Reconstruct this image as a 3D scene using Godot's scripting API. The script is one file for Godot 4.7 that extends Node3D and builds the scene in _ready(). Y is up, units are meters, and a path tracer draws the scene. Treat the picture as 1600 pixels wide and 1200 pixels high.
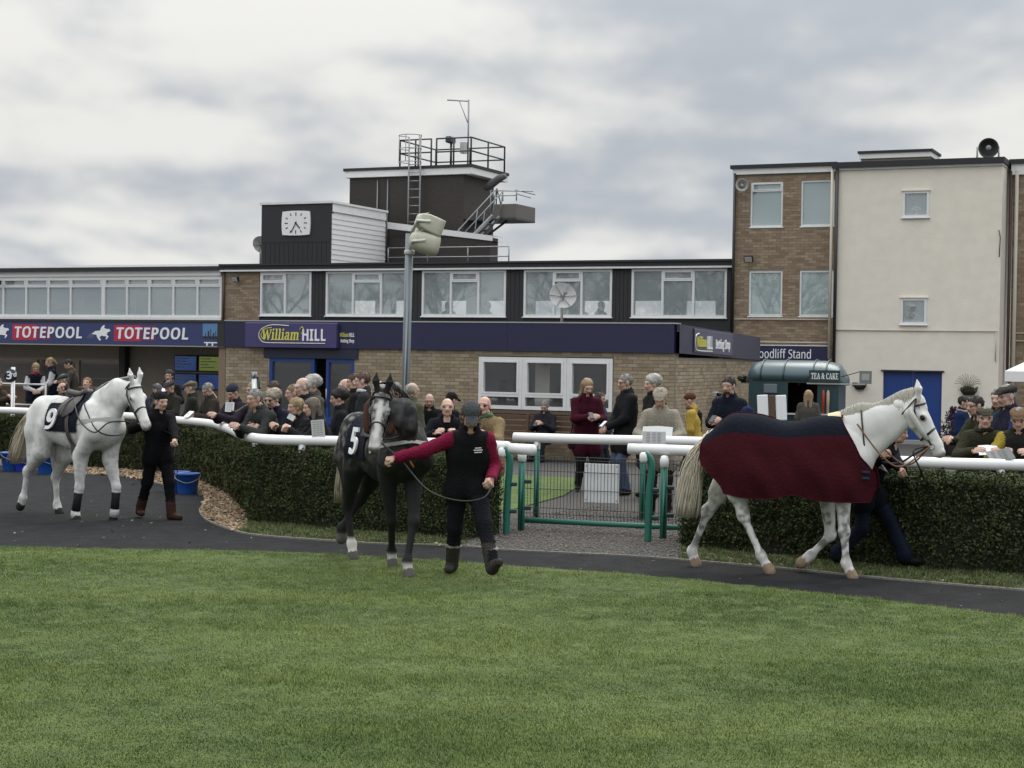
extends Node3D
# ---------------------------------------------------------------- helpers
const F := 2590.0
const EYE := 2.12
const TURN := -0.42411501
var cam_basis: Basis
var mats := {}
var tex := {}
var used := {}
var rng := RandomNumberGenerator.new()

func _ready():
	rng.seed = 11
	view_and_light()
	textures()
	build_ground()
	build_stands()
	build_rails()
	build_hedges()
	build_furniture()
	templates()
	build_horses()
	build_people()
	build_trees()

func ray(px: float, py: float) -> Vector3:
	return cam_basis * Vector3((px - 800.0) / F, (600.0 - py) / F, -1.0)
func gp(px: float, py: float, h := 0.0) -> Vector3:      # the point at height h that a pixel of the photograph shows
	var r := ray(px, py)
	return Vector3(0, EYE, 0) + r * ((h - EYE) / r.y)
func at(px: float, py: float, d: float) -> Vector3:       # the point at distance d along the view that a pixel shows
	var r := ray(px, py)
	return Vector3(0, EYE, 0) + r * (d / -r.z)

func view_and_light():
	var cam := Camera3D.new()
	cam.name = "camera"
	cam.fov = rad_to_deg(2.0 * atan(600.0 / F))
	cam.near = 0.1
	cam.far = 600.0
	cam_basis = Basis(Vector3.RIGHT, deg_to_rad(-0.93)) * Basis(Vector3.BACK, deg_to_rad(0.9))
	cam.transform = Transform3D(cam_basis, Vector3(0, EYE, 0))
	add_child(cam)
	cam.current = true
	var e := Environment.new()
	e.background_mode = Environment.BG_SKY
	e.tonemap_mode = Environment.TONE_MAPPER_LINEAR
	e.tonemap_exposure = 1.36
	e.sdfgi_enabled = true
	e.ssao_enabled = true
	e.ssil_enabled = true
	e.background_energy_multiplier = 1.0
	var sk := Sky.new()
	var pm := PanoramaSkyMaterial.new()
	pm.panorama = sky_picture()
	sk.sky_material = pm
	e.sky = sk
	var we := WorldEnvironment.new()
	we.name = "air"
	we.environment = e
	add_child(we)
	var sun := DirectionalLight3D.new()
	sun.name = "sun"
	sun.light_energy = 0.45
	sun.light_angular_distance = 40.0
	sun.light_color = Color(1.0, 0.97, 0.92)
	sun.shadow_enabled = true
	sun.rotation_degrees = Vector3(-52, 150, 0)
	add_child(sun)

func sky_picture() -> ImageTexture:
	var w := 2048
	var h := 1024
	var im := Image.create(w, h, false, Image.FORMAT_RGBF)
	var a := FastNoiseLite.new()
	a.seed = 5
	a.frequency = 0.30
	a.fractal_octaves = 7
	a.fractal_gain = 0.56
	var b := FastNoiseLite.new()
	b.seed = 21
	b.frequency = 0.11
	b.fractal_octaves = 3
	for j in 512:
		var el := PI * (0.5 - (j + 0.5) / h)
		var sy := sin(el)
		var cy := cos(el)
		var reach := 1.0 / (sy + 0.10)
		var lift := 0.72 + 1.80 * smoothstep(0.12, 0.95, sy)
		for i in w:
			var az := TAU * (i + 0.5) / w
			var x := sin(az) * cy * reach
			var z := -cos(az) * cy * reach
			var n := a.get_noise_3d(x * 5.0, reach * 0.35, z * 3.2)
			var m := b.get_noise_3d(x * 4.0, 3.0, z * 3.6)
			var t := clampf(0.45 + n * 1.05 + m * 0.66 + 0.30 * exp(-pow(Vector2(angle_difference(az, -0.14) * cy, el - 0.225).length() / 0.105, 2.0)), 0.0, 1.0)
			t = t * t * (3.0 - 2.0 * t)
			var c := Color(0.48, 0.52, 0.57).lerp(Color(0.85, 0.845, 0.815), t)
			im.set_pixel(i, j, Color(c.r * lift, c.g * lift, c.b * lift))
	var low := Color(0.30, 0.31, 0.30)
	im.fill_rect(Rect2i(0, 512, w, 512), low)
	return ImageTexture.create_from_image(im)

# ---------------------------------------------------------------- materials
func noise_tex(key: String, sd: int, freq: float, lo: Color, hi: Color, oct := 4, size := 512, nrm := false, strength := 4.0, kind := FastNoiseLite.TYPE_SIMPLEX_SMOOTH):
	var n := FastNoiseLite.new()
	n.seed = sd
	n.frequency = freq
	n.fractal_octaves = oct
	n.noise_type = kind
	var t := NoiseTexture2D.new()
	t.width = size
	t.height = size
	t.seamless = true
	t.noise = n
	if nrm:
		t.as_normal_map = true
		t.bump_strength = strength
	else:
		var g := Gradient.new()
		g.set_color(0, lo)
		g.set_color(1, hi)
		t.color_ramp = g
	tex[key] = t

func grey(v: float) -> Color:
	return Color(v, v, v)

func textures():
	noise_tex("mottle", 3, 0.012, grey(0.945), grey(1.0))
	noise_tex("weave", 23, 0.05, grey(0.82), grey(1.0), 3)
	noise_tex("patchy", 9, 0.02, grey(0.72), grey(1.0), 5)
	noise_tex("scuff", 33, 0.011, grey(0.62), grey(1.0), 6)
	noise_tex("grain", 4, 0.25, grey(0.70), grey(1.0), 3)
	noise_tex("speck", 14, 0.35, grey(0.35), grey(1.0), 2)
	noise_tex("turf", 6, 0.03, Color(0.62, 0.66, 0.52), Color(1.0, 1.0, 0.95), 5)
	noise_tex("grain_n", 4, 0.25, grey(0), grey(1), 3, 512, true, 6.0)
	noise_tex("cloth_n", 17, 0.04, grey(0), grey(1), 4, 512, true, 10.0)
	noise_tex("wave_n", 18, 0.006, grey(0), grey(1), 2, 256, true, 3.0)

func M(key: String, c: Color, rough := 0.8, o := {}) -> StandardMaterial3D:   # c is a linear base colour
	if mats.has(key):
		return mats[key]
	var m := StandardMaterial3D.new()
	m.resource_name = key
	var s := c.linear_to_srgb()
	s.a = c.a
	m.albedo_color = s
	m.roughness = rough
	m.metallic = o.get("metal", 0.0)
	m.metallic_specular = o.get("spec", 0.5)
	if o.has("tex"):
		m.albedo_texture = tex[o.tex]
		m.uv1_triplanar = true
		m.uv1_world_triplanar = o.get("world", true)
		m.uv1_scale = Vector3.ONE * o.get("scale", 1.0)
	if o.has("nrm"):
		m.normal_enabled = true
		m.normal_texture = tex[o.nrm]
		m.normal_scale = o.get("ns", 0.5)
		m.uv1_triplanar = true
		m.uv1_world_triplanar = o.get("world", true)
		m.uv1_scale = Vector3.ONE * o.get("scale", 1.0)
	if o.has("vc"):
		m.vertex_color_use_as_albedo = true
	if c.a < 1.0:
		m.transparency = BaseMaterial3D.TRANSPARENCY_ALPHA
	if o.has("back"):
		m.backlight_enabled = true
		m.backlight = o.back
	m.cull_mode = BaseMaterial3D.CULL_DISABLED
	mats[key] = m
	return m

# ---------------------------------------------------------------- objects
func numbered(n: String) -> String:
	if not used.has(n):
		used[n] = 0
		return n
	used[n] += 1
	return "%s_%03d" % [n, used[n]]
func tag(o: Node, label: String, category: String, group := ""):
	o.set_meta("label", label)
	o.set_meta("category", category)
	if group:
		o.set_meta("group", group)
func thing(called: String, label: String, category: String, where := Vector3.ZERO, turn := 0.0, group := "") -> Node3D:
	var o := Node3D.new()
	o.name = numbered(called)
	add_child(o)
	o.position = where
	o.rotation.y = turn
	tag(o, label, category, group)
	return o
func node(called: String, parent: Node, where := Vector3.ZERO) -> Node3D:
	var o := Node3D.new()
	o.name = called
	parent.add_child(o, true)
	o.position = where
	return o
func put(st, called: String, m: Material, parent: Node = null) -> MeshInstance3D:
	var o := MeshInstance3D.new()
	if st is SurfaceTool:
		st.generate_normals()
		o.mesh = st.commit()
	else:
		o.mesh = st
	if m:
		o.material_override = m
	if parent == null:
		o.name = numbered(called)
		add_child(o)
	else:
		o.name = called
		parent.add_child(o, true)
	return o
func setting(st, called: String, m: Material) -> MeshInstance3D:
	var o := put(st, called, m)
	o.set_meta("kind", "structure")
	return o

# ---------------------------------------------------------------- shapes
func S(smooth := false) -> SurfaceTool:
	var st := SurfaceTool.new()
	st.begin(Mesh.PRIMITIVE_TRIANGLES)
	st.set_smooth_group(0 if smooth else -1)
	return st
func quad(st: SurfaceTool, a: Vector3, b: Vector3, c: Vector3, d: Vector3):
	for p in [a, b, c, a, c, d]:
		st.add_vertex(p)
func box(st: SurfaceTool, c: Vector3, s: Vector3, b := Basis.IDENTITY):
	var h := s * 0.5
	var p := []
	for k in 8:
		p.append(c + b * Vector3(h.x if k & 1 else -h.x, h.y if k & 2 else -h.y, h.z if k & 4 else -h.z))
	for f in [[4, 6, 7, 5], [1, 3, 2, 0], [0, 2, 6, 4], [5, 7, 3, 1], [2, 3, 7, 6], [0, 4, 5, 1]]:
		quad(st, p[f[0]], p[f[1]], p[f[2]], p[f[3]])
func span(st: SurfaceTool, x0: float, x1: float, y0: float, y1: float, z0: float, z1: float):
	box(st, Vector3(x0 + x1, y0 + y1, z0 + z1) * 0.5, Vector3(absf(x1 - x0), absf(y1 - y0), absf(z1 - z0)))
func rbox(st: SurfaceTool, c: Vector3, s: Vector3, r: float, b := Basis.IDENTITY):      # a box with chamfered edges
	var h := s * 0.5
	var pts := {}
	for sx in [-1, 1]:
		for sy in [-1, 1]:
			for sz in [-1, 1]:
				for ax in 3:
					var q := Vector3(sx * h.x, sy * h.y, sz * h.z)
					for k in 3:
						if k != ax:
							q[k] -= [sx, sy, sz][k] * r
					pts[[sx, sy, sz, ax]] = c + b * q
	for ax in 3:
		var u := (ax + 1) % 3
		var v := (ax + 2) % 3
		for s1 in [-1, 1]:
			var f := []
			for uv in [[-1, -1], [1, -1], [1, 1], [-1, 1]]:
				var k := [0, 0, 0]
				k[ax] = s1
				k[u] = uv[0]
				k[v] = uv[1]
				f.append(pts[[k[0], k[1], k[2], ax]])
			if s1 > 0:
				quad(st, f[3], f[2], f[1], f[0])
			else:
				quad(st, f[0], f[1], f[2], f[3])
			for s2 in [-1, 1]:
				var e := []
				for s3 in [-1, 1]:
					var k := [0, 0, 0]
					k[ax] = s3
					k[u] = s1
					k[v] = s2
					e.append([pts[[k[0], k[1], k[2], u]], pts[[k[0], k[1], k[2], v]]])
				if s1 * s2 > 0:
					quad(st, e[0][0], e[1][0], e[1][1], e[0][1])
				else:
					quad(st, e[0][1], e[1][1], e[1][0], e[0][0])
	for sx in [-1, 1]:
		for sy in [-1, 1]:
			for sz in [-1, 1]:
				var t := [pts[[sx, sy, sz, 0]], pts[[sx, sy, sz, 1]], pts[[sx, sy, sz, 2]]]
				if sx * sy * sz > 0:
					t.reverse()
				for p in t:
					st.add_vertex(p)
func ring(at_: Vector3, dir: Vector3, r: float, n: int, up := Vector3.ZERO, flat := 1.0) -> PackedVector3Array:
	var u := up
	if u == Vector3.ZERO:
		u = Vector3.UP if absf(dir.y) < 0.9 else Vector3.RIGHT
	var x := u.cross(dir).normalized()
	var y := dir.cross(x).normalized()
	var o := PackedVector3Array()
	for k in n:
		var t := TAU * k / n
		o.append(at_ + x * cos(t) * r + y * sin(t) * r * flat)
	return o
func loft(st: SurfaceTool, rings: Array, caps := true):
	for j in rings.size() - 1:
		var a: PackedVector3Array = rings[j]
		var b: PackedVector3Array = rings[j + 1]
		for k in a.size():
			var l := (k + 1) % a.size()
			quad(st, a[k], b[k], b[l], a[l])
	if caps:
		for e in [0, rings.size() - 1]:
			var q: PackedVector3Array = rings[e]
			for k in range(1, q.size() - 1):
				if e == 0:
					for p in [q[0], q[k], q[k + 1]]:
						st.add_vertex(p)
				else:
					for p in [q[0], q[k + 1], q[k]]:
						st.add_vertex(p)
func tube(st: SurfaceTool, pts: Array, r, n := 8, up := Vector3.ZERO, flat := 1.0):
	var rings := []
	for j in pts.size():
		var d: Vector3 = pts[mini(j + 1, pts.size() - 1)] - pts[maxi(j - 1, 0)]
		rings.append(ring(pts[j], d.normalized(), r[j] if r is Array else r, n, up, flat))
	loft(st, rings)
func curve(pts: Array, step := 0.1) -> Array:
	var c := Curve3D.new()
	c.bake_interval = step
	for j in pts.size():
		var d: Vector3 = (pts[mini(j + 1, pts.size() - 1)] - pts[maxi(j - 1, 0)]) / 6.0
		c.add_point(pts[j], -d, d)
	return Array(c.get_baked_points())
func lathe(st: SurfaceTool, o: Vector3, prof: Array, n := 20, b := Basis.IDENTITY):     # prof: [radius, height]
	var rings := []
	for q in prof:
		var g := PackedVector3Array()
		for k in n:
			var t := -TAU * k / n
			g.append(o + b * Vector3(cos(t) * q[0], q[1], sin(t) * q[0]))
		rings.append(g)
	loft(st, rings)
func slab(st: SurfaceTool, poly: PackedVector2Array, y0: float, y1: float):             # a level sheet with sides; poly holds x, z
	var id := Geometry2D.triangulate_polygon(poly)
	for k in range(0, id.size(), 3):
		var t := [poly[id[k]], poly[id[k + 1]], poly[id[k + 2]]]
		if (t[1] - t[0]).cross(t[2] - t[0]) < 0:
			t.reverse()
		for q in t:
			st.add_vertex(Vector3(q.x, y1, q.y))
	if y1 - y0 > 0.0001:
		for k in poly.size():
			var a := poly[k]
			var b := poly[(k + 1) % poly.size()]
			quad(st, Vector3(a.x, y0, a.y), Vector3(b.x, y0, b.y), Vector3(b.x, y1, b.y), Vector3(a.x, y1, a.y))
func flat(pts: Array) -> PackedVector2Array:
	var o := PackedVector2Array()
	for p in pts:
		o.append(Vector2(p.x, p.z))
	return o
func text(called: String, words: String, height: float, m: Material, parent: Node, where: Vector3, o := {}) -> MeshInstance3D:
	var f := SystemFont.new()
	f.font_names = PackedStringArray([o.get("font", "Droid Sans")])
	f.font_weight = o.get("weight", 700)
	f.font_italic = o.get("italic", false)
	var t := TextMesh.new()
	t.text = words
	t.font = f
	t.font_size = 64
	t.pixel_size = height / 46.0
	t.depth = o.get("depth", 0.012)
	t.curve_step = 1.0
	var i := put(t, called, m, parent)
	i.position = where
	var size := t.get_aabb().size
	var sx: float = o.width / size.x if o.has("width") else 1.0
	i.transform.basis = (o.get("basis", Basis.IDENTITY) as Basis) * Basis(Vector3(sx, 0, 0), Vector3(o.get("slant", 0.0), 1, 0), Vector3(0, 0, 1))
	return i

# ---------------------------------------------------------------- ground
func pix(list: Array) -> Array:
	var o := []
	for q in list:
		o.append(gp(q[0], q[1]))
	return o
const LAWN := [[0, 857], [180, 861], [280, 862], [400, 864], [500, 868], [650, 876], [800, 887], [1000, 902], [1200, 922], [1400, 944], [1600, 968]]
const FAR := [[0, 728], [100, 740], [190, 745], [250, 757], [305, 771], [322, 780], [317, 792], [313, 801], [325, 815], [360, 829], [400, 838], [500, 846], [600, 852], [720, 855], [780, 861], [900, 867], [1000, 872], [1100, 880], [1250, 893], [1400, 908], [1600, 925]]
var lawn_edge := []
var far_edge := []

func build_ground():
	lawn_edge = [Vector3(-14, 0, -17.2)] + curve(pix(LAWN), 0.35) + [Vector3(7.5, 0, -10.8)]
	far_edge = [Vector3(-14, 0, -35)] + curve(pix(FAR), 0.25) + [Vector3(9.0, 0, -12.6)]
	var st := S()
	slab(st, PackedVector2Array([Vector2(-220, -260), Vector2(220, -260), Vector2(220, 160), Vector2(-220, 160)]), 0, 0)
	setting(st, "ground", M("tarmac", Color(0.105, 0.10, 0.095), 0.9, {"tex": "speck", "nrm": "grain_n", "scale": 1.3, "ns": 0.5}))
	# the rubber walkway
	st = S()
	var p := lawn_edge.duplicate()
	var q := far_edge.duplicate()
	q.reverse()
	slab(st, flat(p + q), 0.0, 0.008)
	setting(st, "path", M("rubber", Color(0.019, 0.020, 0.023), 0.9, {"spec": 0.3, "tex": "scuff", "nrm": "grain_n", "scale": 0.45, "ns": 0.7}))
	# lawn of the parade ring
	st = S()
	slab(st, flat(lawn_edge + [Vector3(26, 0, 8), Vector3(-30, 0, 8), Vector3(-30, 0, -16)]), 0.0, 0.022)
	setting(st, "lawn", M("turf", Color(0.088, 0.128, 0.028), 0.95, {"tex": "turf", "nrm": "grain_n", "scale": 0.22, "ns": 0.8}))
	grass_blades()
	# verge between walkway and hedges, gravel by the gate, wood chips, the small lawn behind the gate
	var verge := M("verge", Color(0.07, 0.095, 0.03), 0.95, {"tex": "patchy", "nrm": "grain_n", "scale": 0.8, "ns": 0.8})
	st = S()
	slab(st, flat(pix([[372, 833], [400, 838], [500, 846], [600, 852], [722, 856], [735, 838], [560, 826], [387, 812]])), 0.0, 0.016)
	setting(st, "grass_verge", verge)
	st = S()
	slab(st, flat(pix([[1062, 877], [1100, 880], [1250, 893], [1400, 908], [1600, 925]]) + [Vector3(9.0, 0, -12.9), Vector3(9.0, 0, -14.4)] + pix([[1600, 896], [1400, 880], [1200, 864], [1066, 856]])), 0.0, 0.016)
	setting(st, "grass_verge", verge)
	st = S()
	slab(st, flat(pix([[722, 856], [780, 861], [900, 867], [1000, 872], [1062, 877], [1066, 856], [1075, 812], [940, 770], [800, 800], [735, 838]])), 0.0, 0.012)
	setting(st, "gravel_path", M("gravel", Color(0.17, 0.155, 0.14), 0.95, {"tex": "speck", "nrm": "grain_n", "scale": 1.1, "ns": 1.2}))
	st = S()
	slab(st, flat(pix([[770, 806], [880, 776], [902, 762], [898, 748], [760, 742], [700, 780]])), 0.0, 0.02)
	setting(st, "lawn_patch", M("turf2", Color(0.11, 0.165, 0.04), 0.95, {"tex": "turf", "nrm": "grain_n", "scale": 0.3, "ns": 0.8}))
	var chips := pix([[0, 728], [100, 740], [190, 745], [250, 757], [305, 771], [322, 780], [317, 792], [313, 801], [325, 815], [360, 829], [372, 833], [392, 812], [378, 780], [318, 750], [250, 738], [110, 728], [0, 716]])
	st = S()
	slab(st, flat(chips), 0.0, 0.012)
	setting(st, "chip_bed", M("chip soil", Color(0.10, 0.07, 0.045), 0.95, {"tex": "speck", "nrm": "grain_n", "scale": 1.5, "ns": 1.0}))
	var poly := flat(chips)
	var wood := S()
	rbox(wood, Vector3.ZERO, Vector3(0.07, 0.012, 0.028), 0.004)
	wood.generate_normals()
	scatter("wood_chips", wood.commit(), poly, 5200, 0.022, M("chips", Color(1, 1, 1), 0.9, {"vc": 1}), [Color(0.30, 0.21, 0.13), Color(0.22, 0.15, 0.085), Color(0.15, 0.10, 0.06), Color(0.37, 0.28, 0.19)], 0.5, "pale brown wood chips strewn between walkway and hedge", "wood chips")
	var stone := S()
	rbox(stone, Vector3.ZERO, Vector3(0.015, 0.009, 0.012), 0.003)
	stone.generate_normals()
	scatter("gravel", stone.commit(), flat(pix([[724, 856], [780, 861], [900, 867], [1000, 872], [1060, 877], [1066, 856], [1075, 818], [940, 790], [800, 812]])), 6500, 0.015, M("chips", Color.WHITE), [Color(0.17, 0.155, 0.14), Color(0.13, 0.12, 0.11), Color(0.22, 0.205, 0.185), Color(0.15, 0.13, 0.115)], 0.3, "loose brown gravel in front of the mesh gate", "gravel")
	var leaf := S()
	quad(leaf, Vector3(-0.022, 0, 0), Vector3(0, 0.006, 0.014), Vector3(0.022, 0, 0), Vector3(0, 0.004, -0.014))
	leaf.generate_normals()
	scatter("fallen_leaves", leaf.commit(), flat(pix([[372, 833], [400, 838], [500, 846], [600, 852], [735, 856], [735, 838], [560, 826], [387, 812]])), 150, 0.022, M("chips", Color.WHITE), [Color(0.22, 0.19, 0.10), Color(0.14, 0.09, 0.05), Color(0.30, 0.27, 0.19)], 0.5, "pale fallen leaves on the verge below the clipped hedge beside the gate", "leaves")
	scatter("fallen_leaves", leaf.commit(), flat(pix([[1062, 877], [1100, 880], [1250, 893], [1400, 908], [1600, 925], [1600, 902], [1400, 888], [1200, 870], [1066, 858]])), 170, 0.022, M("chips", Color.WHITE), [Color(0.22, 0.19, 0.10), Color(0.14, 0.09, 0.05), Color(0.30, 0.27, 0.19)], 0.5, "pale fallen leaves on the verge under the long dark hedge", "leaves")
	scatter("path_litter", leaf.commit(), flat(lawn_edge.slice(1, lawn_edge.size() - 1) + pix([[1600, 925], [1250, 893], [1000, 872], [780, 861], [600, 852], [400, 838], [325, 815], [305, 771], [100, 740]])), 70, 0.009, M("chips", Color.WHITE), [Color(0.13, 0.12, 0.095), Color(0.07, 0.06, 0.045), Color(0.17, 0.165, 0.145)], 0.25, "small dead leaves and grit lying on the black walkway", "litter")
	var turf := tuft(22, 0.07, 0.035, 0.0026)
	for vg in [[[[376, 833], [400, 837], [500, 845], [600, 851], [722, 855], [733, 840], [560, 830], [390, 817]], 800, "thin grass of the verge under the hedge beside the gate"], [[[1064, 876], [1100, 879], [1250, 892], [1400, 907], [1600, 924], [1600, 903], [1400, 888], [1200, 870], [1066, 858]], 700, "thin grass of the verge under the long dark hedge"]]:
		scatter("verge_grass", turf, flat(pix(vg[0])), vg[1], 0.014, M("blade", Color.WHITE, 0.75, {"vc": 1, "back": Color(0.10, 0.14, 0.04)}), [Color(0.085, 0.115, 0.03), Color(0.065, 0.09, 0.025), Color(0.11, 0.12, 0.045)], 0.1, vg[2], "grass")
	# pale edging board along walkway and chips
	st = S()
	var e := curve(pix(FAR), 0.12)
	for k in e.size() - 1:
		var a: Vector3 = e[k]
		var b: Vector3 = e[k + 1]
		var d := (b - a).normalized()
		box(st, (a + b) * 0.5 + Vector3(0, 0.012, 0), Vector3(0.035, 0.03, a.distance_to(b) + 0.01), Basis.looking_at(d))
	setting(st, "path_edging", M("edging", Color(0.24, 0.225, 0.2), 0.9, {"tex": "patchy", "scale": 2.0}))

func scatter(called: String, mesh: Mesh, poly: PackedVector2Array, n: int, y: float, m: Material, tones: Array, tilt: float, label: String, category: String):
	var lo := poly[0]
	var hi := poly[0]
	for p in poly:
		lo = lo.min(p)
		hi = hi.max(p)
	var ts := []
	var tries := 0
	while ts.size() < n and tries < n * 12:
		tries += 1
		var p := Vector2(rng.randf_range(lo.x, hi.x), rng.randf_range(lo.y, hi.y))
		if Geometry2D.is_point_in_polygon(p, poly):
			var b := Basis(Vector3.UP, rng.randf() * TAU) * Basis(Vector3.RIGHT, rng.randfn(0, tilt)) * Basis(Vector3.BACK, rng.randfn(0, tilt))
			ts.append(Transform3D(b.scaled(Vector3.ONE * rng.randf_range(0.6, 1.35)), Vector3(p.x, y + rng.randf() * 0.012, p.y)))
	var o := multi(called, mesh, ts, m, tones)
	o.set_meta("kind", "stuff")
	tag(o, label, category)

func multi(called: String, mesh: Mesh, ts: Array, m: Material, tones: Array, parent: Node = null, patch: FastNoiseLite = null) -> MultiMeshInstance3D:
	var mm := MultiMesh.new()
	mm.transform_format = MultiMesh.TRANSFORM_3D
	mm.use_colors = true
	mm.mesh = mesh
	mm.instance_count = ts.size()
	for k in ts.size():
		mm.set_instance_transform(k, ts[k])
		var c: Color = tones[rng.randi() % tones.size()]
		if patch:
			var q: Vector3 = ts[k].origin
			var v := clampf(0.45 + 1.15 * patch.get_noise_2d(q.x * 0.45, q.z * 1.5) + 0.35 * patch.get_noise_2d(q.x * 3.0 + 50.0, q.z * 4.0), 0.0, 1.0)
			c = (c * 0.78).lerp(Color(0.19, 0.235, 0.06), v * 0.74)
		mm.set_instance_color(k, c * rng.randf_range(0.75, 1.25))
	var o := MultiMeshInstance3D.new()
	o.multimesh = mm
	o.material_override = m
	if parent:
		o.name = called
		parent.add_child(o, true)
	else:
		o.name = numbered(called)
		add_child(o)
	return o

func tuft(n: int, spread: float, tall: float, wide: float) -> Mesh:
	var st := S()
	for k in n:
		var p := Vector3(rng.randf_range(-spread, spread), 0, rng.randf_range(-spread, spread))
		var t := rng.randf() * TAU
		var lean := Vector3(cos(t), 0, sin(t)) * rng.randf_range(0.15, 0.9) * tall
		var side := Vector3(-sin(t), 0, cos(t)) * wide
		var h := tall * rng.randf_range(0.55, 1.2)
		var mid := p + lean * 0.4 + Vector3(0, h * 0.65, 0)
		var tip := p + lean + Vector3(0, h, 0)
		quad(st, p - side, mid - side * 0.7, mid + side * 0.7, p + side)
		for q in [mid - side * 0.7, tip, mid + side * 0.7]:
			st.add_vertex(q)
	st.generate_normals()
	return st.commit()

func grass_blades():
	var m := M("blade", Color.WHITE, 0.75, {"vc": 1, "back": Color(0.10, 0.14, 0.04)})
	var tones := [Color(0.094, 0.162, 0.027), Color(0.114, 0.182, 0.035), Color(0.078, 0.137, 0.023), Color(0.16, 0.20, 0.05)]
	var patch := FastNoiseLite.new()
	patch.seed = 8
	patch.frequency = 0.35
	patch.fractal_octaves = 3
	var edge := flat(lawn_edge + [Vector3(26, 0, 8), Vector3(-30, 0, 8), Vector3(-30, 0, -16)])
	for v in 3:
		var ts := []
		var mesh := tuft(30, 0.08, 0.018 + 0.003 * v, 0.0021)
		var n := 0
		while n < 9500:
			# denser towards the viewer's side of the ring, where blades can be told apart
			var d := lerpf(7.6, 17.9, pow(rng.randf(), 1.15))
			var x := rng.randf_range(-0.34, 0.34) * d
			n += 1
			var p := Vector2(x, -d)
			if not Geometry2D.is_point_in_polygon(p, edge):
				continue
			var s := 0.85 + 0.45 * patch.get_noise_2d(p.x * 1.0, p.y * 2.0) + rng.randf_range(-0.1, 0.15)
			ts.append(Transform3D(Basis(Vector3.UP, rng.randf() * TAU).scaled(Vector3(1.0, maxf(s, 0.4), 1.0)), Vector3(p.x, 0.018, p.y)))
		var o := multi("grass", mesh, ts, m, tones.slice(0, 3) if v < 2 else tones, null, patch)
		o.set_meta("kind", "stuff")
		tag(o, "short mown green grass of the parade ring lawn", "grass", "mown ring grass")

# ---------------------------------------------------------------- buildings
# every building stands in its own axes: x along the front, y up, z out towards the ring
var brick_mesh: BoxMesh
var fronts := {}

func stand(called: String, label: String, where: Vector3, category := "building") -> Node3D:
	return thing(called, label, category, where, TURN)

func panel(parent: Node, called: String, m: Material, x0: float, x1: float, y0: float, y1: float, z0: float, z1: float) -> MeshInstance3D:
	var st := S()
	span(st, x0, x1, y0, y1, z0, z1)
	return put(st, called, m, parent)

# a wall of real bricks: pieces = [x0, x1, y0, y1] of the wall, openings likewise; the nearest ones are objects of their own, the rest one mesh
func brick_wall(parent: Node, x0: float, x1: float, y0: float, y1: float, z: float, openings: Array, singles: int, tones: Array, back := 0.25, called := "brick_wall") -> Node3D:
	var st := S()
	var mort := M("mortar", Color(0.33, 0.29, 0.23), 0.95, {"tex": "grain", "scale": 2.0})
	# mortar bed with the openings left free
	var xs := [x0, x1]
	for o in openings:
		xs.append(clampf(o[0], x0, x1))
		xs.append(clampf(o[1], x0, x1))
	xs.sort()
	for k in xs.size() - 1:
		if xs[k + 1] - xs[k] < 0.002:
			continue
		var mid: float = (xs[k] + xs[k + 1]) * 0.5
		var lo := y0
		var cuts := []
		for o in openings:
			if mid > o[0] and mid < o[1]:
				cuts.append([o[2], o[3]])
		cuts.sort()
		for c in cuts:
			if c[0] > lo:
				span(st, xs[k], xs[k + 1], lo, c[0], z - back, z - 0.007)
			lo = maxf(lo, c[1])
		if lo < y1:
			span(st, xs[k], xs[k + 1], lo, y1, z - back, z - 0.007)
	var wall := put(st, called, mort, parent)
	var list := []
	var rows := int((y1 - y0) / 0.075)
	for r in rows:
		var ya := y0 + r * 0.075 + 0.005
		var yb := ya + 0.065
		var x := x0 + (0.0 if r % 2 else -0.1125)
		while x < x1:
			var parts := [[maxf(x, x0) + 0.005, minf(x + 0.225, x1) - 0.005]]
			x += 0.225
			for o in openings:
				if yb > o[2] + 0.01 and ya < o[3] - 0.01:
					var rest := []
					for q in parts:
						if q[1] <= o[0] or q[0] >= o[1]:
							rest.append(q)
							continue
						if q[0] < o[0] - 0.01:
							rest.append([q[0], o[0] - 0.004])
						if q[1] > o[1] + 0.01:
							rest.append([o[1] + 0.004, q[1]])
					parts = rest
			for q in parts:
				if q[1] - q[0] > 0.03:
					list.append([q[0], q[1], ya, yb])
	var eye: Vector3 = (parent as Node3D).global_transform.affine_inverse() * Vector3(0, EYE, 0)
	list.sort_custom(func(a, b): return Vector2((a[0] + a[1]) * 0.5 - eye.x, a[2] - eye.y).length_squared() < Vector2((b[0] + b[1]) * 0.5 - eye.x, b[2] - eye.y).length_squared())
	if brick_mesh == null:
		brick_mesh = BoxMesh.new()
	var rest := S()
	var many := false
	for k in list.size():
		var q: Array = list[k]
		var tone: Color = tones[rng.randi() % tones.size()]
		var proud := rng.randf_range(0.0, 0.004)
		var c := Vector3(q[0] + q[1], q[2] + q[3], 2.0 * z + proud - 0.045) * 0.5
		var s := Vector3(q[1] - q[0], q[3] - q[2], 0.045 + proud)
		if k < singles:
			var b := MeshInstance3D.new()
			b.mesh = brick_mesh
			b.material_override = M("brick %s" % tone.to_html(false), tone, 0.92, {"tex": "grain", "nrm": "grain_n", "scale": 1.7, "ns": 0.5})
			b.name = "brick"
			b.position = c
			b.scale = s
			wall.add_child(b, true)
		else:
			many = true
			rest.set_color(tone * rng.randf_range(0.9, 1.1))
			box(rest, c, s)
	if many:
		var o := put(rest, "brickwork", M("brickwork", Color.WHITE, 0.92, {"vc": 1, "tex": "grain", "nrm": "grain_n", "scale": 1.7, "ns": 0.5}), wall)
		o.set_meta("kind", "stuff")
	return wall

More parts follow.
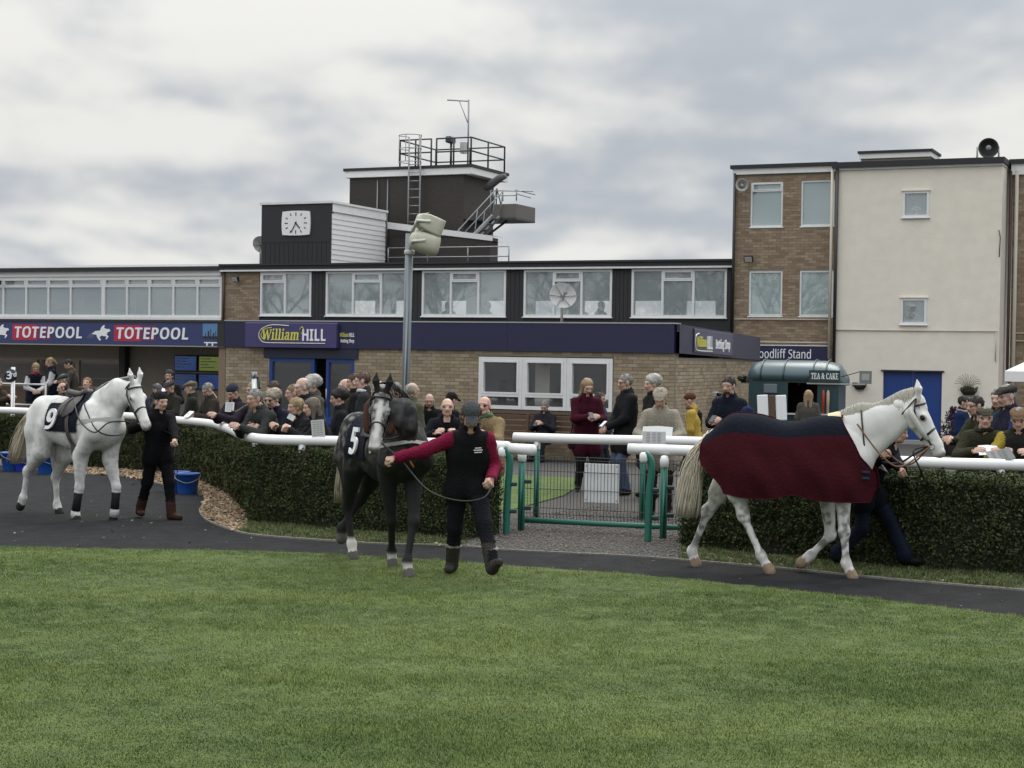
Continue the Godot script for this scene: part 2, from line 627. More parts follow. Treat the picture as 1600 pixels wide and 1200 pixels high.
# a window of frame bars and separate panes; lights = list of [x0, x1, y0, y1] glass areas
func window(parent: Node, x0: float, x1: float, y0: float, y1: float, z: float, cols: Array, splits: Dictionary, frame: Material, glass: Material, bar := 0.05, depth := 0.08, sill := true, called := "window") -> Node3D:
	var w := node(called, parent, Vector3(0, 0, z))
	var st := S()
	span(st, x0, x0 + bar, y0, y1, -depth, 0)
	span(st, x1 - bar, x1, y0, y1, -depth, 0)
	span(st, x0 + bar, x1 - bar, y1 - bar, y1, -depth, 0.001)
	span(st, x0 + bar, x1 - bar, y0, y0 + bar, -depth, 0.001)
	var edges := [x0 + bar]
	for c in cols:
		span(st, c - bar * 0.5, c + bar * 0.5, y0 + bar, y1 - bar, -depth, -0.003)
		edges.append(c - bar * 0.5)
		edges.append(c + bar * 0.5)
	edges.append(x1 - bar)
	var panes := []
	for k in range(0, edges.size(), 2):
		var a: float = edges[k]
		var b: float = edges[k + 1]
		var lo := y0 + bar
		for h in splits.get(k / 2, []):
			panes.append([a, b, lo, h - bar * 0.4])
			span(st, a, b, h - bar * 0.4, h + bar * 0.4, -depth, 0.004)
			lo = h + bar * 0.4
			# the opening light has its own sash
			span(st, a, a + bar * 0.6, lo, y1 - bar, -depth, 0.012)
			span(st, b - bar * 0.6, b, lo, y1 - bar, -depth, 0.012)
			span(st, a + bar * 0.6, b - bar * 0.6, y1 - bar * 1.5, y1 - bar, -depth, 0.012)
			span(st, a + bar * 0.6, b - bar * 0.6, lo, lo + bar * 0.5, -depth, 0.012)
		panes.append([a, b, lo, y1 - bar])
	put(st, "frame", frame, w)
	for q in panes:
		var g := S()
		span(g, q[0], q[1], q[2], q[3], -depth * 0.6, -depth * 0.6 + 0.006)
		put(g, "pane", glass, w)
	if sill:
		var s := S()
		rbox(s, Vector3((x0 + x1) * 0.5, y0 - 0.02, 0.0), Vector3(x1 - x0 + 0.06, 0.035, 0.09), 0.008)
		put(s, "sill", frame, w)
	return w

func planks(parent: Node, x0: float, x1: float, y0: float, y1: float, z: float, n: int, m: Material, along_x := true, ends := []):
	for k in n:
		var st := S()
		if along_x:
			var a := lerpf(y0, y1, float(k) / n)
			var b := lerpf(y0, y1, float(k + 1) / n)
			# lapped boards: the lower edge stands out
			var p := [Vector3(x0, a + 0.004, z), Vector3(x1, a + 0.004, z), Vector3(x1, b, z), Vector3(x0, b, z)]
			quad(st, p[0] + Vector3(0, 0, 0.022), p[3] + Vector3(0, 0, 0.006), p[2] + Vector3(0, 0, 0.006), p[1] + Vector3(0, 0, 0.022))
			quad(st, p[0], p[0] + Vector3(0, 0, 0.022), p[1] + Vector3(0, 0, 0.022), p[1])
			quad(st, p[1], p[1] + Vector3(0, 0, 0.022), p[2] + Vector3(0, 0, 0.006), p[2])
			quad(st, p[3], p[3] + Vector3(0, 0, 0.006), p[0] + Vector3(0, 0, 0.022), p[0])
		else:
			var a := lerpf(x0, x1, float(k) / n)
			var b := lerpf(x0, x1, float(k + 1) / n)
			rbox(st, Vector3((a + b) * 0.5, (y0 + y1) * 0.5, z + 0.008), Vector3(b - a - 0.008, y1 - y0, 0.016), 0.004)
		put(st, "plank", m, parent)

func rod(parent: Node, called: String, m: Material, pts: Array, r := 0.02, n := 8) -> MeshInstance3D:
	var st := S(true)
	tube(st, pts, r, n)
	return put(st, called, m, parent)

const BUFF := [Color(0.46, 0.37, 0.25), Color(0.41, 0.325, 0.22), Color(0.50, 0.41, 0.30), Color(0.36, 0.28, 0.19), Color(0.47, 0.375, 0.25)]
const TANB := [Color(0.39, 0.285, 0.19), Color(0.355, 0.255, 0.17), Color(0.42, 0.315, 0.215), Color(0.32, 0.23, 0.155), Color(0.46, 0.36, 0.255)]

func build_stands():
	var white := M("white paint", Color(0.74, 0.74, 0.73), 0.45, {"tex": "mottle", "scale": 0.6})
	var black := M("black boards", Color(0.022, 0.023, 0.026), 0.6, {"tex": "patchy", "nrm": "grain_n", "scale": 1.4, "ns": 0.3})
	var brown := M("brown boards", Color(0.035, 0.026, 0.023), 0.6, {"tex": "patchy", "scale": 0.8})
	var navy := M("navy fascia", Color(0.017, 0.02, 0.062), 0.42, {"tex": "mottle", "scale": 0.5})
	var roofm := M("roof felt", Color(0.04, 0.04, 0.042), 0.85, {"tex": "patchy", "scale": 1.5})
	var render_ := M("cream render", Color(0.77, 0.715, 0.62), 0.9, {"tex": "mottle", "nrm": "grain_n", "scale": 0.35, "ns": 0.25})
	var room := M("room wall", Color(0.30, 0.29, 0.26), 0.9)
	var dim := M("dark room", Color(0.26, 0.235, 0.20), 0.9)
	var glass := M("glass", Color(0.62, 0.70, 0.72, 0.05), 0.02, {"spec": 0.9, "metal": 0.34})
	var dglass := M("dark glass", Color(0.30, 0.31, 0.32, 0.05), 0.03, {"spec": 0.8, "metal": 0.10})
	var pipe := M("black pipe", Color(0.02, 0.02, 0.02), 0.4)
	var bluep := M("blue paint", Color(0.012, 0.05, 0.22), 0.4, {"tex": "mottle", "scale": 0.8})
	var metal := M("galvanised", Color(0.30, 0.31, 0.32), 0.5, {"metal": 0.6, "tex": "mottle", "scale": 3.0})
	# ---- the long two-storey stand
	var g := stand("main_stand", "long two storey stand with black cladding and wide upstairs windows", Vector3(6.10, 0, -46.5))
	panel(g, "floor_slab", room, -27.2, 0.0, 2.3, 2.42, -7.0, -0.12)
	panel(g, "ceiling", M("ceiling", Color(0.42, 0.42, 0.40), 0.9), -27.2, 0.0, 4.72, 4.78, -7.0, -0.1)
	var st := S()
	span(st, -27.4, 0.08, 4.78, 4.90, -7.3, 0.16)
	span(st, -17.02, 0.08, 4.90, 4.96, -7.3, 0.20)
	var roof := put(st, "roof", roofm, g)
	panel(roof, "gutter", white, -17.0, 0.05, 4.72, 4.778, 0.06, 0.15)
	panel(g, "core_wall", dim, -27.2, 0.0, 0.0, 2.3, -7.0, -6.5)
	panel(g, "front_apron_wall", dim, -27.2, 0.0, 2.3, 2.95, -0.12, -0.02)
	# back wall of the upstairs room with its own low windows to the course
	st = S()
	var holes := []
	for k in 9:
		holes.append([-16.2 + k * 1.8, -15.2 + k * 1.8])
	var last := -17.0
	for h in holes:
		span(st, last, h[0], 2.42, 4.72, -7.0, -6.9)
		span(st, h[0], h[1], 2.42, 3.55, -7.0, -6.9)
		span(st, h[0], h[1], 4.05, 4.72, -7.0, -6.9)
		last = h[1]
	span(st, last, 0.0, 2.42, 4.72, -7.0, -6.9)
	put(st, "back_wall", room, g)
	panel(g, "end_wall", room, -0.12, -0.02, 2.42, 4.72, -6.9, -0.1)
	panel(g, "party_wall", room, -17.06, -16.96, 2.42, 4.72, -6.9, -0.1)
	panel(g, "far_end_wall", room, -27.3, -27.2, 0.0, 4.78, -7.0, 0.0)
	panel(g, "wing_back_wall", M("wing wall", Color(0.50, 0.49, 0.44), 0.9), -27.2, -17.06, 2.95, 4.72, -3.2, -3.1)
	for k in 4:
		panel(g, "wing_door", M("brown door", Color(0.10, 0.06, 0.04), 0.6), -25.0 + k * 2.3, -24.35 + k * 2.3, 2.95, 4.3, -3.1, -3.06)
	rod(g, "handrail", pipe, [Vector3(-27, 3.52, -0.35), Vector3(-17.2, 3.52, -0.35)], 0.018)
	# brick piece at the corner, then black cladding between the windows
	brick_wall(g, -17.0, -15.58, 2.95, 4.74, 0.0, [], 150, TANB)
	rod(g, "drainpipe", M("brown pipe", Color(0.06, 0.03, 0.025), 0.5), [Vector3(-16.9, 4.75, 0.06), Vector3(-16.9, 2.85, 0.06)], 0.035)
	var spans := [[-15.54, -13.65, [-14.62], {0: [4.38]}], [-13.12, -10.20, [-12.15, -11.16], {1: [4.38]}], [-9.74, -6.93, [-8.76, -7.84], {1: [4.38]}], [-6.35, -3.56, [-5.39, -4.51], {1: [4.38]}], [-2.96, -0.12, [-2.02, -1.10], {1: [4.38]}]]
	var from := -15.58
	for s in spans:
		cladding(g, black, from, s[0], 2.95, 4.72)
		window(g, s[0], s[1], 3.32, 4.70, 0.03, s[2], s[3], white, glass, 0.065, 0.1)
		panel(g, "apron", black, s[0], s[1], 2.95, 3.29, -0.1, 0.0)
		from = s[1]
	cladding(g, black, from, 0.0, 2.95, 4.72)
	# left wing windows and lapped white boards
	var wing := node("wing_front", g)
	planks(wing, -27.2, -17.05, 4.60, 4.97, 0.02, 4, white)
	panel(wing, "backing", white, -27.2, -17.05, 4.58, 4.975, -0.06, 0.018)
	panel(wing, "sill_board", white, -27.2, -17.0, 3.16, 3.25, -0.1, 0.06)
	panel(wing, "lower_wall", white, -27.2, -17.0, 2.95, 3.16, -0.1, 0.0)
	window(g, -27.1, -21.74, 3.25, 4.58, 0.0, [-26.0, -25.0, -24.05, -23.1], {1: [4.27], 0: [4.27], 2: [4.27], 3: [4.27], 4: [4.27]}, white, glass, 0.07, 0.1, false)
	window(g, -21.74, -17.02, 3.25, 4.58, 0.0, [-20.77, -19.86, -18.91, -17.96], {0: [4.27], 1: [4.27], 2: [4.27], 3: [4.27], 4: [4.27]}, white, glass, 0.07, 0.1, false)
	fronts.main = g
	security_light(g, Vector3(-16.35, 4.48, 0.02))
	security_light(g, Vector3(-26.0, 4.42, 0.06))
	# ---- ground floor with the betting shop and tote hall
	shop(white, navy, roofm, bluep, dglass, dim, pipe)
	roof_top(white, black, brown, roofm, metal)
	right_block(white, roofm, render_, glass, pipe, navy, bluep)

func cladding(g: Node, m: Material, x0: float, x1: float, y0: float, y1: float):
	if x1 - x0 < 0.03:
		return
	panel(g, "cladding_panel", m, x0, x1, y0, y1, -0.1, 0.0)
	var n := maxi(1, int((x1 - x0) / 0.12))
	planks(g, x0, x1, y0, y1, 0.0, n, m, false)

func security_light(parent: Node3D, where: Vector3):
	var w := parent.global_transform * where
	var t := thing("security_light", "black security floodlight on %s" % ["the brick corner of the long stand", "the white boarded wing", "the tall brick block"][mini(used.get("security_light", -1) + 1, 2)], "floodlight", w, TURN)
	var st := S()
	rbox(st, Vector3(0, 0, 0.22), Vector3(0.26, 0.2, 0.07), 0.015, Basis(Vector3.RIGHT, 0.5))
	put(st, "housing", M("lamp black", Color(0.02, 0.02, 0.02), 0.5), t)
	st = S()
	rbox(st, Vector3(0, -0.024, 0.262), Vector3(0.2, 0.14, 0.012), 0.004, Basis(Vector3.RIGHT, 0.5))
	put(st, "lens", M("lamp glass", Color(0.45, 0.45, 0.42), 0.15), t)
	st = S()
	tube(st, [Vector3(0, 0.02, 0.0), Vector3(0, 0.04, 0.12), Vector3(0, 0, 0.2)], 0.018, 6)
	put(st, "bracket", M("lamp black", Color(0.02, 0.02, 0.02)), t)

func shop(white, navy, roofm, bluep, dglass, dim, pipe):
	var g := stand("betting_shop", "low buff brick betting shop with deep navy fascia and blue door", Vector3(3.28, 0, -33.5), "building")
	# front wall with door and window, side wall running back
	var doors := [-9.62, -7.42, 0.0, 2.06]
	var win := [-4.38, -1.32, 1.0, 2.14]
	brick_wall(g, -10.8, 0.0, 0.0, 2.25, 0.0, [doors, win], 300, BUFF)
	var st := S()
	slab(st, PackedVector2Array([Vector2(-10.9, -0.3), Vector2(-0.1, -0.3), Vector2(-0.85, -7.9), Vector2(-6.0, -12.0), Vector2(-10.9, -13.0)]), 2.25, 2.70)
	put(st, "roof_slab", roofm, g)
	panel(g, "room_back", dim, -10.8, -0.3, 0.0, 2.25, -4.2, -4.0)
	panel(g, "room_floor", dim, -10.8, -0.3, 0.0, 0.03, -4.0, -0.25)
	panel(g, "room_end", dim, -10.8, -10.7, 0.0, 2.25, -4.0, -0.25)
	panel(g, "curtain", M("blind", Color(0.62, 0.60, 0.54), 0.8), -3.25, -2.92, 1.1, 2.1, -0.45, -0.42)
	# fascia boards
	for q in [[-10.8, -7.35], [-7.345, -3.7], [-3.695, 0.0]]:
		panel(g, "fascia_board", navy, q[0], q[1], 2.25, 2.84, -0.1, 0.06)
	panel(g, "coping", M("coping", Color(0.36, 0.36, 0.36), 0.5), -10.8, 0.02, 2.84, 2.865, -0.3, 0.075)
	# side: a wall of the same brick and a fascia that runs back to the tall block
	var side := node("side_wall", g)
	var far := g.global_transform.affine_inverse() * Vector3(6.03, 0, -41.0)
	var len_ := Vector2(far.x, far.z).length()
	side.rotation.y = atan2(-far.z, far.x)
	side.position = Vector3(0.035, 0, 0)
	brick_wall(side, 0.0, len_, 0.0, 2.16, 0.0, [], 0, BUFF, 0.03)
	st = S()
	for f in [[0.0, len_]]:
		var a := [Vector3(f[0], 2.25, 0.06), Vector3(f[1], 2.14, 0.06), Vector3(f[1], 2.70, 0.06), Vector3(f[0], 2.84, 0.06)]
		quad(st, a[3], a[2], a[1], a[0])
		var b := []
		for v in a:
			b.append(v - Vector3(0, 0, 0.3))
		quad(st, a[0], a[1], b[1], b[0])
		quad(st, b[3], b[2], a[2], a[3])
		quad(st, a[1], a[2], b[2], b[1])
	put(st, "fascia_board", navy, side)
	# door set: lintel, frame, one leaf shut and one open
	panel(g, "lintel", M("navy lintel", Color(0.012, 0.016, 0.04), 0.5), -9.75, -7.32, 2.02, 2.248, -0.12, 0.04)
	var d := node("door", g)
	st = S()
	for q in [[-9.62, -9.54, 0.0, 2.02], [-7.5, -7.42, 0.0, 2.02], [-8.52, -8.44, 0.0, 2.02], [-8.14, -8.07, 0.0, 2.02]]:
		span(st, q[0], q[1], q[2], q[3], -0.1, 0.0)
	span(st, -9.54, -8.52, 1.94, 2.02, -0.1, 0.001)
	span(st, -8.07, -7.5, 1.94, 2.02, -0.1, 0.001)
	span(st, -9.54, -8.52, 0.55, 0.72, -0.1, 0.001)
	span(st, -8.07, -7.5, 0.55, 0.72, -0.1, 0.001)
	put(st, "frame", bluep, d)
	for q in [[-9.54, -8.52, 0.72, 1.94], [-8.07, -7.5, 0.72, 1.94]]:
		var gs := S()
		span(gs, q[0], q[1], q[2], q[3], -0.06, -0.054)
		put(gs, "pane", dglass, d)
	for q in [[-9.54, -8.52, 0.0, 0.55], [-8.07, -7.5, 0.0, 0.55]]:
		panel(d, "kick_panel", bluep, q[0], q[1], q[2], q[3], -0.07, -0.03)
	rod(d, "handle", M("steel", Color(0.5, 0.5, 0.5), 0.3, {"metal": 1.0}), [Vector3(-8.11, 0.95, 0.03), Vector3(-8.11, 1.35, 0.03)], 0.012)
	# ground floor window of three lights with lower fixed panes
	for q in [[-4.37, -3.36], [-3.355, -2.345], [-2.34, -1.33]]:
		var w := window(g, q[0], q[1], 1.02, 2.12, 0.03, [], {0: [1.31]}, white, dglass, 0.075, 0.1, false)
		w.name = "window"
	panel(g, "window_ledge", M("brown ledge", Color(0.11, 0.075, 0.05), 0.7), -4.45, -1.25, 0.93, 1.0, -0.05, 0.09)
	# sign box over the door
	var s := node("sign_box", g)
	st = S()
	rbox(st, Vector3(-8.98, 2.53, 0.12), Vector3(2.38, 0.56, 0.12), 0.01)
	put(st, "board", M("sign violet", Color(0.055, 0.045, 0.14), 0.4), s)
	var lime := M("sign lime", Color(0.62, 0.60, 0.10), 0.5)
	var lw := M("sign white", Color(0.8, 0.8, 0.82), 0.5)
	var edge := M("sign pale", Color(0.66, 0.66, 0.55), 0.5)
	text("lettering", "William", 0.24, lime, s, Vector3(-9.22, 2.535, 0.188), {"font": "Droid Serif", "italic": true, "width": 0.98, "slant": 0.12})
	text("lettering", "HILL", 0.26, lw, s, Vector3(-8.36, 2.535, 0.188), {"width": 0.60, "weight": 900})
	st = S(true)
	tube(st, curve([Vector3(-9.0, 2.74, 0.19), Vector3(-9.45, 2.755, 0.19), Vector3(-9.72, 2.66, 0.19), Vector3(-9.79, 2.52, 0.19), Vector3(-9.72, 2.40, 0.19), Vector3(-9.6, 2.36, 0.19), Vector3(-9.2, 2.355, 0.19), Vector3(-8.06, 2.355, 0.19)], 0.04), 0.011, 6)
	put(st, "swash", edge, s)
	st = S(true)
	tube(st, curve([Vector3(-9.66, 2.58, 0.19), Vector3(-9.6, 2.47, 0.19), Vector3(-9.68, 2.45, 0.19), Vector3(-9.73, 2.53, 0.19), Vector3(-9.64, 2.66, 0.19), Vector3(-9.45, 2.70, 0.19)], 0.04), 0.010, 6)
	tube(st, curve([Vector3(-8.72, 2.66, 0.19), Vector3(-8.66, 2.72, 0.19), Vector3(-8.62, 2.64, 0.19), Vector3(-8.68, 2.56, 0.19)], 0.04), 0.010, 6)
	put(st, "swash", lime, s)
	# the small sign beside it and the one on the side fascia
	var m := node("small_sign", g)
	text("lettering", "William", 0.085, lime, m, Vector3(-7.66, 2.55, 0.064), {"font": "Droid Serif", "italic": true, "width": 0.21, "depth": 0.006})
	text("lettering", "HILL", 0.085, lw, m, Vector3(-7.465, 2.55, 0.064), {"width": 0.14, "weight": 900, "depth": 0.006})
	text("lettering", "Betting Shop", 0.075, lw, m, Vector3(-7.57, 2.42, 0.064), {"width": 0.34, "depth": 0.006})
	var r := node("side_sign", side)
	st = S()
	rbox(st, Vector3(2.95, 2.50, 0.075), Vector3(3.6, 0.50, 0.03), 0.008, Basis(Vector3.BACK, -0.014))
	put(st, "board", M("sign slate", Color(0.06, 0.06, 0.115), 0.4), r)
	text("lettering", "William", 0.2, lime, r, Vector3(1.75, 2.50, 0.096), {"font": "Droid Serif", "italic": true, "width": 0.85})
	text("lettering", "HILL", 0.28, lw, r, Vector3(2.48, 2.49, 0.096), {"width": 0.5, "weight": 900})
	text("lettering", "Betting Shop", 0.2, lw, r, Vector3(3.75, 2.47, 0.096), {"width": 1.4})
	st = S(true)
	tube(st, curve([Vector3(1.5, 2.68, 0.096), Vector3(1.22, 2.62, 0.096), Vector3(1.2, 2.42, 0.096), Vector3(1.4, 2.32, 0.096), Vector3(2.7, 2.31, 0.096)], 0.05), 0.014, 6)
	put(st, "swash", edge, r)
	# ---- tote hall to the left: signs over a recessed counter front
	var t := stand("tote_hall", "open fronted tote hall under a blue sign band with windowed counters", Vector3(3.28, 0, -33.5))
	panel(t, "band", M("tote blue", Color(0.035, 0.05, 0.15), 0.4, {"tex": "mottle", "scale": 0.4}), -19.5, -11.0, 2.27, 2.80, -0.08, 0.05)
	panel(t, "band_end", M("lamp black", Color(0.02, 0.02, 0.02)), -10.995, -10.81, 2.25, 2.80, -0.08, 0.055)
	panel(t, "trim", M("lamp black", Color.BLACK), -19.5, -10.81, 2.80, 2.86, -0.3, 0.07)
	panel(t, "soffit", M("soffit", Color(0.30, 0.29, 0.27), 0.9), -22, -10.81, 2.24, 2.265, -2.2, 0.05)
	panel(t, "roof_slab", roofm, -22, -10.9, 2.27, 2.80, -13.0, -0.1)
	panel(t, "back_wall", M("taupe", Color(0.33, 0.30, 0.26), 0.9, {"tex": "mottle", "scale": 0.5}), -15.3, -10.85, 0.0, 2.24, -2.2, -2.0)
	panel(t, "counter_top_wall", M("taupe", Color.WHITE), -22, -15.3, 1.92, 2.24, -2.2, -2.0)
	panel(t, "counter_wall", M("taupe brick", Color(0.30, 0.22, 0.155), 0.9, {"tex": "grain", "scale": 1.2}), -22, -15.3, 0.0, 1.16, -2.2, -2.0)
	panel(t, "hall_back", dim, -22, -12, 0.0, 2.24, -4.4, -4.3)
	panel(t, "pier", M("taupe brick", Color.WHITE), -10.99, -10.81, 0.0, 2.24, -2.0, 0.0)
	var cream := M("cream frame", Color(0.42, 0.37, 0.30), 0.6)
	for k in 5:
		window(t, -22.0 + k * 1.34, -20.66 + k * 1.34, 1.16, 1.92, -1.99, [], {}, cream, dglass, 0.05, 0.08, false)
		panel(t, "red_strip", M("red strip", Color(0.28, 0.02, 0.02), 0.5), -21.93 + k * 1.34, -20.73 + k * 1.34, 1.77, 1.85, -2.13, -2.11)
	st = S()
	rbox(st, Vector3(-15.07, 1.12, -1.85), Vector3(0.2, 2.24, 0.2), 0.02)
	put(st, "pillar", M("lamp black", Color.BLACK), t)
	for k in 2:
		for j in 2:
			var sc := node("screen", t, Vector3(-13.28 + k * 0.72, 1.84 - j * 0.44, -1.96))
			st = S()
			rbox(st, Vector3.ZERO, Vector3(0.68, 0.40, 0.06), 0.01)
			put(st, "casing", M("casing", Color(0.03, 0.03, 0.03), 0.4), sc)
			st = S()
			span(st, -0.31, 0.31, -0.17, 0.17, 0.031, 0.034)
			var c: Color = [Color(0.02, 0.05, 0.16), Color(0.12, 0.16, 0.03), Color(0.02, 0.045, 0.13), Color(0.02, 0.05, 0.17)][k + j * 2]
			var em := M("display %d%d" % [k, j], c * 0.6, 0.2)
			em.emission_enabled = true
			em.emission = (c * 1.0).linear_to_srgb()
			em.emission_energy_multiplier = 0.6
			put(st, "display", em, sc)
			st = S()
			for n in 4:
				span(st, -0.27, -0.27 + [0.4, 0.3, 0.46, 0.24][(n + k + j) % 4], 0.11 - n * 0.07, 0.13 - n * 0.07, 0.035, 0.037)
			put(st, "text_rows", M("row", Color(0.2, 0.24, 0.34), 0.4), sc)
	# lettering and the galloping horse mark
	var tw := M("tote white", Color(0.78, 0.78, 0.80), 0.5)
	var tr := M("tote red", Color(0.42, 0.02, 0.06), 0.45)
	for k in 2:
		var x := [-15.9, -12.85][k] as float
		var sg := node("sign", t)
		st = S()
		span(st, x - 1.06, x - 0.3, 2.35, 2.73, 0.052, 0.056)
		put(st, "red_block", tr, sg)
		st = S()
		span(st, x - 0.3, x + 0.15, 2.35, 2.73, 0.052, 0.055)
		put(st, "plum_block", M("tote plum", Color(0.13, 0.03, 0.11), 0.45), sg)
		text("lettering", "TOTEPOOL", 0.27, tw, sg, Vector3(x + 0.04, 2.535, 0.06), {"width": 2.05, "weight": 900, "slant": 0.10})
	for x in [-17.35, -14.3]:
		runner_mark(t, Vector3(x, 2.535, 0.055), tw)
	var ph := node("photo_panel", t)
	st = S()
	span(st, -11.4, -11.0, 2.46, 2.78, 0.051, 0.054)
	put(st, "sky_print", M("print blue", Color(0.13, 0.30, 0.55), 0.5, {"tex": "patchy", "scale": 3.0}), ph)
	st = S()
	for k in 5:
		span(st, -11.33 + k * 0.07, -11.31 + k * 0.07 + 0.02 * (k % 2), 2.46, 2.56 + 0.05 * ((k * 7) % 3), 0.055, 0.056)
	span(st, -11.4, -11.0, 2.44, 2.49, 0.055, 0.056)
	put(st, "skyline_print", M("lamp black", Color.BLACK), ph)
	st = S()
	span(st, -11.36, -11.0, 2.33, 2.355, 0.052, 0.055)
	span(st, -11.3, -11.26, 2.27, 2.33, 0.052, 0.055)
	span(st, -11.15, -11.11, 2.27, 2.33, 0.052, 0.055)
	put(st, "rail_print", tw, ph)
	panel(t, "platform", M("platform", Color(0.16, 0.13, 0.11), 0.9, {"tex": "grain", "scale": 1.0}), -22.0, -14.3, 0.0, 0.30, -2.0, 1.9)
	# pipe rail along the platform's edge
	var h := thing("handrail", "grey tube handrail in front of the tote counters", "handrail", (t.global_transform * Vector3(-16.9, 0.30, 1.75)), TURN)
	st = S(true)
	for y in [0.55, 1.02]:
		tube(st, [Vector3(-4.2, y, 0), Vector3(2.4, y, 0)], 0.022, 8)
	put(st, "bar", M("steel rail", Color(0.42, 0.41, 0.40), 0.45, {"metal": 0.5}), h)
	for x in [-4.2, -2.6, -1.0, 0.7, 2.4]:
		rod(h, "post", M("steel rail", Color.WHITE), [Vector3(x, 0, 0), Vector3(x, 1.02, 0)], 0.022)

func runner_mark(parent: Node, o: Vector3, m: Material):      # white galloping horse and jockey emblem
	var n := node("emblem", parent, o)
	var st := S()
	var outline := PackedVector2Array([Vector2(-0.26, -0.02), Vector2(-0.16, 0.05), Vector2(-0.02, 0.06), Vector2(0.02, 0.14), Vector2(0.08, 0.19), Vector2(0.13, 0.18), Vector2(0.10, 0.13), Vector2(0.17, 0.10), Vector2(0.26, 0.10), Vector2(0.29, 0.05), Vector2(0.22, 0.03), Vector2(0.18, -0.03), Vector2(0.24, -0.08), Vector2(0.17, -0.15), Vector2(0.15, -0.13), Vector2(0.18, -0.08), Vector2(0.10, -0.07), Vector2(0.02, -0.06), Vector2(-0.03, -0.10), Vector2(0.02, -0.16), Vector2(-0.03, -0.18), Vector2(-0.10, -0.10), Vector2(-0.12, -0.04)])
	var id := Geometry2D.triangulate_polygon(outline)
	for k in id:
		st.add_vertex(Vector3(outline[k].x, outline[k].y, 0.004))
	put(st, "horse_print", m, n)
	st = S()
	for k in 5:
		span(st, -0.42 + k * 0.03, -0.20, -0.12 + k * 0.028, -0.115 + k * 0.028, 0.0, 0.003)
	put(st, "speed_lines", M("print pale", Color(0.30, 0.33, 0.45), 0.5), n)

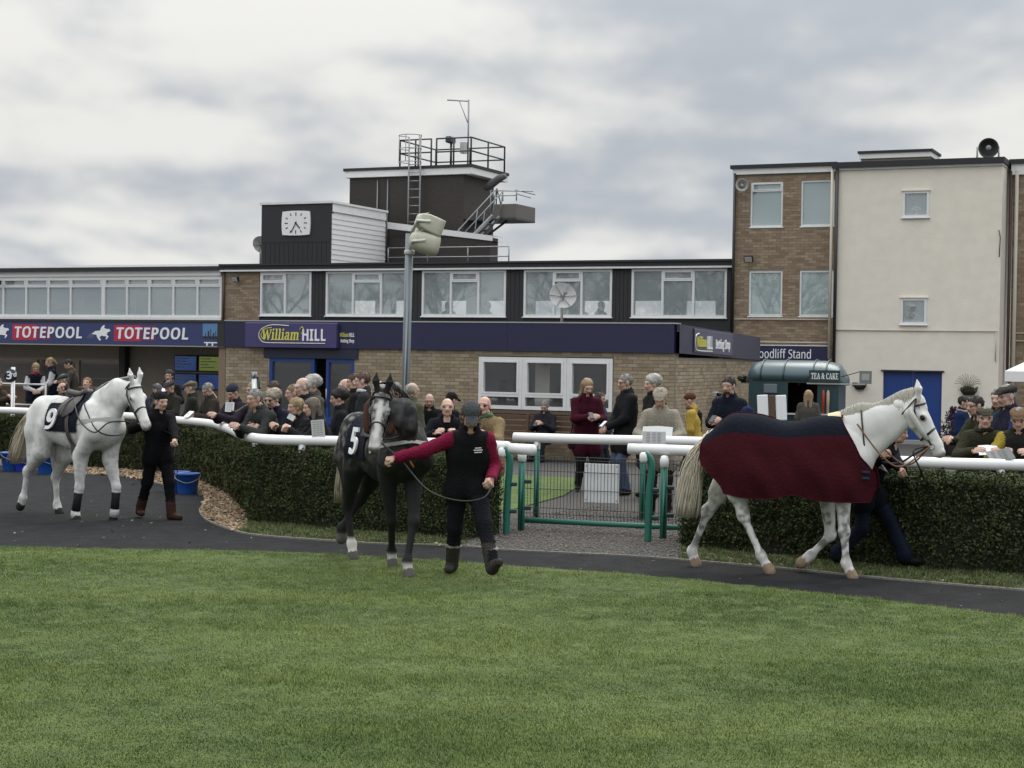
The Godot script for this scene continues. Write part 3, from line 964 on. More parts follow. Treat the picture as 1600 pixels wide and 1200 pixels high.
func roof_top(white, black, brown, roofm, metal):
	var o := Vector3(6.10, 0, -46.5)
	# clock house: black front with the clock, white lapped side
	var c := stand("clock_house", "black boarded rooftop box with white clock and white lapped side", o + Basis(Vector3.UP, TURN) * Vector3(-14.55, 4.96, -0.5))
	panel(c, "front_wall", black, -1.3, 1.3, 0.0, 1.93, -0.1, 0.0)
	planks(c, -1.3, 1.3, 0.0, 0.70, 0.0, 15, black, false)
	panel(c, "front_board", black, -1.3, 1.3, 0.71, 1.93, 0.0, 0.02)
	panel(c, "wall", brown, -1.3, -1.22, 0.0, 1.93, -3.6, -0.1)
	var side := node("side_wall", c, Vector3(1.3, 0, 0))
	side.rotation.y = PI / 2
	panel(side, "backing", white, 0.0, 3.5, 0.0, 1.93, -0.08, 0.0)
	planks(side, 0.0, 3.5, 0.0, 1.6, 0.0, 10, white)
	planks(side, 0.0, 3.5, 1.66, 1.93, 0.02, 1, white)
	var st := S()
	span(st, -1.36, 1.36, 1.93, 2.0, -3.6, 0.06)
	put(st, "roof", white, c)
	var k := thing("wall_clock", "white square clock with rounded sides showing twenty five to five", "clock", c.global_transform * Vector3(0.02, 1.32, 0.02), TURN)
	st = S()
	var face := PackedVector2Array()
	for s in 4:
		for j in 8:
			var t := -0.5 + j / 8.0
			var bulge := 0.50 + 0.03 * (1.0 - 4.0 * t * t)
			var q := Vector2(t, bulge * 0.74) if s % 2 == 0 else Vector2(t * 0.74, bulge)
			var vv: Vector2 = [Vector2(q.x, q.y), Vector2(q.y, -q.x), Vector2(-q.x, -q.y), Vector2(-q.y, q.x)][s] if s % 2 == 0 else [Vector2.ZERO, Vector2(q.y, -q.x), Vector2.ZERO, Vector2(-q.y, q.x)][s]
			face.append(vv)
	var bot := PackedVector3Array()
	var top := PackedVector3Array()
	for q in face:
		bot.append(Vector3(q.x, q.y, 0.0))
		top.append(Vector3(q.x, q.y, 0.05))
	loft(st, [bot, top])
	put(st, "face", M("clock white", Color(0.78, 0.78, 0.76), 0.4), k)
	st = S()
	for j in 12:
		var t := TAU * j / 12.0
		var e := Vector2(sin(t), cos(t)) * (0.36 if j % 3 else 0.33)
		var ln := 0.11 if j % 3 == 0 else 0.08
		box(st, Vector3(e.x * 1.08, e.y * 0.86, 0.055), Vector3(0.028, ln, 0.008), Basis(Vector3.BACK, -t))
	put(st, "hour_marks", M("lamp black", Color.BLACK), k)
	for hnd in [[0.24, 2.40, 0.04], [0.36, 3.66, 0.028]]:
		st = S()
		var t: float = -hnd[1]
		box(st, Vector3(sin(-t), cos(-t), 0) * hnd[0] * 0.4 + Vector3(0, 0, 0.066), Vector3(hnd[2], hnd[0] * 1.1, 0.008), Basis(Vector3.BACK, t))
		put(st, "hand", M("lamp black", Color.BLACK), k)
	# link roof between clock house and tower
	var l := stand("link_lobby", "brown boarded rooftop lobby with sloping white fascia", o + Basis(Vector3.UP, TURN) * Vector3(-13.2, 4.96, -3.2))
	panel(l, "wall", brown, 0.05, 3.8, 0.0, 1.05, -1.5, -0.9)
	st = S()
	var a := [Vector3(0.0, 1.62, -0.86), Vector3(3.9, 1.10, -0.86), Vector3(3.9, 0.93, -0.86), Vector3(0.0, 1.40, -0.86)]
	quad(st, a[0], a[1], a[2], a[3])
	quad(st, a[0] + Vector3(0, 0, -0.9), a[1] + Vector3(0, 0, -0.9), a[1], a[0])
	quad(st, a[3], a[2], a[2] + Vector3(0, 0, -0.9), a[3] + Vector3(0, 0, -0.9))
	put(st, "fascia", white, l)
	panel(l, "notice", M("notice", Color(0.6, 0.6, 0.56), 0.6), 1.62, 1.74, 0.5, 0.76, -0.9, -0.89)
	# tower
	var tw := Vector3(-1.73, 4.96, -56.0)
	var t := stand("roof_tower", "tall brown boarded rooftop tower with white eaves", tw)
	var body := node("tower_walls", t)
	panel(body, "front_wall", brown, -4.42, 0.0, 0.0, 3.3, -0.1, 0.0)
	panel(body, "side_wall", M("brown side", Color(0.045, 0.033, 0.028), 0.6, {"tex": "patchy", "scale": 0.8}), -0.1, -0.002, 0.0, 3.3, -2.4, -0.1)
	panel(body, "rear_wall", brown, -4.42, -0.1, 0.0, 3.3, -2.5, -2.4)
	panel(body, "end_wall", brown, -4.42, -4.32, 0.0, 3.3, -2.4, -0.1)
	st = S()
	span(st, -4.55, 0.35, 3.3, 3.52, -2.8, 0.12)
	put(st, "eaves", white, t)
	st = S()
	span(st, -4.6, 0.38, 3.52, 3.62, -2.85, 0.16)
	put(st, "roof", roofm, t)
	for x in [-2.9, -3.3]:
		rod(t, "conduit", metal, [Vector3(x, 0.4, 0.03), Vector3(x, 3.2, 0.03)], 0.025, 6)
	# caged ladder on the tower front
	var ld := thing("roof_ladder", "caged galvanised ladder up the front of the roof tower", "ladder", t.global_transform * Vector3(-1.75, 0, 0.25), TURN)
	for x in [-0.22, 0.22]:
		rod(ld, "stile", metal, [Vector3(x, 0.0, 0), Vector3(x, 4.6, 0)], 0.028, 6)
	for j in 15:
		rod(ld, "rung", metal, [Vector3(-0.22, 0.3 + j * 0.28, 0), Vector3(0.22, 0.3 + j * 0.28, 0)], 0.018, 6)
	st = S(true)
	for y in [3.7, 4.15, 4.6]:
		tube(st, curve([Vector3(-0.24, y, 0), Vector3(-0.4, y, 0.4), Vector3(0, y, 0.68), Vector3(0.4, y, 0.4), Vector3(0.24, y, 0)], 0.1), 0.016, 6)
	for x in [-0.38, 0.0, 0.38]:
		tube(st, [Vector3(x, 3.7, 0.42 + (0.24 if x == 0.0 else 0.0)), Vector3(x, 4.6, 0.42 + (0.24 if x == 0.0 else 0.0))], 0.014, 6)
	put(st, "cage", metal, ld)
	# railing round the tower roof
	var rl := thing("roof_railing", "dark tube railing round the top of the roof tower", "railing", t.global_transform * Vector3(0, 3.62, 0), TURN)
	var dk := M("dark rail", Color(0.035, 0.035, 0.038), 0.5)
	for seg in [[Vector3(-2.4, 0, 0.1), Vector3(-1.2, 0, 0.1)], [Vector3(-1.0, 0, 0.1), Vector3(0.3, 0, 0.1)], [Vector3(0.3, 0, 0.1), Vector3(0.3, 0, -2.6)], [Vector3(0.3, 0, -2.6), Vector3(-2.4, 0, -2.6)], [Vector3(-2.4, 0, -2.6), Vector3(-2.4, 0, 0.1)]]:
		for y in [0.45, 0.9]:
			rod(rl, "bar", dk, [seg[0] + Vector3(0, y, 0), seg[1] + Vector3(0, y, 0)], 0.028, 6)
		for f in [0.0, 0.5, 1.0]:
			var p: Vector3 = seg[0].lerp(seg[1], f)
			rod(rl, "post", dk, [p, p + Vector3(0, 0.92, 0)], 0.03, 6)
	var an := thing("aerial_mast", "thin metal mast with a side arm on the roof tower", "mast", t.global_transform * Vector3(-0.35, 3.62, -1.0), TURN)
	rod(an, "pole", metal, [Vector3.ZERO, Vector3(0, 2.35, 0)], 0.03, 6)
	rod(an, "arm", metal, [Vector3(0.0, 2.3, 0), Vector3(-0.82, 2.38, 0)], 0.025, 6)
	rod(an, "brace", metal, [Vector3(0.0, 1.5, 0), Vector3(-0.36, 2.33, 0)], 0.016, 6)
	st = S()
	rbox(st, Vector3(-0.12, 0.7, 0.1), Vector3(0.2, 0.4, 0.2), 0.02)
	put(st, "equipment_box", M("box white", Color(0.5, 0.5, 0.48), 0.5), an)
	var cm := thing("roof_camera", "small dark camera head on the tower roof beside the mast", "camera", t.global_transform * Vector3(-0.75, 3.62, -0.5), TURN)
	rod(cm, "stem", dk, [Vector3.ZERO, Vector3(0, 0.8, 0)], 0.04, 6)
	st = S()
	rbox(st, Vector3(0, 0.92, 0.05), Vector3(0.22, 0.22, 0.4), 0.03)
	put(st, "housing", dk, cm)
	# outside stair and camera balcony on the tower's side
	var sr := thing("outside_stair", "steep galvanised stair climbing the side of the roof tower", "stairs", t.global_transform * Vector3(0.0, 0, 0), TURN)
	var s0 := Vector3(-0.4, 0.0, 0.7)
	var s1 := Vector3(1.35, 1.85, 0.25)
	for sd in [-0.28, 0.28]:
		var off := Vector3(0, 0, sd)
		st = S()
		tube(st, [s0 + off, s1 + off], 0.06, 4)
		put(st, "stringer", metal, sr)
		rod(sr, "handrail", metal, [s0 + off + Vector3(0.1, 0.75, 0), s1 + off + Vector3(0.1, 0.85, 0)], 0.022, 6)
		for j in 4:
			var p := s0.lerp(s1, j / 3.0) + off
			rod(sr, "baluster", metal, [p, p + Vector3(0.08, 0.8, 0)], 0.018, 6)
	for j in 10:
		var p := s0.lerp(s1, (j + 0.5) / 10.0)
		st = S()
		box(st, p, Vector3(0.2, 0.03, 0.54))
		put(st, "tread", M("tread", Color(0.12, 0.12, 0.12), 0.7), sr)
	var bl := thing("camera_balcony", "small dark steel balcony hung on the roof tower's side", "balcony", t.global_transform * Vector3(0.0, 1.75, -0.9), TURN)
	st = S()
	span(st, 0.0, 1.9, 0.0, 0.07, -0.8, 0.8)
	put(st, "deck", dk, bl)
	st = S()
	span(st, 1.05, 1.9, 0.07, 0.52, 0.76, 0.8)
	span(st, 1.86, 1.9, 0.07, 0.52, -0.8, 0.76)
	put(st, "side_panels", M("balcony brown", Color(0.11, 0.10, 0.09), 0.6), bl)
	rod(bl, "brace", dk, [Vector3(1.4, 0.0, 0.4), Vector3(0.05, -0.9, 0.4)], 0.04, 6)
	for q in [[Vector3(0.95, 0.98, 0.78), Vector3(2.5, 0.92, 0.78)], [Vector3(1.9, 0.62, 0.78), Vector3(1.9, 1.0, 0.78)], [Vector3(1.4, 0.62, 0.78), Vector3(1.4, 1.0, 0.78)], [Vector3(0.95, 0.1, 0.78), Vector3(0.95, 1.0, 0.78)], [Vector3(0.95, 0.8, 0.78), Vector3(1.9, 0.8, 0.78)], [Vector3(1.88, 0.98, -0.8), Vector3(1.88, 0.98, 0.8)], [Vector3(1.9, 0.85, 0.78), Vector3(2.35, 0.72, 0.6)]]:
		rod(bl, "bar", metal, q, 0.02, 6)
	var tc := thing("covered_camera", "hooded television camera standing on the tower balcony", "camera", t.global_transform * Vector3(0.95, 1.85, -0.6), TURN)
	for a3 in 3:
		var q := Vector3(cos(a3 * TAU / 3), 0, sin(a3 * TAU / 3)) * 0.3
		rod(tc, "tripod_leg", dk, [q, Vector3(0, 1.0, 0)], 0.022, 6)
	st = S(true)
	tube(st, [Vector3(-0.45, 1.0, 0), Vector3(-0.2, 1.15, 0), Vector3(0.1, 1.35, 0), Vector3(0.32, 1.42, 0)], [0.08, 0.14, 0.13, 0.09], 9)
	put(st, "hood", M("hood", Color(0.07, 0.07, 0.075), 0.7), tc)
	# low roof rail
	var rr := thing("low_roof_rail", "low grey tube rail on the flat roof before the tower", "railing", o + Basis(Vector3.UP, TURN) * Vector3(-9.5, 4.96, -1.4), TURN)
	for y in [0.25, 0.55]:
		rod(rr, "bar", metal, [Vector3(-2.2, y, 0), Vector3(2.0, y, 0)], 0.02, 6)
	for x in [-2.2, -0.8, 0.6, 2.0]:
		rod(rr, "post", metal, [Vector3(x, 0, 0), Vector3(x, 0.56, 0)], 0.02, 6)
	dish(o + Basis(Vector3.UP, TURN) * Vector3(-16.15, 4.96, -0.9), 0.30, 0.55, "round mesh satellite dish beside the rooftop clock house", 0.5)
	dish(Vector3(3.28, 0, -33.5) + Basis(Vector3.UP, TURN) * Vector3(-3.32, 2.75, -2.0), 0.30, 0.62, "grey satellite dish on a pole above the navy fascia", 0.15)

func dish(where: Vector3, r: float, h: float, label: String, yaw: float):
	var t := thing("satellite_dish", label, "satellite dish", where, yaw)
	var gm := M("dish grey", Color(0.42, 0.42, 0.41), 0.6, {"tex": "mottle", "scale": 2.0})
	rod(t, "pole", M("dish pole", Color(0.3, 0.3, 0.3), 0.5), [Vector3.ZERO, Vector3(0, h, 0)], 0.03)
	var st := S(true)
	var bb := Basis(Vector3.RIGHT, 1.2)
	var last_ := PackedVector3Array()
	for k in 8:
		var q := k / 7.0
		var g := PackedVector3Array()
		for a in 28:
			g.append(Vector3(0, h + 0.1, 0.02) + bb * Vector3(cos(a * TAU / 28.0) * r * (q + 0.01), 0.09 * q * q, sin(a * TAU / 28.0) * r * (q + 0.01)))
		if k:
			loft(st, [last_, g], false)
		last_ = g
	put(st, "reflector", gm, t)
	st = S(true)
	for k in 6:
		var d := bb * Vector3(cos(k * TAU / 6), 0.30, sin(k * TAU / 6))
		tube(st, [Vector3(0, h + 0.1, 0.03), Vector3(0, h + 0.1, 0.03) + d * r * 0.97], 0.008, 5)
	put(st, "ribs", M("dish rib", Color(0.2, 0.2, 0.2), 0.6), t)
	rod(t, "feed_arm", M("dish rib", Color.WHITE), [Vector3(0, h + 0.02, 0.05), Vector3(0, h + 0.15, 0.38)], 0.012, 6)
	st = S()
	rbox(st, Vector3(0, h + 0.17, 0.4), Vector3(0.07, 0.07, 0.1), 0.01)
	put(st, "feed_head", M("dish rib", Color.WHITE), t)

func right_block(white, roofm, render_, glass, pipe, navy, bluep):
	var o := Vector3(6.16, 0, -46.0)
	var g := stand("brick_block", "three storey brown brick block with tall plain windows", o)
	var wins := [[0.38, 1.29, 5.81, 7.05, {0: [6.80]}], [1.80, 2.72, 5.81, 7.05, {}], [0.38, 1.32, 3.36, 4.60, {}], [1.80, 2.73, 3.36, 4.60, {}]]
	var holes := []
	for w in wins:
		holes.append([w[0], w[1], w[2], w[3]])
	brick_wall(g, -0.1, 2.76, 0.0, 7.26, 0.0, holes, 300, TANB)
	for w in wins:
		window(g, w[0], w[1], w[2], w[3], -0.02, [], w[4], white, M("pale glass", Color(0.55, 0.66, 0.66, 0.35), 0.02, {"spec": 0.9, "metal": 0.25}), 0.045, 0.08)
	panel(g, "side_wall", M("taupe brick", Color.WHITE), -0.1, 0.0, 0.0, 7.26, -8.0, -0.25)
	panel(g, "inner_wall", M("room wall", Color.WHITE), 0.0, 2.75, 2.9, 7.2, -1.6, -1.5)
	panel(g, "upper_floor", M("room wall", Color.WHITE), 0.0, 2.75, 5.2, 5.4, -1.5, -0.25)
	panel(g, "eaves", white, -0.12, 2.78, 7.262, 7.42, -8.0, 0.08)
	panel(g, "roof", roofm, -0.18, 2.8, 7.42, 7.52, -8.1, 0.14)
	rod(g, "drainpipe", pipe, [Vector3(-0.06, 7.3, 0.07), Vector3(-0.06, 2.7, 0.07)], 0.04)
	rod(g, "conduit", M("cream pipe", Color(0.5, 0.45, 0.38), 0.6), [Vector3(0.0, 3.27, 0.05), Vector3(2.7, 3.27, 0.05)], 0.018)
	rod(g, "conduit", M("cream pipe", Color.WHITE), [Vector3(0.55, 2.64, 0.05), Vector3(2.7, 2.64, 0.05)], 0.018)
	var sg := node("name_board", g)
	panel(sg, "board", navy, 0.3, 2.68, 2.10, 2.54, 0.01, 0.06)
	panel(sg, "trim", white, 0.3, 2.68, 2.545, 2.57, 0.01, 0.07)
	text("lettering", "Goodliff Stand", 0.24, M("sign white", Color.WHITE), sg, Vector3(1.36, 2.32, 0.066), {"width": 1.62, "weight": 500})
	security_light(g, Vector3(0.42, 4.92, 0.0))
	horn(g.global_transform * Vector3(0.12, 6.93, 0.05))
	# rendered stair tower
	var w := stand("rendered_block", "plain cream rendered block with two small square windows and a blue door", o + Basis(Vector3.UP, TURN) * Vector3(0, 0, 0.25))
	var st := S()
	var dr := [4.17, 5.71, 0.10, 1.9]
	var sq := [[4.60, 5.29, 5.97, 6.66], [4.60, 5.28, 3.15, 3.84]]
	var xs := [2.80, 4.17, 4.60, 5.28, 5.71, 7.14]
	for k in xs.size() - 1:
		var mid: float = (xs[k] + xs[k + 1]) * 0.5
		var lo := 0.0
		for q in [dr, sq[1], sq[0]]:
			if mid > q[0] and mid < q[1]:
				if q[2] > lo:
					span(st, xs[k], xs[k + 1], lo, q[2], -0.3, 0.0)
				lo = q[3]
		span(st, xs[k], xs[k + 1], lo, 7.26, -0.3, 0.0)
	put(st, "wall", render_, w)
	for q in sq:
		window(w, q[0], q[1], q[2], q[3], 0.02, [], {}, white, glass, 0.06, 0.09)
		panel(w, "window_hood", render_, q[0] - 0.03, q[1] + 0.03, q[3] + 0.002, q[3] + 0.03, -0.02, 0.05)
		panel(w, "room_back", M("dark room", Color.WHITE), q[0] - 0.1, q[1] + 0.1, q[2] - 0.1, q[3] + 0.1, -0.7, -0.65)
		vase(w.global_transform * Vector3((q[0] + q[1]) * 0.5, q[2] + 0.06, -0.14), "upper" if q[2] > 5 else "lower")
	panel(w, "side_wall", render_, 2.80, 2.9, 0.0, 7.26, -6.0, -0.3)
	panel(w, "side_wall", render_, 7.04, 7.14, 0.0, 7.26, -6.0, -0.3)
	panel(w, "eaves", white, 2.76, 7.16, 7.262, 7.32, -6.0, 0.06)
	panel(w, "roof", roofm, 2.72, 7.2, 7.32, 7.47, -6.0, 0.14)
	rod(w, "drainpipe", pipe, [Vector3(2.86, 7.3, 0.08), Vector3(2.86, 1.9, 0.08)], 0.045)
	rod(w, "drainpipe", M("cream pipe", Color.WHITE), [Vector3(2.72, 7.3, 0.05), Vector3(2.72, 2.2, 0.05)], 0.04)
	rod(w, "conduit", M("cream pipe", Color.WHITE), [Vector3(2.8, 2.985, 0.03), Vector3(7.1, 2.985, 0.03)], 0.016)
	rod(w, "conduit", M("cream pipe", Color.WHITE), [Vector3(7.06, 2.985, 0.03), Vector3(7.06, 2.2, 0.03)], 0.014)
	rod(w, "cable", pipe, [Vector3(7.08, 5.6, 0.03), Vector3(7.12, 5.4, 0.03), Vector3(7.1, 4.9, 0.03)], 0.012)
	var d := node("door", w)
	panel(d, "door_leaf", bluep, 4.17, 4.935, 0.10, 1.9, -0.14, -0.09)
	panel(d, "door_leaf", bluep, 4.945, 5.71, 0.10, 1.9, -0.14, -0.09)
	panel(d, "door_head", M("lamp black", Color.BLACK), 4.12, 5.76, 1.9, 1.94, -0.1, 0.05)
	panel(w, "door_step", M("step", Color(0.3, 0.29, 0.27), 0.9), 4.0, 5.9, 0.0, 0.10, -0.3, 0.35)
	# end block at the picture's edge, chimney and siren
	var e := stand("end_block", "brown brick end block beyond the rendered wall", o + Basis(Vector3.UP, TURN) * Vector3(7.3, 0, -0.6))
	brick_wall(e, 0.0, 4.0, 0.0, 7.1, 0.0, [], 300, TANB)
	panel(e, "eaves", white, -0.05, 4.1, 7.1, 7.38, -4.0, 0.08)
	panel(e, "roof", roofm, -0.1, 4.2, 7.38, 7.5, -4.0, 0.14)
	rod(e, "drainpipe", M("cream pipe", Color.WHITE), [Vector3(0.1, 7.2, 0.06), Vector3(0.1, 0, 0.06)], 0.05)
	rod(e, "drainpipe", M("brown pipe", Color.WHITE), [Vector3(-0.05, 7.2, 0.06), Vector3(-0.05, 0, 0.06)], 0.04)
	for y in [2.75, 2.95]:
		rod(e, "conduit", M("cream pipe", Color.WHITE), [Vector3(0.1, y, 0.05), Vector3(3.8, y, 0.05)], 0.02)
	var c := stand("roof_plant_room", "small brick plant room with a white trimmed flat roof on the tall block", o + Basis(Vector3.UP, TURN) * Vector3(2.97, 7.47, -2.0))
	brick_wall(c, 0.0, 1.9, 0.0, 0.36, 0.0, [], 60, TANB)
	panel(c, "side_wall", M("taupe brick", Color.WHITE), 1.65, 1.9, 0.0, 0.36, -1.2, -0.25)
	panel(c, "eaves", white, -0.04, 1.95, 0.36, 0.50, -1.25, 0.05)
	panel(c, "roof", roofm, -0.08, 1.99, 0.50, 0.57, -1.3, 0.09)
	var s := thing("roof_siren", "round black speaker drum in a metal frame on the roof edge", "loudspeaker", o + Basis(Vector3.UP, TURN) * Vector3(6.5, 7.47, -1.5), -0.2)
	st = S(true)
	lathe(st, Vector3(0, 0.45, -0.22), [[0.05, 0.0], [0.22, 0.02], [0.24, 0.2], [0.27, 0.44], [0.25, 0.45], [0.2, 0.36], [0.06, 0.3]], 24, Basis(Vector3.RIGHT, PI / 2))
	put(st, "drum", M("lamp black", Color.BLACK), s)
	st = S(true)
	lathe(st, Vector3(0, 0.45, 0.20), [[0.02, 0.0], [0.08, 0.01], [0.06, 0.05]], 16, Basis(Vector3.RIGHT, PI / 2))
	put(st, "hub", M("dish rib", Color.WHITE), s)
	for x in [-0.28, 0.28]:
		rod(s, "frame_leg", M("galvanised", Color.WHITE), [Vector3(x, 0, -0.2), Vector3(x, 0.5, 0), Vector3(x, 0, 0.25)], 0.022, 6)
	st = S()
	span(st, -0.34, 0.34, 0.0, 0.05, -0.35, 0.35)
	put(st, "base_frame", M("galvanised", Color.WHITE), s)

func vase(where: Vector3, which: String):
	var v := thing("window_flowers", "small white flowers in the %s square window" % which, "flowers", where, TURN)
	var st := S(true)
	lathe(st, Vector3.ZERO, [[0.03, 0.0], [0.045, 0.04], [0.025, 0.1], [0.035, 0.13]], 10)
	put(st, "vase", M("vase", Color(0.5, 0.5, 0.5), 0.3), v)
	for k in 7:
		st = S(true)
		var c := Vector3(cos(k * 0.9) * 0.09, 0.16 + 0.03 * (k % 3), sin(k * 0.9) * 0.05)
		lathe(st, c, [[0.004, -0.02], [0.04, 0.0], [0.03, 0.03], [0.004, 0.04]], 6)
		tube(st, [Vector3(0, 0.1, 0), c], 0.004, 4)
		put(st, "flower", M("petal", Color(0.75, 0.72, 0.70), 0.6), v)

func horn(where: Vector3):
	var t := thing("horn_speaker", "grey horn loudspeaker high on the brick block's corner", "loudspeaker", where, TURN + 0.35)
	var gm := M("horn grey", Color(0.36, 0.35, 0.33), 0.6)
	var st := S(true)
	lathe(st, Vector3(0, 0, 0.08), [[0.05, 0.0], [0.06, 0.1], [0.10, 0.22], [0.17, 0.34], [0.18, 0.35], [0.15, 0.33], [0.06, 0.16]], 20, Basis(Vector3.RIGHT, PI / 2))
	put(st, "bell", gm, t)
	st = S(true)
	lathe(st, Vector3(0, 0, 0.22), [[0.01, 0.0], [0.05, 0.0], [0.05, 0.14], [0.01, 0.16]], 14, Basis(Vector3.RIGHT, PI / 2))
	put(st, "driver", gm, t)
	rod(t, "bracket", M("lamp black", Color.BLACK), [Vector3(0, 0.1, -0.02), Vector3(0, 0, 0.12)], 0.02, 6)

# ---------------------------------------------------------------- rails, gate, hedges
const RAIL_Y := 1.06
func rail_line(list: Array) -> Array:
	var o := []
	for q in list:
		o.append(gp(q[0], q[1], q[2] if q.size() > 2 else RAIL_Y))
	return o
func white_rail(label: String, list: Array, posts: Array, group := ""):
	var pts := curve(rail_line(list), 0.2)
	var base: Vector3 = pts[0]
	var t := thing("running_rail", label, "rail", Vector3(base.x, 0, base.z), 0.0, group)
	var plastic := M("rail white", Color(0.80, 0.80, 0.79), 0.35, {"tex": "mottle", "scale": 0.7})
	var green := M("post green", Color(0.018, 0.14, 0.10), 0.45, {"tex": "mottle", "scale": 2.0})
	var loc := []
	for p in pts:
		loc.append(p - t.position)
	var st := S(true)
	tube(st, loc, 0.063, 16)
	put(st, "tube", plastic, t)
	for f in posts:
		var k := int(f * (loc.size() - 1))
		var p: Vector3 = loc[k]
		st = S(true)
		tube(st, [Vector3(p.x, 0, p.z), Vector3(p.x, p.y - 0.14, p.z)], 0.038, 10)
		put(st, "post", green, t)
		st = S(true)
		tube(st, [Vector3(p.x, p.y - 0.15, p.z), Vector3(p.x, p.y - 0.04, p.z)], 0.045, 10)
		put(st, "saddle", plastic, t)
	return t

func build_rails():
	var plastic := M("rail white", Color(0.80, 0.80, 0.79), 0.35, {"tex": "mottle", "scale": 0.7})
	var green := M("post green", Color(0.018, 0.14, 0.10), 0.45, {"tex": "mottle", "scale": 2.0})
	white_rail("long white plastic rail curving over the hedge beside the wood chips", [[-90, 639, 0.97], [0, 641, 0.97], [100, 645, 0.97], [200, 650, 0.97], [262, 655, 0.97], [324, 661, 0.98], [352, 668, 1.0], [380, 680, 1.04], [408, 686], [455, 688], [507, 689], [700, 693], [794, 698]], [0.05, 0.25, 0.85])
	white_rail("white rail carried by posts above the far side of the mesh gate", [[803, 683], [900, 686], [1090, 690], [1240, 695]], [0.08, 0.5, 0.95])
	white_rail("white rail over the long dark hedge behind the rugged grey horse", [[982, 701], [1090, 705], [1240, 713], [1440, 723], [1600, 727], [1720, 730]], [0.3, 0.55, 0.8])
	white_rail("short stub of white rail with open end at the gate post", [[799, 701], [834, 703]], [])
	white_rail("short grey white rail branching behind the leaning spectators", [[376, 671], [432, 676]], [0.9])
	# gate posts
	var i := 0
	for q in [[791, 838, 1], [814, 832, 0], [1012, 850, 1], [1036, 845, 0]]:
		var b := gp(q[0], q[1])
		var t := thing("gate_post", ["green post with curved top at the stub rail", "straight green post hinging the mesh gate, white cap", "green post with curved top beside the tail of the rugged horse", "straight green post where the mesh gate closes, white cap"][i], "post", b)
		var st := S(true)
		if q[2]:
			tube(st, curve([Vector3.ZERO, Vector3(0.01, 0.55, 0), Vector3(0.03, 0.85, 0), Vector3(0.01, 0.98, 0), Vector3(-0.05, 1.04, 0)], 0.08), 0.042, 12)
			put(st, "tube", green, t)
			st = S(true)
			lathe(st, Vector3(-0.06, 0.93, 0), [[0.03, 0.0], [0.05, 0.03], [0.05, 0.1], [0.03, 0.12]], 12)
		else:
			tube(st, [Vector3.ZERO, Vector3(0, 0.88, 0)], 0.042, 12)
			put(st, "tube", green, t)
			st = S(true)
			lathe(st, Vector3(0, 0.86, 0), [[0.05, 0.0], [0.055, 0.08], [0.04, 0.13], [0.02, 0.14]], 12)
		put(st, "cap", plastic, t)
		st = S()
		for y in [0.3, 0.62]:
			rbox(st, Vector3(0.05, y, 0), Vector3(0.14, 0.05, 0.06), 0.01)
		put(st, "bracket", M("bracket dark", Color(0.01, 0.04, 0.035), 0.5), t)
		st = S(true)
		lathe(st, Vector3(0, -0.01, 0), [[0.09, 0.0], [0.09, 0.03], [0.05, 0.035]], 12)
		put(st, "ground_socket", M("rust", Color(0.10, 0.05, 0.035), 0.9), t)
		i += 1
	mesh_panel("mesh_gate", "green tubed gate of black wire mesh", gp(818, 829), gp(1072, 842), 0.16, 0.92, true, "gate")
	mesh_panel("mesh_fence", "black wire mesh fence panel between hedge and gate post", gp(716, 838), gp(790, 832), 0.05, 0.92, false, "fence")
	# white notice on the gate
	var ga := gp(818, 829)
	var gb := gp(1072, 842)
	var dir := (gb - ga).normalized()
	var nb := thing("blank_notice", "blank white square notice fixed to the mesh gate", "notice", ga + dir * 0.76 + Vector3(0, 0.38, -0.025), atan2(-dir.z, dir.x))
	var s := S()
	rbox(s, Vector3(0.22, 0.235, 0), Vector3(0.44, 0.47, 0.012), 0.003)
	put(s, "board", M("notice white", Color(0.78, 0.79, 0.80), 0.4), nb)
	for q in [[0.03, 0.03], [0.41, 0.03], [0.03, 0.44], [0.41, 0.44]]:
		s = S(true)
		lathe(s, Vector3(q[0], q[1], 0.006), [[0.008, 0.0], [0.006, 0.004]], 6, Basis(Vector3.RIGHT, PI / 2))
		put(s, "fixing", M("lamp black", Color.BLACK), nb)

func mesh_panel(called: String, label: String, a: Vector3, b: Vector3, y0: float, y1: float, tubed: bool, category: String):
	var d := b - a
	var n := d.length()
	var t := thing(called, label, category, a, atan2(-d.z, d.x))
	var wire := M("wire", Color(0.012, 0.014, 0.013), 0.5)
	var st := S()
	var c := int(n / 0.042)
	for k in c + 1:
		var x := n * k / c
		tube(st, [Vector3(x, y0, 0), Vector3(x, y0 + 0.10, 0.022), Vector3(x, y0 + 0.13, 0), Vector3(x, y1, 0)], 0.0032, 4)
	var o := put(st, "wires", wire, t)
	o.set_meta("kind", "stuff")
	for y in [y0 + 0.0, y0 + 0.06, y0 + 0.13, y0 + 0.36, y0 + 0.58, y1 - 0.04, y1]:
		st = S()
		tube(st, [Vector3(0, y, 0.006), Vector3(n, y, 0.006)], 0.0042, 4)
		put(st, "cross_wire", wire, t)
	if tubed:
		st = S(true)
		tube(st, [Vector3(0, y0 - 0.03, 0), Vector3(n, y0 - 0.03, 0)], 0.034, 12)
		put(st, "bottom_tube", M("post green", Color.WHITE), t)
		st = S(true)
		tube(st, [Vector3(n, y0 - 0.03, 0), Vector3(n, y1, 0)], 0.022, 8)
		put(st, "closing_tube", M("post green", Color.WHITE), t)

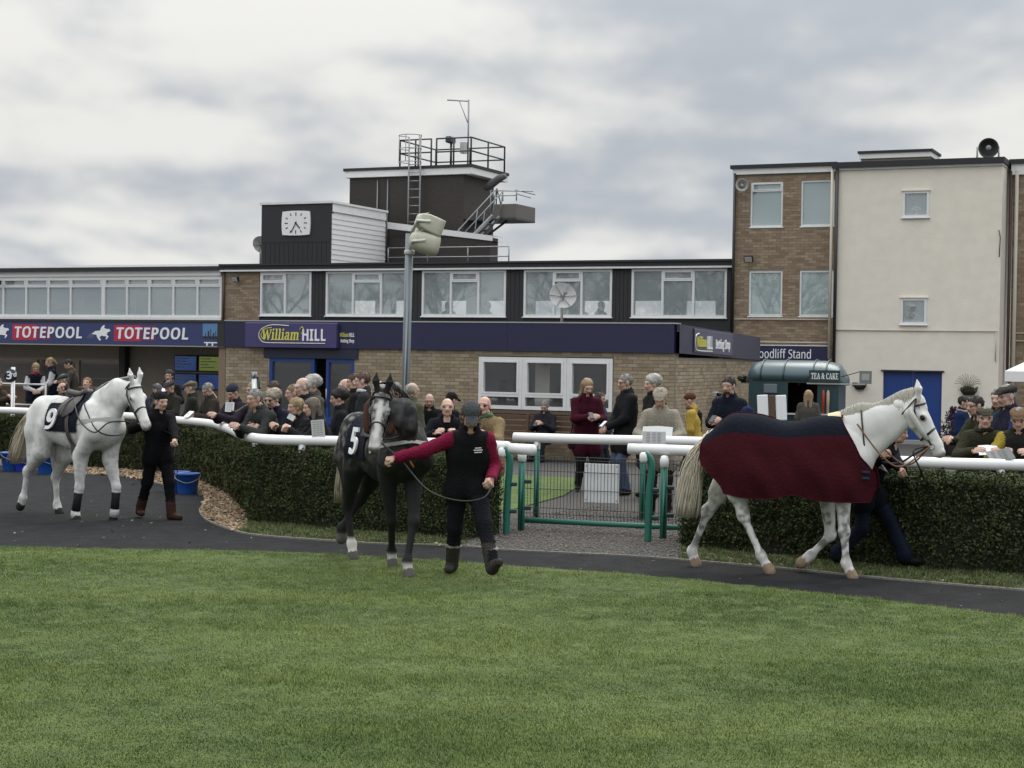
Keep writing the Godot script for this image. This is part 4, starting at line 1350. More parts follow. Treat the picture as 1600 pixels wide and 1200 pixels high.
func leaf_cluster(n: int, size: float, spread: float) -> Mesh:
	var st := S()
	for k in n:
		var c := Vector3(rng.randf_range(-1, 1), rng.randf_range(-1, 1), rng.randf_range(-0.6, 0.6)) * spread
		var b := Basis.from_euler(Vector3(rng.randf() * TAU, rng.randf() * TAU, rng.randf() * TAU))
		var l := size * rng.randf_range(0.7, 1.2)
		var w := l * 0.3
		var p := [c + b * Vector3(-l * 0.5, 0, 0), c + b * Vector3(0, l * 0.06, w), c + b * Vector3(l * 0.5, -l * 0.05, 0), c + b * Vector3(0, l * 0.06, -w)]
		for q in [p[0], p[1], p[2], p[0], p[2], p[3]]:
			st.add_vertex(q)
	st.generate_normals()
	return st.commit()

func hedge(label: String, front: Array, thick: float, tall: float, size: float, per_m2: float, tones: Array, top_tones: Array):
	var base: Vector3 = front[0]
	var t := thing("hedge", label, "hedge", base)
	var line := []
	for p in front:
		line.append(p - base)
	var back := []
	for k in line.size():
		var d: Vector3 = (line[mini(k + 1, line.size() - 1)] - line[maxi(k - 1, 0)]).normalized()
		back.append(line[k] + Vector3(d.z, 0, -d.x) * thick)
	var st := S()
	for k in line.size() - 1:
		var a: Vector3 = line[k].lerp(back[k], 0.07)
		var b: Vector3 = line[k + 1].lerp(back[k + 1], 0.07)
		var c: Vector3 = back[k + 1]
		var e: Vector3 = back[k]
		var up := Vector3(0, tall - 0.05, 0)
		quad(st, a, a + up, b + up, b)
		quad(st, a + up, e + up, c + up, b + up)
		quad(st, c, c + up, e + up, e)
	put(st, "inner_growth", M("hedge core", Color(0.05, 0.052, 0.03), 0.95, {"tex": "speck", "scale": 1.2}), t)
	var mesh := leaf_cluster(7, size, size * 1.1)
	var lm := M("hedge leaf", Color.WHITE, 0.8, {"vc": 1, "spec": 0.3, "back": Color(0.05, 0.07, 0.02)})
	var bump := FastNoiseLite.new()
	bump.seed = 3
	bump.frequency = 1.3
	var ts := []
	var tt := []
	for k in line.size() - 1:
		var a: Vector3 = line[k]
		var b: Vector3 = line[k + 1]
		var ln := a.distance_to(b)
		var nrm := Vector3(-(b - a).z, 0, (b - a).x).normalized()
		for q in int(ln * tall * per_m2):
			var y := rng.randf_range(0.03, tall)
			var p := a.lerp(b, rng.randf()) + Vector3(0, y, 0)
			# the foot of a hedge is thinner than its crown
			p += nrm * (0.05 * bump.get_noise_3d(p.x * 2, y * 2, p.z * 2) + rng.randf_range(-0.05, 0.015) - 0.06 * smoothstep(0.25, 0.0, y))
			ts.append(Transform3D(Basis.from_euler(Vector3(rng.randf() * TAU, rng.randf() * TAU, 0)).scaled(Vector3.ONE * rng.randf_range(0.8, 1.2)), p))
		for q in int(ln * thick * per_m2):
			var p := a.lerp(b, rng.randf()).lerp(back[k].lerp(back[k + 1], rng.randf()), rng.randf()) + Vector3(0, tall + rng.randf_range(-0.045, 0.02), 0)
			p.y += 0.03 * bump.get_noise_3d(p.x * 2, 9.0, p.z * 2)
			tt.append(Transform3D(Basis.from_euler(Vector3(rng.randf() * TAU, rng.randf() * TAU, 0)).scaled(Vector3.ONE * rng.randf_range(0.8, 1.2)), p))
	# both ends
	for e in [[line[0], back[0]], [line[-1], back[-1]]]:
		for q in int(thick * tall * per_m2):
			ts.append(Transform3D(Basis.from_euler(Vector3(rng.randf() * TAU, rng.randf() * TAU, 0)), e[0].lerp(e[1], rng.randf()) + Vector3(rng.randf_range(-0.03, 0.03), rng.randf_range(0.03, tall), 0)))
	var o := multi("foliage", mesh, ts, lm, tones, t)
	o.set_meta("kind", "stuff")
	o = multi("clipped_top", mesh, tt, lm, top_tones, t)
	o.set_meta("kind", "stuff")
	for k in line.size() - 1:
		var p: Vector3 = (line[k].lerp(line[k + 1], 0.5) as Vector3).lerp(back[k], 0.4)
		rod(t, "stem", M("stem", Color(0.06, 0.045, 0.03), 0.9), [p, p + Vector3(0.04, 0.5, 0)], 0.018, 5)

func build_hedges():
	var dark := [Color(0.044, 0.064, 0.024), Color(0.054, 0.076, 0.028), Color(0.036, 0.055, 0.021), Color(0.078, 0.098, 0.040), Color(0.06, 0.055, 0.03)]
	var olive := [Color(0.06, 0.07, 0.025), Color(0.045, 0.055, 0.02), Color(0.075, 0.08, 0.035), Color(0.03, 0.038, 0.015)]
	hedge("clipped dark green hedge behind the dark horse, ending at the mesh fence", pix([[386, 818], [450, 824], [520, 830], [620, 838], [716, 846]]), 0.9, 0.94, 0.034, 950.0, dark, dark)
	hedge("long clipped dark green hedge behind the rugged grey horse", pix([[1062, 857], [1204, 869], [1337, 884], [1455, 894], [1600, 902]]) + [Vector3(7.6, 0, -15.2)], 0.9, 0.955, 0.034, 1000.0, dark, dark)
	hedge("olive green hedge running back along the wood chips", [Vector3(-13.0, 0, -33.0)] + pix([[0, 720], [103, 731], [200, 737], [255, 741], [316, 756], [350, 772], [384, 806]]), 0.9, 0.83, 0.042, 560.0, olive, olive)

# ---------------------------------------------------------------- street furniture
func bucket(where: Vector3, tone: Color, label: String, s := 1.0):
	var t := thing("bucket", label, "bucket", where, rng.randf(), "blue buckets along the walkway")
	t.scale = Vector3.ONE * s
	var m := M("bucket %s" % tone.to_html(false), tone, 0.4)
	var st := S(true)
	lathe(st, Vector3.ZERO, [[0.13, 0.0], [0.135, 0.02], [0.165, 0.27], [0.18, 0.275], [0.182, 0.30], [0.165, 0.302], [0.158, 0.27], [0.12, 0.03], [0.01, 0.025]], 22)
	put(st, "tub", m, t)
	st = S(true)
	tube(st, curve([Vector3(-0.18, 0.27, 0), Vector3(-0.15, 0.22, 0.13), Vector3(0, 0.17, 0.185), Vector3(0.15, 0.22, 0.13), Vector3(0.18, 0.27, 0)], 0.05), 0.005, 5)
	put(st, "handle", M("galvanised", Color.WHITE), t)

func build_furniture():
	var blue := Color(0.012, 0.07, 0.30)
	bucket(gp(18, 736), blue, "dark blue bucket by the hedge behind the first grey horse's tail", 1.1)
	bucket(gp(36, 737), Color(0.02, 0.04, 0.36), "violet blue bucket partly hidden by the first grey horse's tail", 0.9)
	bucket(gp(73, 741), blue, "single blue bucket standing between the first grey horse's hind legs", 1.05)
	bucket(gp(277, 769), blue, "rear blue bucket of two beside the handler in black", 1.05)
	bucket(gp(293, 772), blue, "front blue bucket of two at the corner of the wood chips", 1.05)
	# placing post with number board
	var wp := M("post white", Color(0.72, 0.73, 0.73), 0.45)
	var p := gp(14, 641, 0.97)
	p.y = 0
	var t := thing("placing_post", "white post with round black third place board", "post", p + Vector3(-0.05, 0, -0.4))
	rod(t, "post", wp, [Vector3.ZERO, Vector3(0, 1.78, 0)], 0.038, 10)
	var st := S(true)
	lathe(st, Vector3(-0.03, 1.62, 0.04), [[0.01, 0.0], [0.125, 0.0], [0.125, 0.015], [0.01, 0.016]], 24, Basis(Vector3.RIGHT, PI / 2))
	put(st, "disc", M("disc black", Color(0.015, 0.016, 0.025), 0.4), t)
	text("lettering", "3", 0.15, M("sign white", Color.WHITE), t, Vector3(-0.06, 1.62, 0.062), {"depth": 0.004})
	text("lettering", "rd", 0.085, M("sign white", Color.WHITE), t, Vector3(0.03, 1.64, 0.062), {"depth": 0.004})
	# plain white post with a bracket
	p = gp(378, 678, RAIL_Y)
	p.y = 0
	t = thing("bracket_post", "white post with grey cap and small black bracket by the curved rail", "post", p + Vector3(0.12, 0, -0.5))
	rod(t, "post", wp, [Vector3.ZERO, Vector3(-0.045, 1.80, 0)], 0.036, 10)
	rod(t, "cap", M("galvanised", Color.WHITE), [Vector3(-0.045, 1.78, 0), Vector3(-0.047, 1.87, 0)], 0.04, 10)
	rod(t, "side_bar", M("lamp black", Color.BLACK), [Vector3(0.03, 1.42, 0.0), Vector3(0.01, 1.8, 0.0)], 0.022, 6)
	st = S(true)
	tube(st, [Vector3(-0.05, 1.45, 0.02), Vector3(-0.16, 1.40, 0.05), Vector3(-0.26, 1.33, 0.08), Vector3(-0.33, 1.34, 0.1)], [0.016, 0.02, 0.018, 0.012], 7)
	put(st, "camera_arm", M("lamp black", Color.BLACK), t)
	lamp_post()
	tea_trailer()
	# bench under the shop window
	var bp := Vector3(3.28, 0, -33.5) + Basis(Vector3.UP, TURN) * Vector3(-3.0, 0, 0.75)
	t = thing("bench", "brown wooden slatted bench under the shop window", "bench", bp, TURN)
	var wood := M("bench wood", Color(0.13, 0.075, 0.045), 0.7, {"tex": "grain", "scale": 1.0})
	for k in 4:
		st = S()
		rbox(st, Vector3(0, 0.43, -0.16 + k * 0.11), Vector3(2.4, 0.03, 0.09), 0.006)
		put(st, "seat_slat", wood, t)
	for k in 4:
		st = S()
		rbox(st, Vector3(0, 0.55 + k * 0.11, -0.24 - k * 0.015), Vector3(2.4, 0.09, 0.025), 0.006)
		put(st, "back_slat", wood, t)
	for x in [-1.15, 0.0, 1.15]:
		st = S()
		rbox(st, Vector3(x, 0.21, 0.15), Vector3(0.06, 0.42, 0.06), 0.008)
		put(st, "leg", wood, t)
		st = S()
		rbox(st, Vector3(x, 0.48, -0.23), Vector3(0.06, 0.96, 0.06), 0.008, Basis(Vector3.RIGHT, -0.08))
		put(st, "leg", wood, t)
	for x in [-1.15, 1.15]:
		st = S()
		rbox(st, Vector3(x, 0.62, -0.03), Vector3(0.07, 0.035, 0.45), 0.008)
		put(st, "armrest", wood, t)
	# baskets on the rendered wall and the shop's side
	var o := Vector3(6.16, 0, -46.0)
	var b := Basis(Vector3.UP, TURN)
	basket(o + b * Vector3(3.56, 1.50, 0.27), "black hanging basket beside the tea trailer", 0.34, false)
	basket(o + b * Vector3(6.40, 1.45, 0.27), "black wall basket with spiky leaves beside the blue doors", 0.44, true)
	basket(at(1165, 592, 37.5), "black wall basket with pale flowers on the shop's side wall", 0.30, false)
	# purple shrub in a pot
	t = thing("potted_shrub", "purple flowering shrub in a tub by the rendered wall", "plant", gp(1487, 712), 0.3)
	st = S(true)
	lathe(st, Vector3.ZERO, [[0.16, 0.0], [0.2, 0.3], [0.22, 0.32], [0.18, 0.31]], 14)
	put(st, "tub", M("tub", Color(0.06, 0.05, 0.045), 0.7), t)
	var ts := []
	for k in 220:
		var h := rng.randf()
		ts.append(Transform3D(Basis.from_euler(Vector3(rng.randf() * 6, rng.randf() * 6, 0)), Vector3(rng.randfn(0, 0.13) * (1.2 - h), 0.35 + h * 0.75, rng.randfn(0, 0.13) * (1.2 - h))))
	var fo := multi("foliage", leaf_cluster(6, 0.06, 0.05), ts, M("hedge leaf", Color.WHITE), [Color(0.05, 0.02, 0.09), Color(0.03, 0.04, 0.03), Color(0.09, 0.04, 0.13), Color(0.04, 0.05, 0.05)], t)
	fo.set_meta("kind", "stuff")
	rod(t, "stem", M("stem", Color.WHITE), [Vector3(0, 0.2, 0), Vector3(0, 1.0, 0)], 0.02, 5)
	# white gazebo at the edge
	var gz := at(1692, 690, 33.0)
	gz.y = 0
	t = thing("gazebo", "white pitched gazebo roof on thin posts by the end block", "gazebo", gz, -0.3)
	st = S()
	var e := [Vector3(-1.5, 2.0, 1.5), Vector3(1.5, 2.0, 1.5), Vector3(1.5, 2.0, -1.5), Vector3(-1.5, 2.0, -1.5)]
	for k in 4:
		for v in [e[k], Vector3(0, 2.75, 0), e[(k + 1) % 4]]:
			st.add_vertex(v)
	put(st, "canopy", M("canvas", Color(0.74, 0.73, 0.70), 0.8), t)
	st = S()
	for k in 4:
		var a: Vector3 = e[k]
		var c: Vector3 = e[(k + 1) % 4]
		quad(st, a, c, c - Vector3(0, 0.2, 0), a - Vector3(0, 0.2, 0))
	put(st, "valance", M("canvas", Color.WHITE), t)
	for v in e:
		rod(t, "post", M("galvanised", Color.WHITE), [Vector3(v.x * 0.97, 0, v.z * 0.97), Vector3(v.x * 0.97, 2.0, v.z * 0.97)], 0.03, 6)
	# twin white boards on a brown post
	var wb := at(1205, 660, 30.0)
	wb.y = 0
	t = thing("twin_board", "two white boards on a brown post in front of the tea trailer", "sign", wb, 0.1)
	for x in [-0.16, 0.18]:
		st = S()
		rbox(st, Vector3(x, 1.28, 0), Vector3(0.20, 0.46, 0.02), 0.012, Basis(Vector3.BACK, 0.06))
		put(st, "board", M("notice white", Color.WHITE), t)
	st = S()
	rbox(st, Vector3(0.01, 0.75, -0.005), Vector3(0.11, 1.5, 0.05), 0.006)
	put(st, "post", M("bench wood", Color.WHITE), t)
	# small camera on the shop side wall
	var sc := at(1118, 616, 36.2)
	t = thing("wall_camera", "small grey box camera on the shop's side wall", "camera", sc, -0.6)
	st = S()
	rbox(st, Vector3.ZERO, Vector3(0.12, 0.11, 0.14), 0.015)
	put(st, "housing", M("box white", Color.WHITE), t)
	st = S(true)
	lathe(st, Vector3(0.06, 0, 0.03), [[0.045, 0.0], [0.045, 0.08], [0.03, 0.09]], 12, Basis(Vector3.BACK, -PI / 2))
	put(st, "lens", M("lamp black", Color.BLACK), t)
	rod(t, "bracket", M("lamp black", Color.BLACK), [Vector3(0, -0.05, 0), Vector3(0.02, -0.14, -0.12)], 0.015, 6)

func basket(where: Vector3, label: String, w: float, spiky: bool):
	var t := thing("hanging_basket", label, "flower basket", where, TURN)
	var st := S(true)
	var rings := []
	for q in [[0.62, -0.30], [0.8, -0.18], [1.0, 0.0]]:
		var r := PackedVector3Array()
		for k in 13:
			var a := PI * k / 12.0
			r.append(Vector3(cos(a) * w * 0.5 * q[0], q[1] * w, sin(a) * w * 0.42 * q[0]))
		rings.append(r)
	loft(st, rings)
	put(st, "basket", M("basket black", Color(0.025, 0.024, 0.022), 0.7, {"tex": "speck", "scale": 2.0}), t)
	rod(t, "bracket", M("lamp black", Color.BLACK), [Vector3(0, 0.02, 0.0), Vector3(0, 0.02, -0.02)], 0.02, 6)
	var ts := []
	for k in 70:
		ts.append(Transform3D(Basis.from_euler(Vector3(rng.randf() * 6, rng.randf() * 6, 0)), Vector3(rng.randf_range(-0.48, 0.48) * w, rng.randf_range(-0.02, 0.16) * w, rng.randf_range(0.05, 0.4) * w)))
	var fo := multi("foliage", leaf_cluster(5, 0.05, 0.035), ts, M("hedge leaf", Color.WHITE), [Color(0.05, 0.06, 0.03), Color(0.03, 0.045, 0.02), Color(0.13, 0.14, 0.09)], t)
	fo.set_meta("kind", "stuff")
	if spiky:
		for k in 13:
			st = S()
			var a := PI * (k + 0.5) / 13.0
			var tip := Vector3(cos(a) * 0.34, 0.12 + sin(a) * 0.30, 0.15 + 0.06 * sin(k * 2.3))
			tube(st, curve([Vector3(0, 0.0, 0.12), tip * 0.6 + Vector3(0, 0.08, 0), tip], 0.1), 0.006, 4)
			put(st, "leaf", M("spike leaf", Color(0.07, 0.075, 0.04), 0.6), t)

func lamp_post():
	var a := at(633, 640, 27.0)
	var b := at(640, 365, 27.0)
	var base := a + (a - b) / (a.y - b.y) * -a.y
	var t := thing("speaker_post", "tall grey steel post carrying two cream loudspeakers", "post", base)
	var grey_ := M("post grey", Color(0.20, 0.225, 0.24), 0.45, {"metal": 0.3, "tex": "mottle", "scale": 2.0})
	var top := b - base
	rod(t, "pole", grey_, [Vector3.ZERO, top], 0.066, 14)
	var st := S(true)
	lathe(st, Vector3(0, 0, 0), [[0.13, 0.0], [0.13, 0.03], [0.09, 0.05]], 14)
	put(st, "base_plate", grey_, t)
	var cream := M("speaker cream", Color(0.46, 0.46, 0.36), 0.5, {"tex": "mottle", "scale": 2.5})
	var arm := M("bracket cream", Color(0.5, 0.5, 0.44), 0.5)
	# upper: boxy horn that opens to the right and a little down, lower: rounder bowl
	var n := 0
	for q in [[Vector3(0.31, 0.15, 0.10), -0.36, 0.29, 0.44, -0.08], [Vector3(0.23, -0.15, 0.14), -0.20, 0.35, 0.46, 0.10]]:
		var sp := thing("loudspeaker", ["boxy cream loudspeaker, upper of two on the steel post", "rounded cream loudspeaker, lower of two on the steel post"][n], "loudspeaker", t.position + top + q[0])
		var bas := Basis(Vector3.UP, 0.55) * Basis(Vector3.BACK, q[1])
		st = S(true)
		var rings := []
		var len_: float = q[3]
		var r: float = q[2] * 0.5
		for s in [[-0.5, 0.45, 0.45], [-0.42, 0.72, 0.75], [-0.15, 0.95, 0.98], [0.25, 1.0, 1.02], [0.5, 1.02, 1.0], [0.5, 0.86, 0.84], [0.36, 0.7, 0.66]]:
			var g := PackedVector3Array()
			for k in 24:
				var an := TAU * k / 24.0
				var e: float = 0.45 + q[4] * 3.0
				var cx: float = signf(cos(an)) * pow(absf(cos(an)), e)
				var cy: float = signf(sin(an)) * pow(absf(sin(an)), e)
				g.append(bas * Vector3(s[0] * len_, cy * r * s[1], cx * r * 0.9 * s[2]))
			rings.append(g)
		loft(st, rings)
		put(st, "horn_body", cream, sp)
		st = S()
		box(st, bas * Vector3(0.36 * len_, 0, 0), Vector3(0.01, r * 1.2, r * 1.0), bas)
		put(st, "grille", M("grille", Color(0.10, 0.10, 0.09), 0.7), sp)
		st = S(true)
		tube(st, [bas * Vector3(-0.05, 0.02, r * 0.93), bas * Vector3(-0.25, -0.05, r * 0.6), -q[0] + Vector3(0.04, 0.0 if n == 0 else -0.24, 0.06)], 0.028, 6)
		put(st, "bracket", arm, sp)
		st = S(true)
		for k in 3:
			tube(st, [bas * Vector3(-0.1 + k * 0.15, r * 1.0, -r * 0.6), bas * Vector3(-0.1 + k * 0.15, r * 1.0, r * 0.6)], 0.008, 4)
		put(st, "ribs", cream, sp)
		n += 1
	st = S(true)
	lathe(st, top + Vector3(0, -0.34, 0), [[0.08, 0.0], [0.085, 0.02], [0.085, 0.05], [0.08, 0.07]], 14)
	put(st, "clamp", arm, t)
	rod(t, "cable", M("lamp black", Color.BLACK), curve([top + Vector3(0.02, 0, 0.05), top + Vector3(0.1, 0.16, 0.06), top + Vector3(0.25, 0.2, 0.08)], 0.06), 0.012, 5)

func tea_trailer():
	var c := at(1246, 640, 37.0)
	c.y = 0
	var t := thing("tea_trailer", "dark teal round roofed catering trailer with serving hatch", "trailer", c, -0.30)
	var teal := M("trailer teal", Color(0.022, 0.055, 0.062), 0.32, {"tex": "mottle", "scale": 0.6})
	var roofm := M("trailer roof", Color(0.055, 0.095, 0.11), 0.3, {"tex": "mottle", "scale": 0.6})
	# shell: side walls with a hatch on the front, rounded roof over them
	var L := 0.98
	var W := 0.75
	var st := S()
	span(st, -L, -0.12, 0.35, 1.72, W - 0.04, W)
	span(st, 0.52, L, 0.35, 1.72, W - 0.04, W)
	span(st, -0.12, 0.52, 0.35, 0.98, W - 0.04, W)
	span(st, -0.12, 0.52, 1.66, 1.72, W - 0.04, W)
	put(st, "front_wall", teal, t)
	panel(t, "rear_wall", M("trailer inside", Color(0.16, 0.12, 0.08), 0.8), -L, L, 0.35, 1.72, -W, -W + 0.04)
	panel(t, "end_wall", teal, -L, -L + 0.04, 0.35, 1.72, -W + 0.04, W - 0.04)
	panel(t, "end_wall", teal, L - 0.04, L, 0.35, 1.72, -W + 0.04, W - 0.04)
	panel(t, "floor", teal, -L, L, 0.30, 0.35, -W, W)
	st = S(true)
	var rings := []
	for s in [[-1.08, 0.5, -0.12], [-1.0, 0.88, -0.03], [-0.7, 1.0, 0.0], [0.6, 1.0, 0.0], [0.95, 0.9, -0.04], [1.1, 0.55, -0.16]]:
		var g := PackedVector3Array()
		for k in 14:
			var a := PI * k / 13.0
			g.append(Vector3(s[0] * L, 1.70 + s[2] * 0.6 + pow(maxf(sin(a), 0.0), 0.75) * 0.45 * s[1], cos(a) * (W + 0.03) * (0.6 + 0.4 * s[1])))
		rings.append(g)
	loft(st, rings)
	put(st, "roof", roofm, t)
	for x in [-0.72, -0.22, 0.42, 0.7]:
		st = S(true)
		var p := []
		for k in 14:
			var a := PI * k / 13.0
			p.append(Vector3(x, 1.71 + pow(maxf(sin(a), 0.0), 0.75) * 0.455, cos(a) * (W + 0.035)))
		tube(st, p, 0.018, 6)
		put(st, "roof_rib", teal, t)
	st = S()
	rbox(st, Vector3(-0.5, 1.52, W + 0.02), Vector3(0.30, 0.2, 0.03), 0.01)
	put(st, "vent_flap", M("vent flap", Color(0.13, 0.17, 0.19), 0.4), t)
	panel(t, "counter", M("counter", Color(0.5, 0.5, 0.48), 0.5), -0.14, 0.54, 0.96, 0.99, W - 0.04, W + 0.14)
	var sg := node("name_board", t)
	panel(sg, "board", M("board teal", Color(0.015, 0.04, 0.04), 0.4), 0.35, 1.02, 1.68, 1.94, W + 0.08, W + 0.11)
	text("lettering", "TEA & CAKE", 0.13, M("sign white", Color.WHITE), sg, Vector3(0.685, 1.81, W + 0.116), {"font": "Droid Serif", "width": 0.58})
	panel(t, "awning_bar", M("steel rail", Color.WHITE), 0.3, 1.55, 1.635, 1.665, W + 0.06, W + 0.09)
	var hs := node("hanging_sign", t)
	panel(hs, "plate", M("slate plate", Color(0.16, 0.17, 0.16), 0.6), 1.42, 1.68, 1.66, 1.94, W + 0.02, W + 0.04)
	panel(hs, "plate_print", M("plate pale", Color(0.32, 0.33, 0.32), 0.6), 1.47, 1.63, 1.74, 1.88, W + 0.041, W + 0.044)
	rod(hs, "stay", M("lamp black", Color.BLACK), [Vector3(1.02, 1.8, W + 0.05), Vector3(1.42, 1.92, W + 0.03)], 0.01, 5)
	st = S()
	rbox(st, Vector3(0.2, 1.06, W - 0.25), Vector3(0.1, 0.14, 0.1), 0.01)
	put(st, "cup_stack", M("notice white", Color.WHITE), t)
	for x in [0.66, 0.76]:
		st = S(true)
		lathe(st, Vector3(x, 0.99, W + 0.05), [[0.03, 0.0], [0.035, 0.45], [0.02, 0.5], [0.01, 0.52]], 8)
		put(st, "bottle", M("bottle %d" % int(x * 10), Color(0.35, 0.05, 0.03) if x < 0.7 else Color(0.5, 0.4, 0.3), 0.4), t)
	panel(t, "bottle_shelf", M("counter", Color.WHITE), 0.6, 0.84, 0.965, 0.99, W, W + 0.12)
	for x in [-0.45, 0.35]:
		st = S(true)
		lathe(st, Vector3(x, 0.3, W - 0.12), [[0.05, -0.08], [0.28, -0.08], [0.3, -0.04], [0.3, 0.04], [0.28, 0.08], [0.05, 0.08]], 18, Basis(Vector3.RIGHT, PI / 2))
		put(st, "wheel", M("tyre", Color(0.02, 0.02, 0.02), 0.9), t)
	rod(t, "tow_bar", M("lamp black", Color.BLACK), [Vector3(-0.9, 0.33, 0), Vector3(-1.5, 0.33, 0)], 0.04, 6)
	rod(t, "jockey_leg", M("lamp black", Color.BLACK), [Vector3(-1.4, 0.0, 0), Vector3(-1.4, 0.5, 0)], 0.03, 6)

# ---------------------------------------------------------------- smooth bodies: tapered capsules joined on a grid, meshed as surface nets
class Field:
	var o: Vector3
	var c: float
	var k: float
	var nx: int
	var ny: int
	var nz: int
	var s: PackedFloat32Array
	var best: PackedFloat32Array
	var reg: PackedByteArray
	var cuts := []
	func _init(lo: Vector3, hi: Vector3, cell: float, sharp: float):
		o = lo
		c = cell
		k = sharp
		nx = int(ceil((hi.x - lo.x) / cell)) + 2
		ny = int(ceil((hi.y - lo.y) / cell)) + 2
		nz = int(ceil((hi.z - lo.z) / cell)) + 2
		s.resize(nx * ny * nz)
		best.resize(nx * ny * nz)
		best.fill(9.0)
		reg.resize(nx * ny * nz)
	func cap(a: Vector3, b: Vector3, ra: float, rb: float, region: int, ax := Vector3.ZERO, sq := 1.0):
		var m := maxf(ra, rb) + 5.0 / k
		var lo := (a.min(b) - Vector3.ONE * m - o) / c
		var hi := (a.max(b) + Vector3.ONE * m - o) / c
		var i0 := clampi(int(lo.x), 0, nx)
		var i1 := clampi(int(hi.x) + 2, 0, nx)
		var j0 := clampi(int(lo.y), 0, ny)
		var j1 := clampi(int(hi.y) + 2, 0, ny)
		var l0 := clampi(int(lo.z), 0, nz)
		var l1 := clampi(int(hi.z) + 2, 0, nz)
		var e := sq - 1.0
		var ab := b - a
		ab += ax * (ax.dot(ab) * e)
		var den := maxf(ab.length_squared(), 1e-9)
		var dr := rb - ra
		for l in range(l0, l1):
			for j in range(j0, j1):
				var at_ := nx * (j + ny * l)
				var q := o + Vector3(i0 * c, j * c, l * c) - a
				for i in range(i0, i1):
					var p := q + ax * (ax.dot(q) * e)
					var t := clampf(p.dot(ab) / den, 0.0, 1.0)
					var d := (p - ab * t).length() - ra - dr * t
					q.x += c
					if d < 0.12:
						s[at_ + i] += exp(-k * d)
						if d < best[at_ + i]:
							best[at_ + i] = d
							reg[at_ + i] = region
	func ell(m: Vector3, r: Vector3, region: int, b := Basis.IDENTITY):
		var big := maxf(r.x, maxf(r.y, r.z))
		var small := minf(r.x, minf(r.y, r.z))
		var g := big + 4.0 / k
		var lo := (m - Vector3.ONE * g - o) / c
		var hi := (m + Vector3.ONE * g - o) / c
		var inv := b.transposed()
		for l in range(clampi(int(lo.z), 0, nz), clampi(int(hi.z) + 2, 0, nz)):
			for j in range(clampi(int(lo.y), 0, ny), clampi(int(hi.y) + 2, 0, ny)):
				for i in range(clampi(int(lo.x), 0, nx), clampi(int(hi.x) + 2, 0, nx)):
					var q := inv * (o + Vector3(i, j, l) * c - m)
					var u := (q / r).length()
					var d := (u - 1.0) * small if u < 0.3 else u * (u - 1.0) / maxf((q / (r * r)).length(), 1e-6)
					if d < 0.1:
						var n := i + nx * (j + ny * l)
						s[n] += exp(-k * d)
						if d < best[n]:
							best[n] = d
							reg[n] = region
	func carve(m: Vector3, r: float):
		cuts.append([m, r])
	func mesh() -> Dictionary:
		var total := nx * ny * nz
		var val := PackedFloat32Array()
		val.resize(total)
		for n in total:
			val[n] = log(maxf(s[n], 1e-5)) / k
		for q in cuts:
			var g: float = q[1] + c * 2.0
			var lo: Vector3 = (q[0] - Vector3.ONE * g - o) / c
			var hi: Vector3 = (q[0] + Vector3.ONE * g - o) / c
			for l in range(clampi(int(lo.z), 0, nz), clampi(int(hi.z) + 2, 0, nz)):
				for j in range(clampi(int(lo.y), 0, ny), clampi(int(hi.y) + 2, 0, ny)):
					for i in range(clampi(int(lo.x), 0, nx), clampi(int(hi.x) + 2, 0, nx)):
						var n := i + nx * (j + ny * l)
						val[n] = minf(val[n], (o + Vector3(i, j, l) * c).distance_to(q[0]) - q[1])
		var id := PackedInt32Array()
		id.resize(total)
		var v := PackedVector3Array()
		var r := PackedByteArray()
		var t := PackedInt32Array()
		var sy := nx
		var sz := nx * ny
		var step := [0, 1, sy, sy + 1, sz, sz + 1, sz + sy, sz + sy + 1]
		for l in nz - 1:
			for j in ny - 1:
				var row := nx * (j + ny * l)
				for i in nx - 1:
					var n := row + i
					var a0 := val[n] > 0.0
					if a0 == (val[n + 1] > 0.0) and a0 == (val[n + sy] > 0.0) and a0 == (val[n + sz] > 0.0) and a0 == (val[n + sy + 1] > 0.0) and a0 == (val[n + sz + 1] > 0.0) and a0 == (val[n + sz + sy] > 0.0) and a0 == (val[n + sz + sy + 1] > 0.0):
						continue
					var sum := Vector3.ZERO
					var cnt := 0
					for e in 12:
						var p: int = EA[e]
						var q: int = EB[e]
						var vp := val[n + step[p]]
						var vq := val[n + step[q]]
						if (vp > 0.0) != (vq > 0.0):
							sum += (CO[p] as Vector3).lerp(CO[q], vp / (vp - vq))
							cnt += 1
					id[n] = v.size()
					v.append(o + (Vector3(i, j, l) + sum / cnt) * c)
					var rb := 9.0
					var rr := 0
					for e in 8:
						if best[n + step[e]] < rb:
							rb = best[n + step[e]]
							rr = reg[n + step[e]]
					r.append(rr)
		for l in range(1, nz - 1):
			for j in range(1, ny - 1):
				var row := nx * (j + ny * l)
				for i in range(1, nx - 1):
					var n := row + i
					var a0 := val[n] > 0.0
					if a0 != (val[n + 1] > 0.0):
						face(t, id[n], id[n - sy], id[n - sy - sz], id[n - sz], a0)
					if a0 != (val[n + sy] > 0.0):
						face(t, id[n], id[n - sz], id[n - sz - 1], id[n - 1], a0)
					if a0 != (val[n + sz] > 0.0):
						face(t, id[n], id[n - 1], id[n - 1 - sy], id[n - sy], a0)
		var nn := PackedVector3Array()
		nn.resize(v.size())
		for q in range(0, t.size(), 3):
			var f := (v[t[q + 2]] - v[t[q]]).cross(v[t[q + 1]] - v[t[q]])
			nn[t[q]] += f
			nn[t[q + 1]] += f
			nn[t[q + 2]] += f
		for q in nn.size():
			nn[q] = nn[q].normalized()
		return {"v": v, "n": nn, "r": r, "t": t}
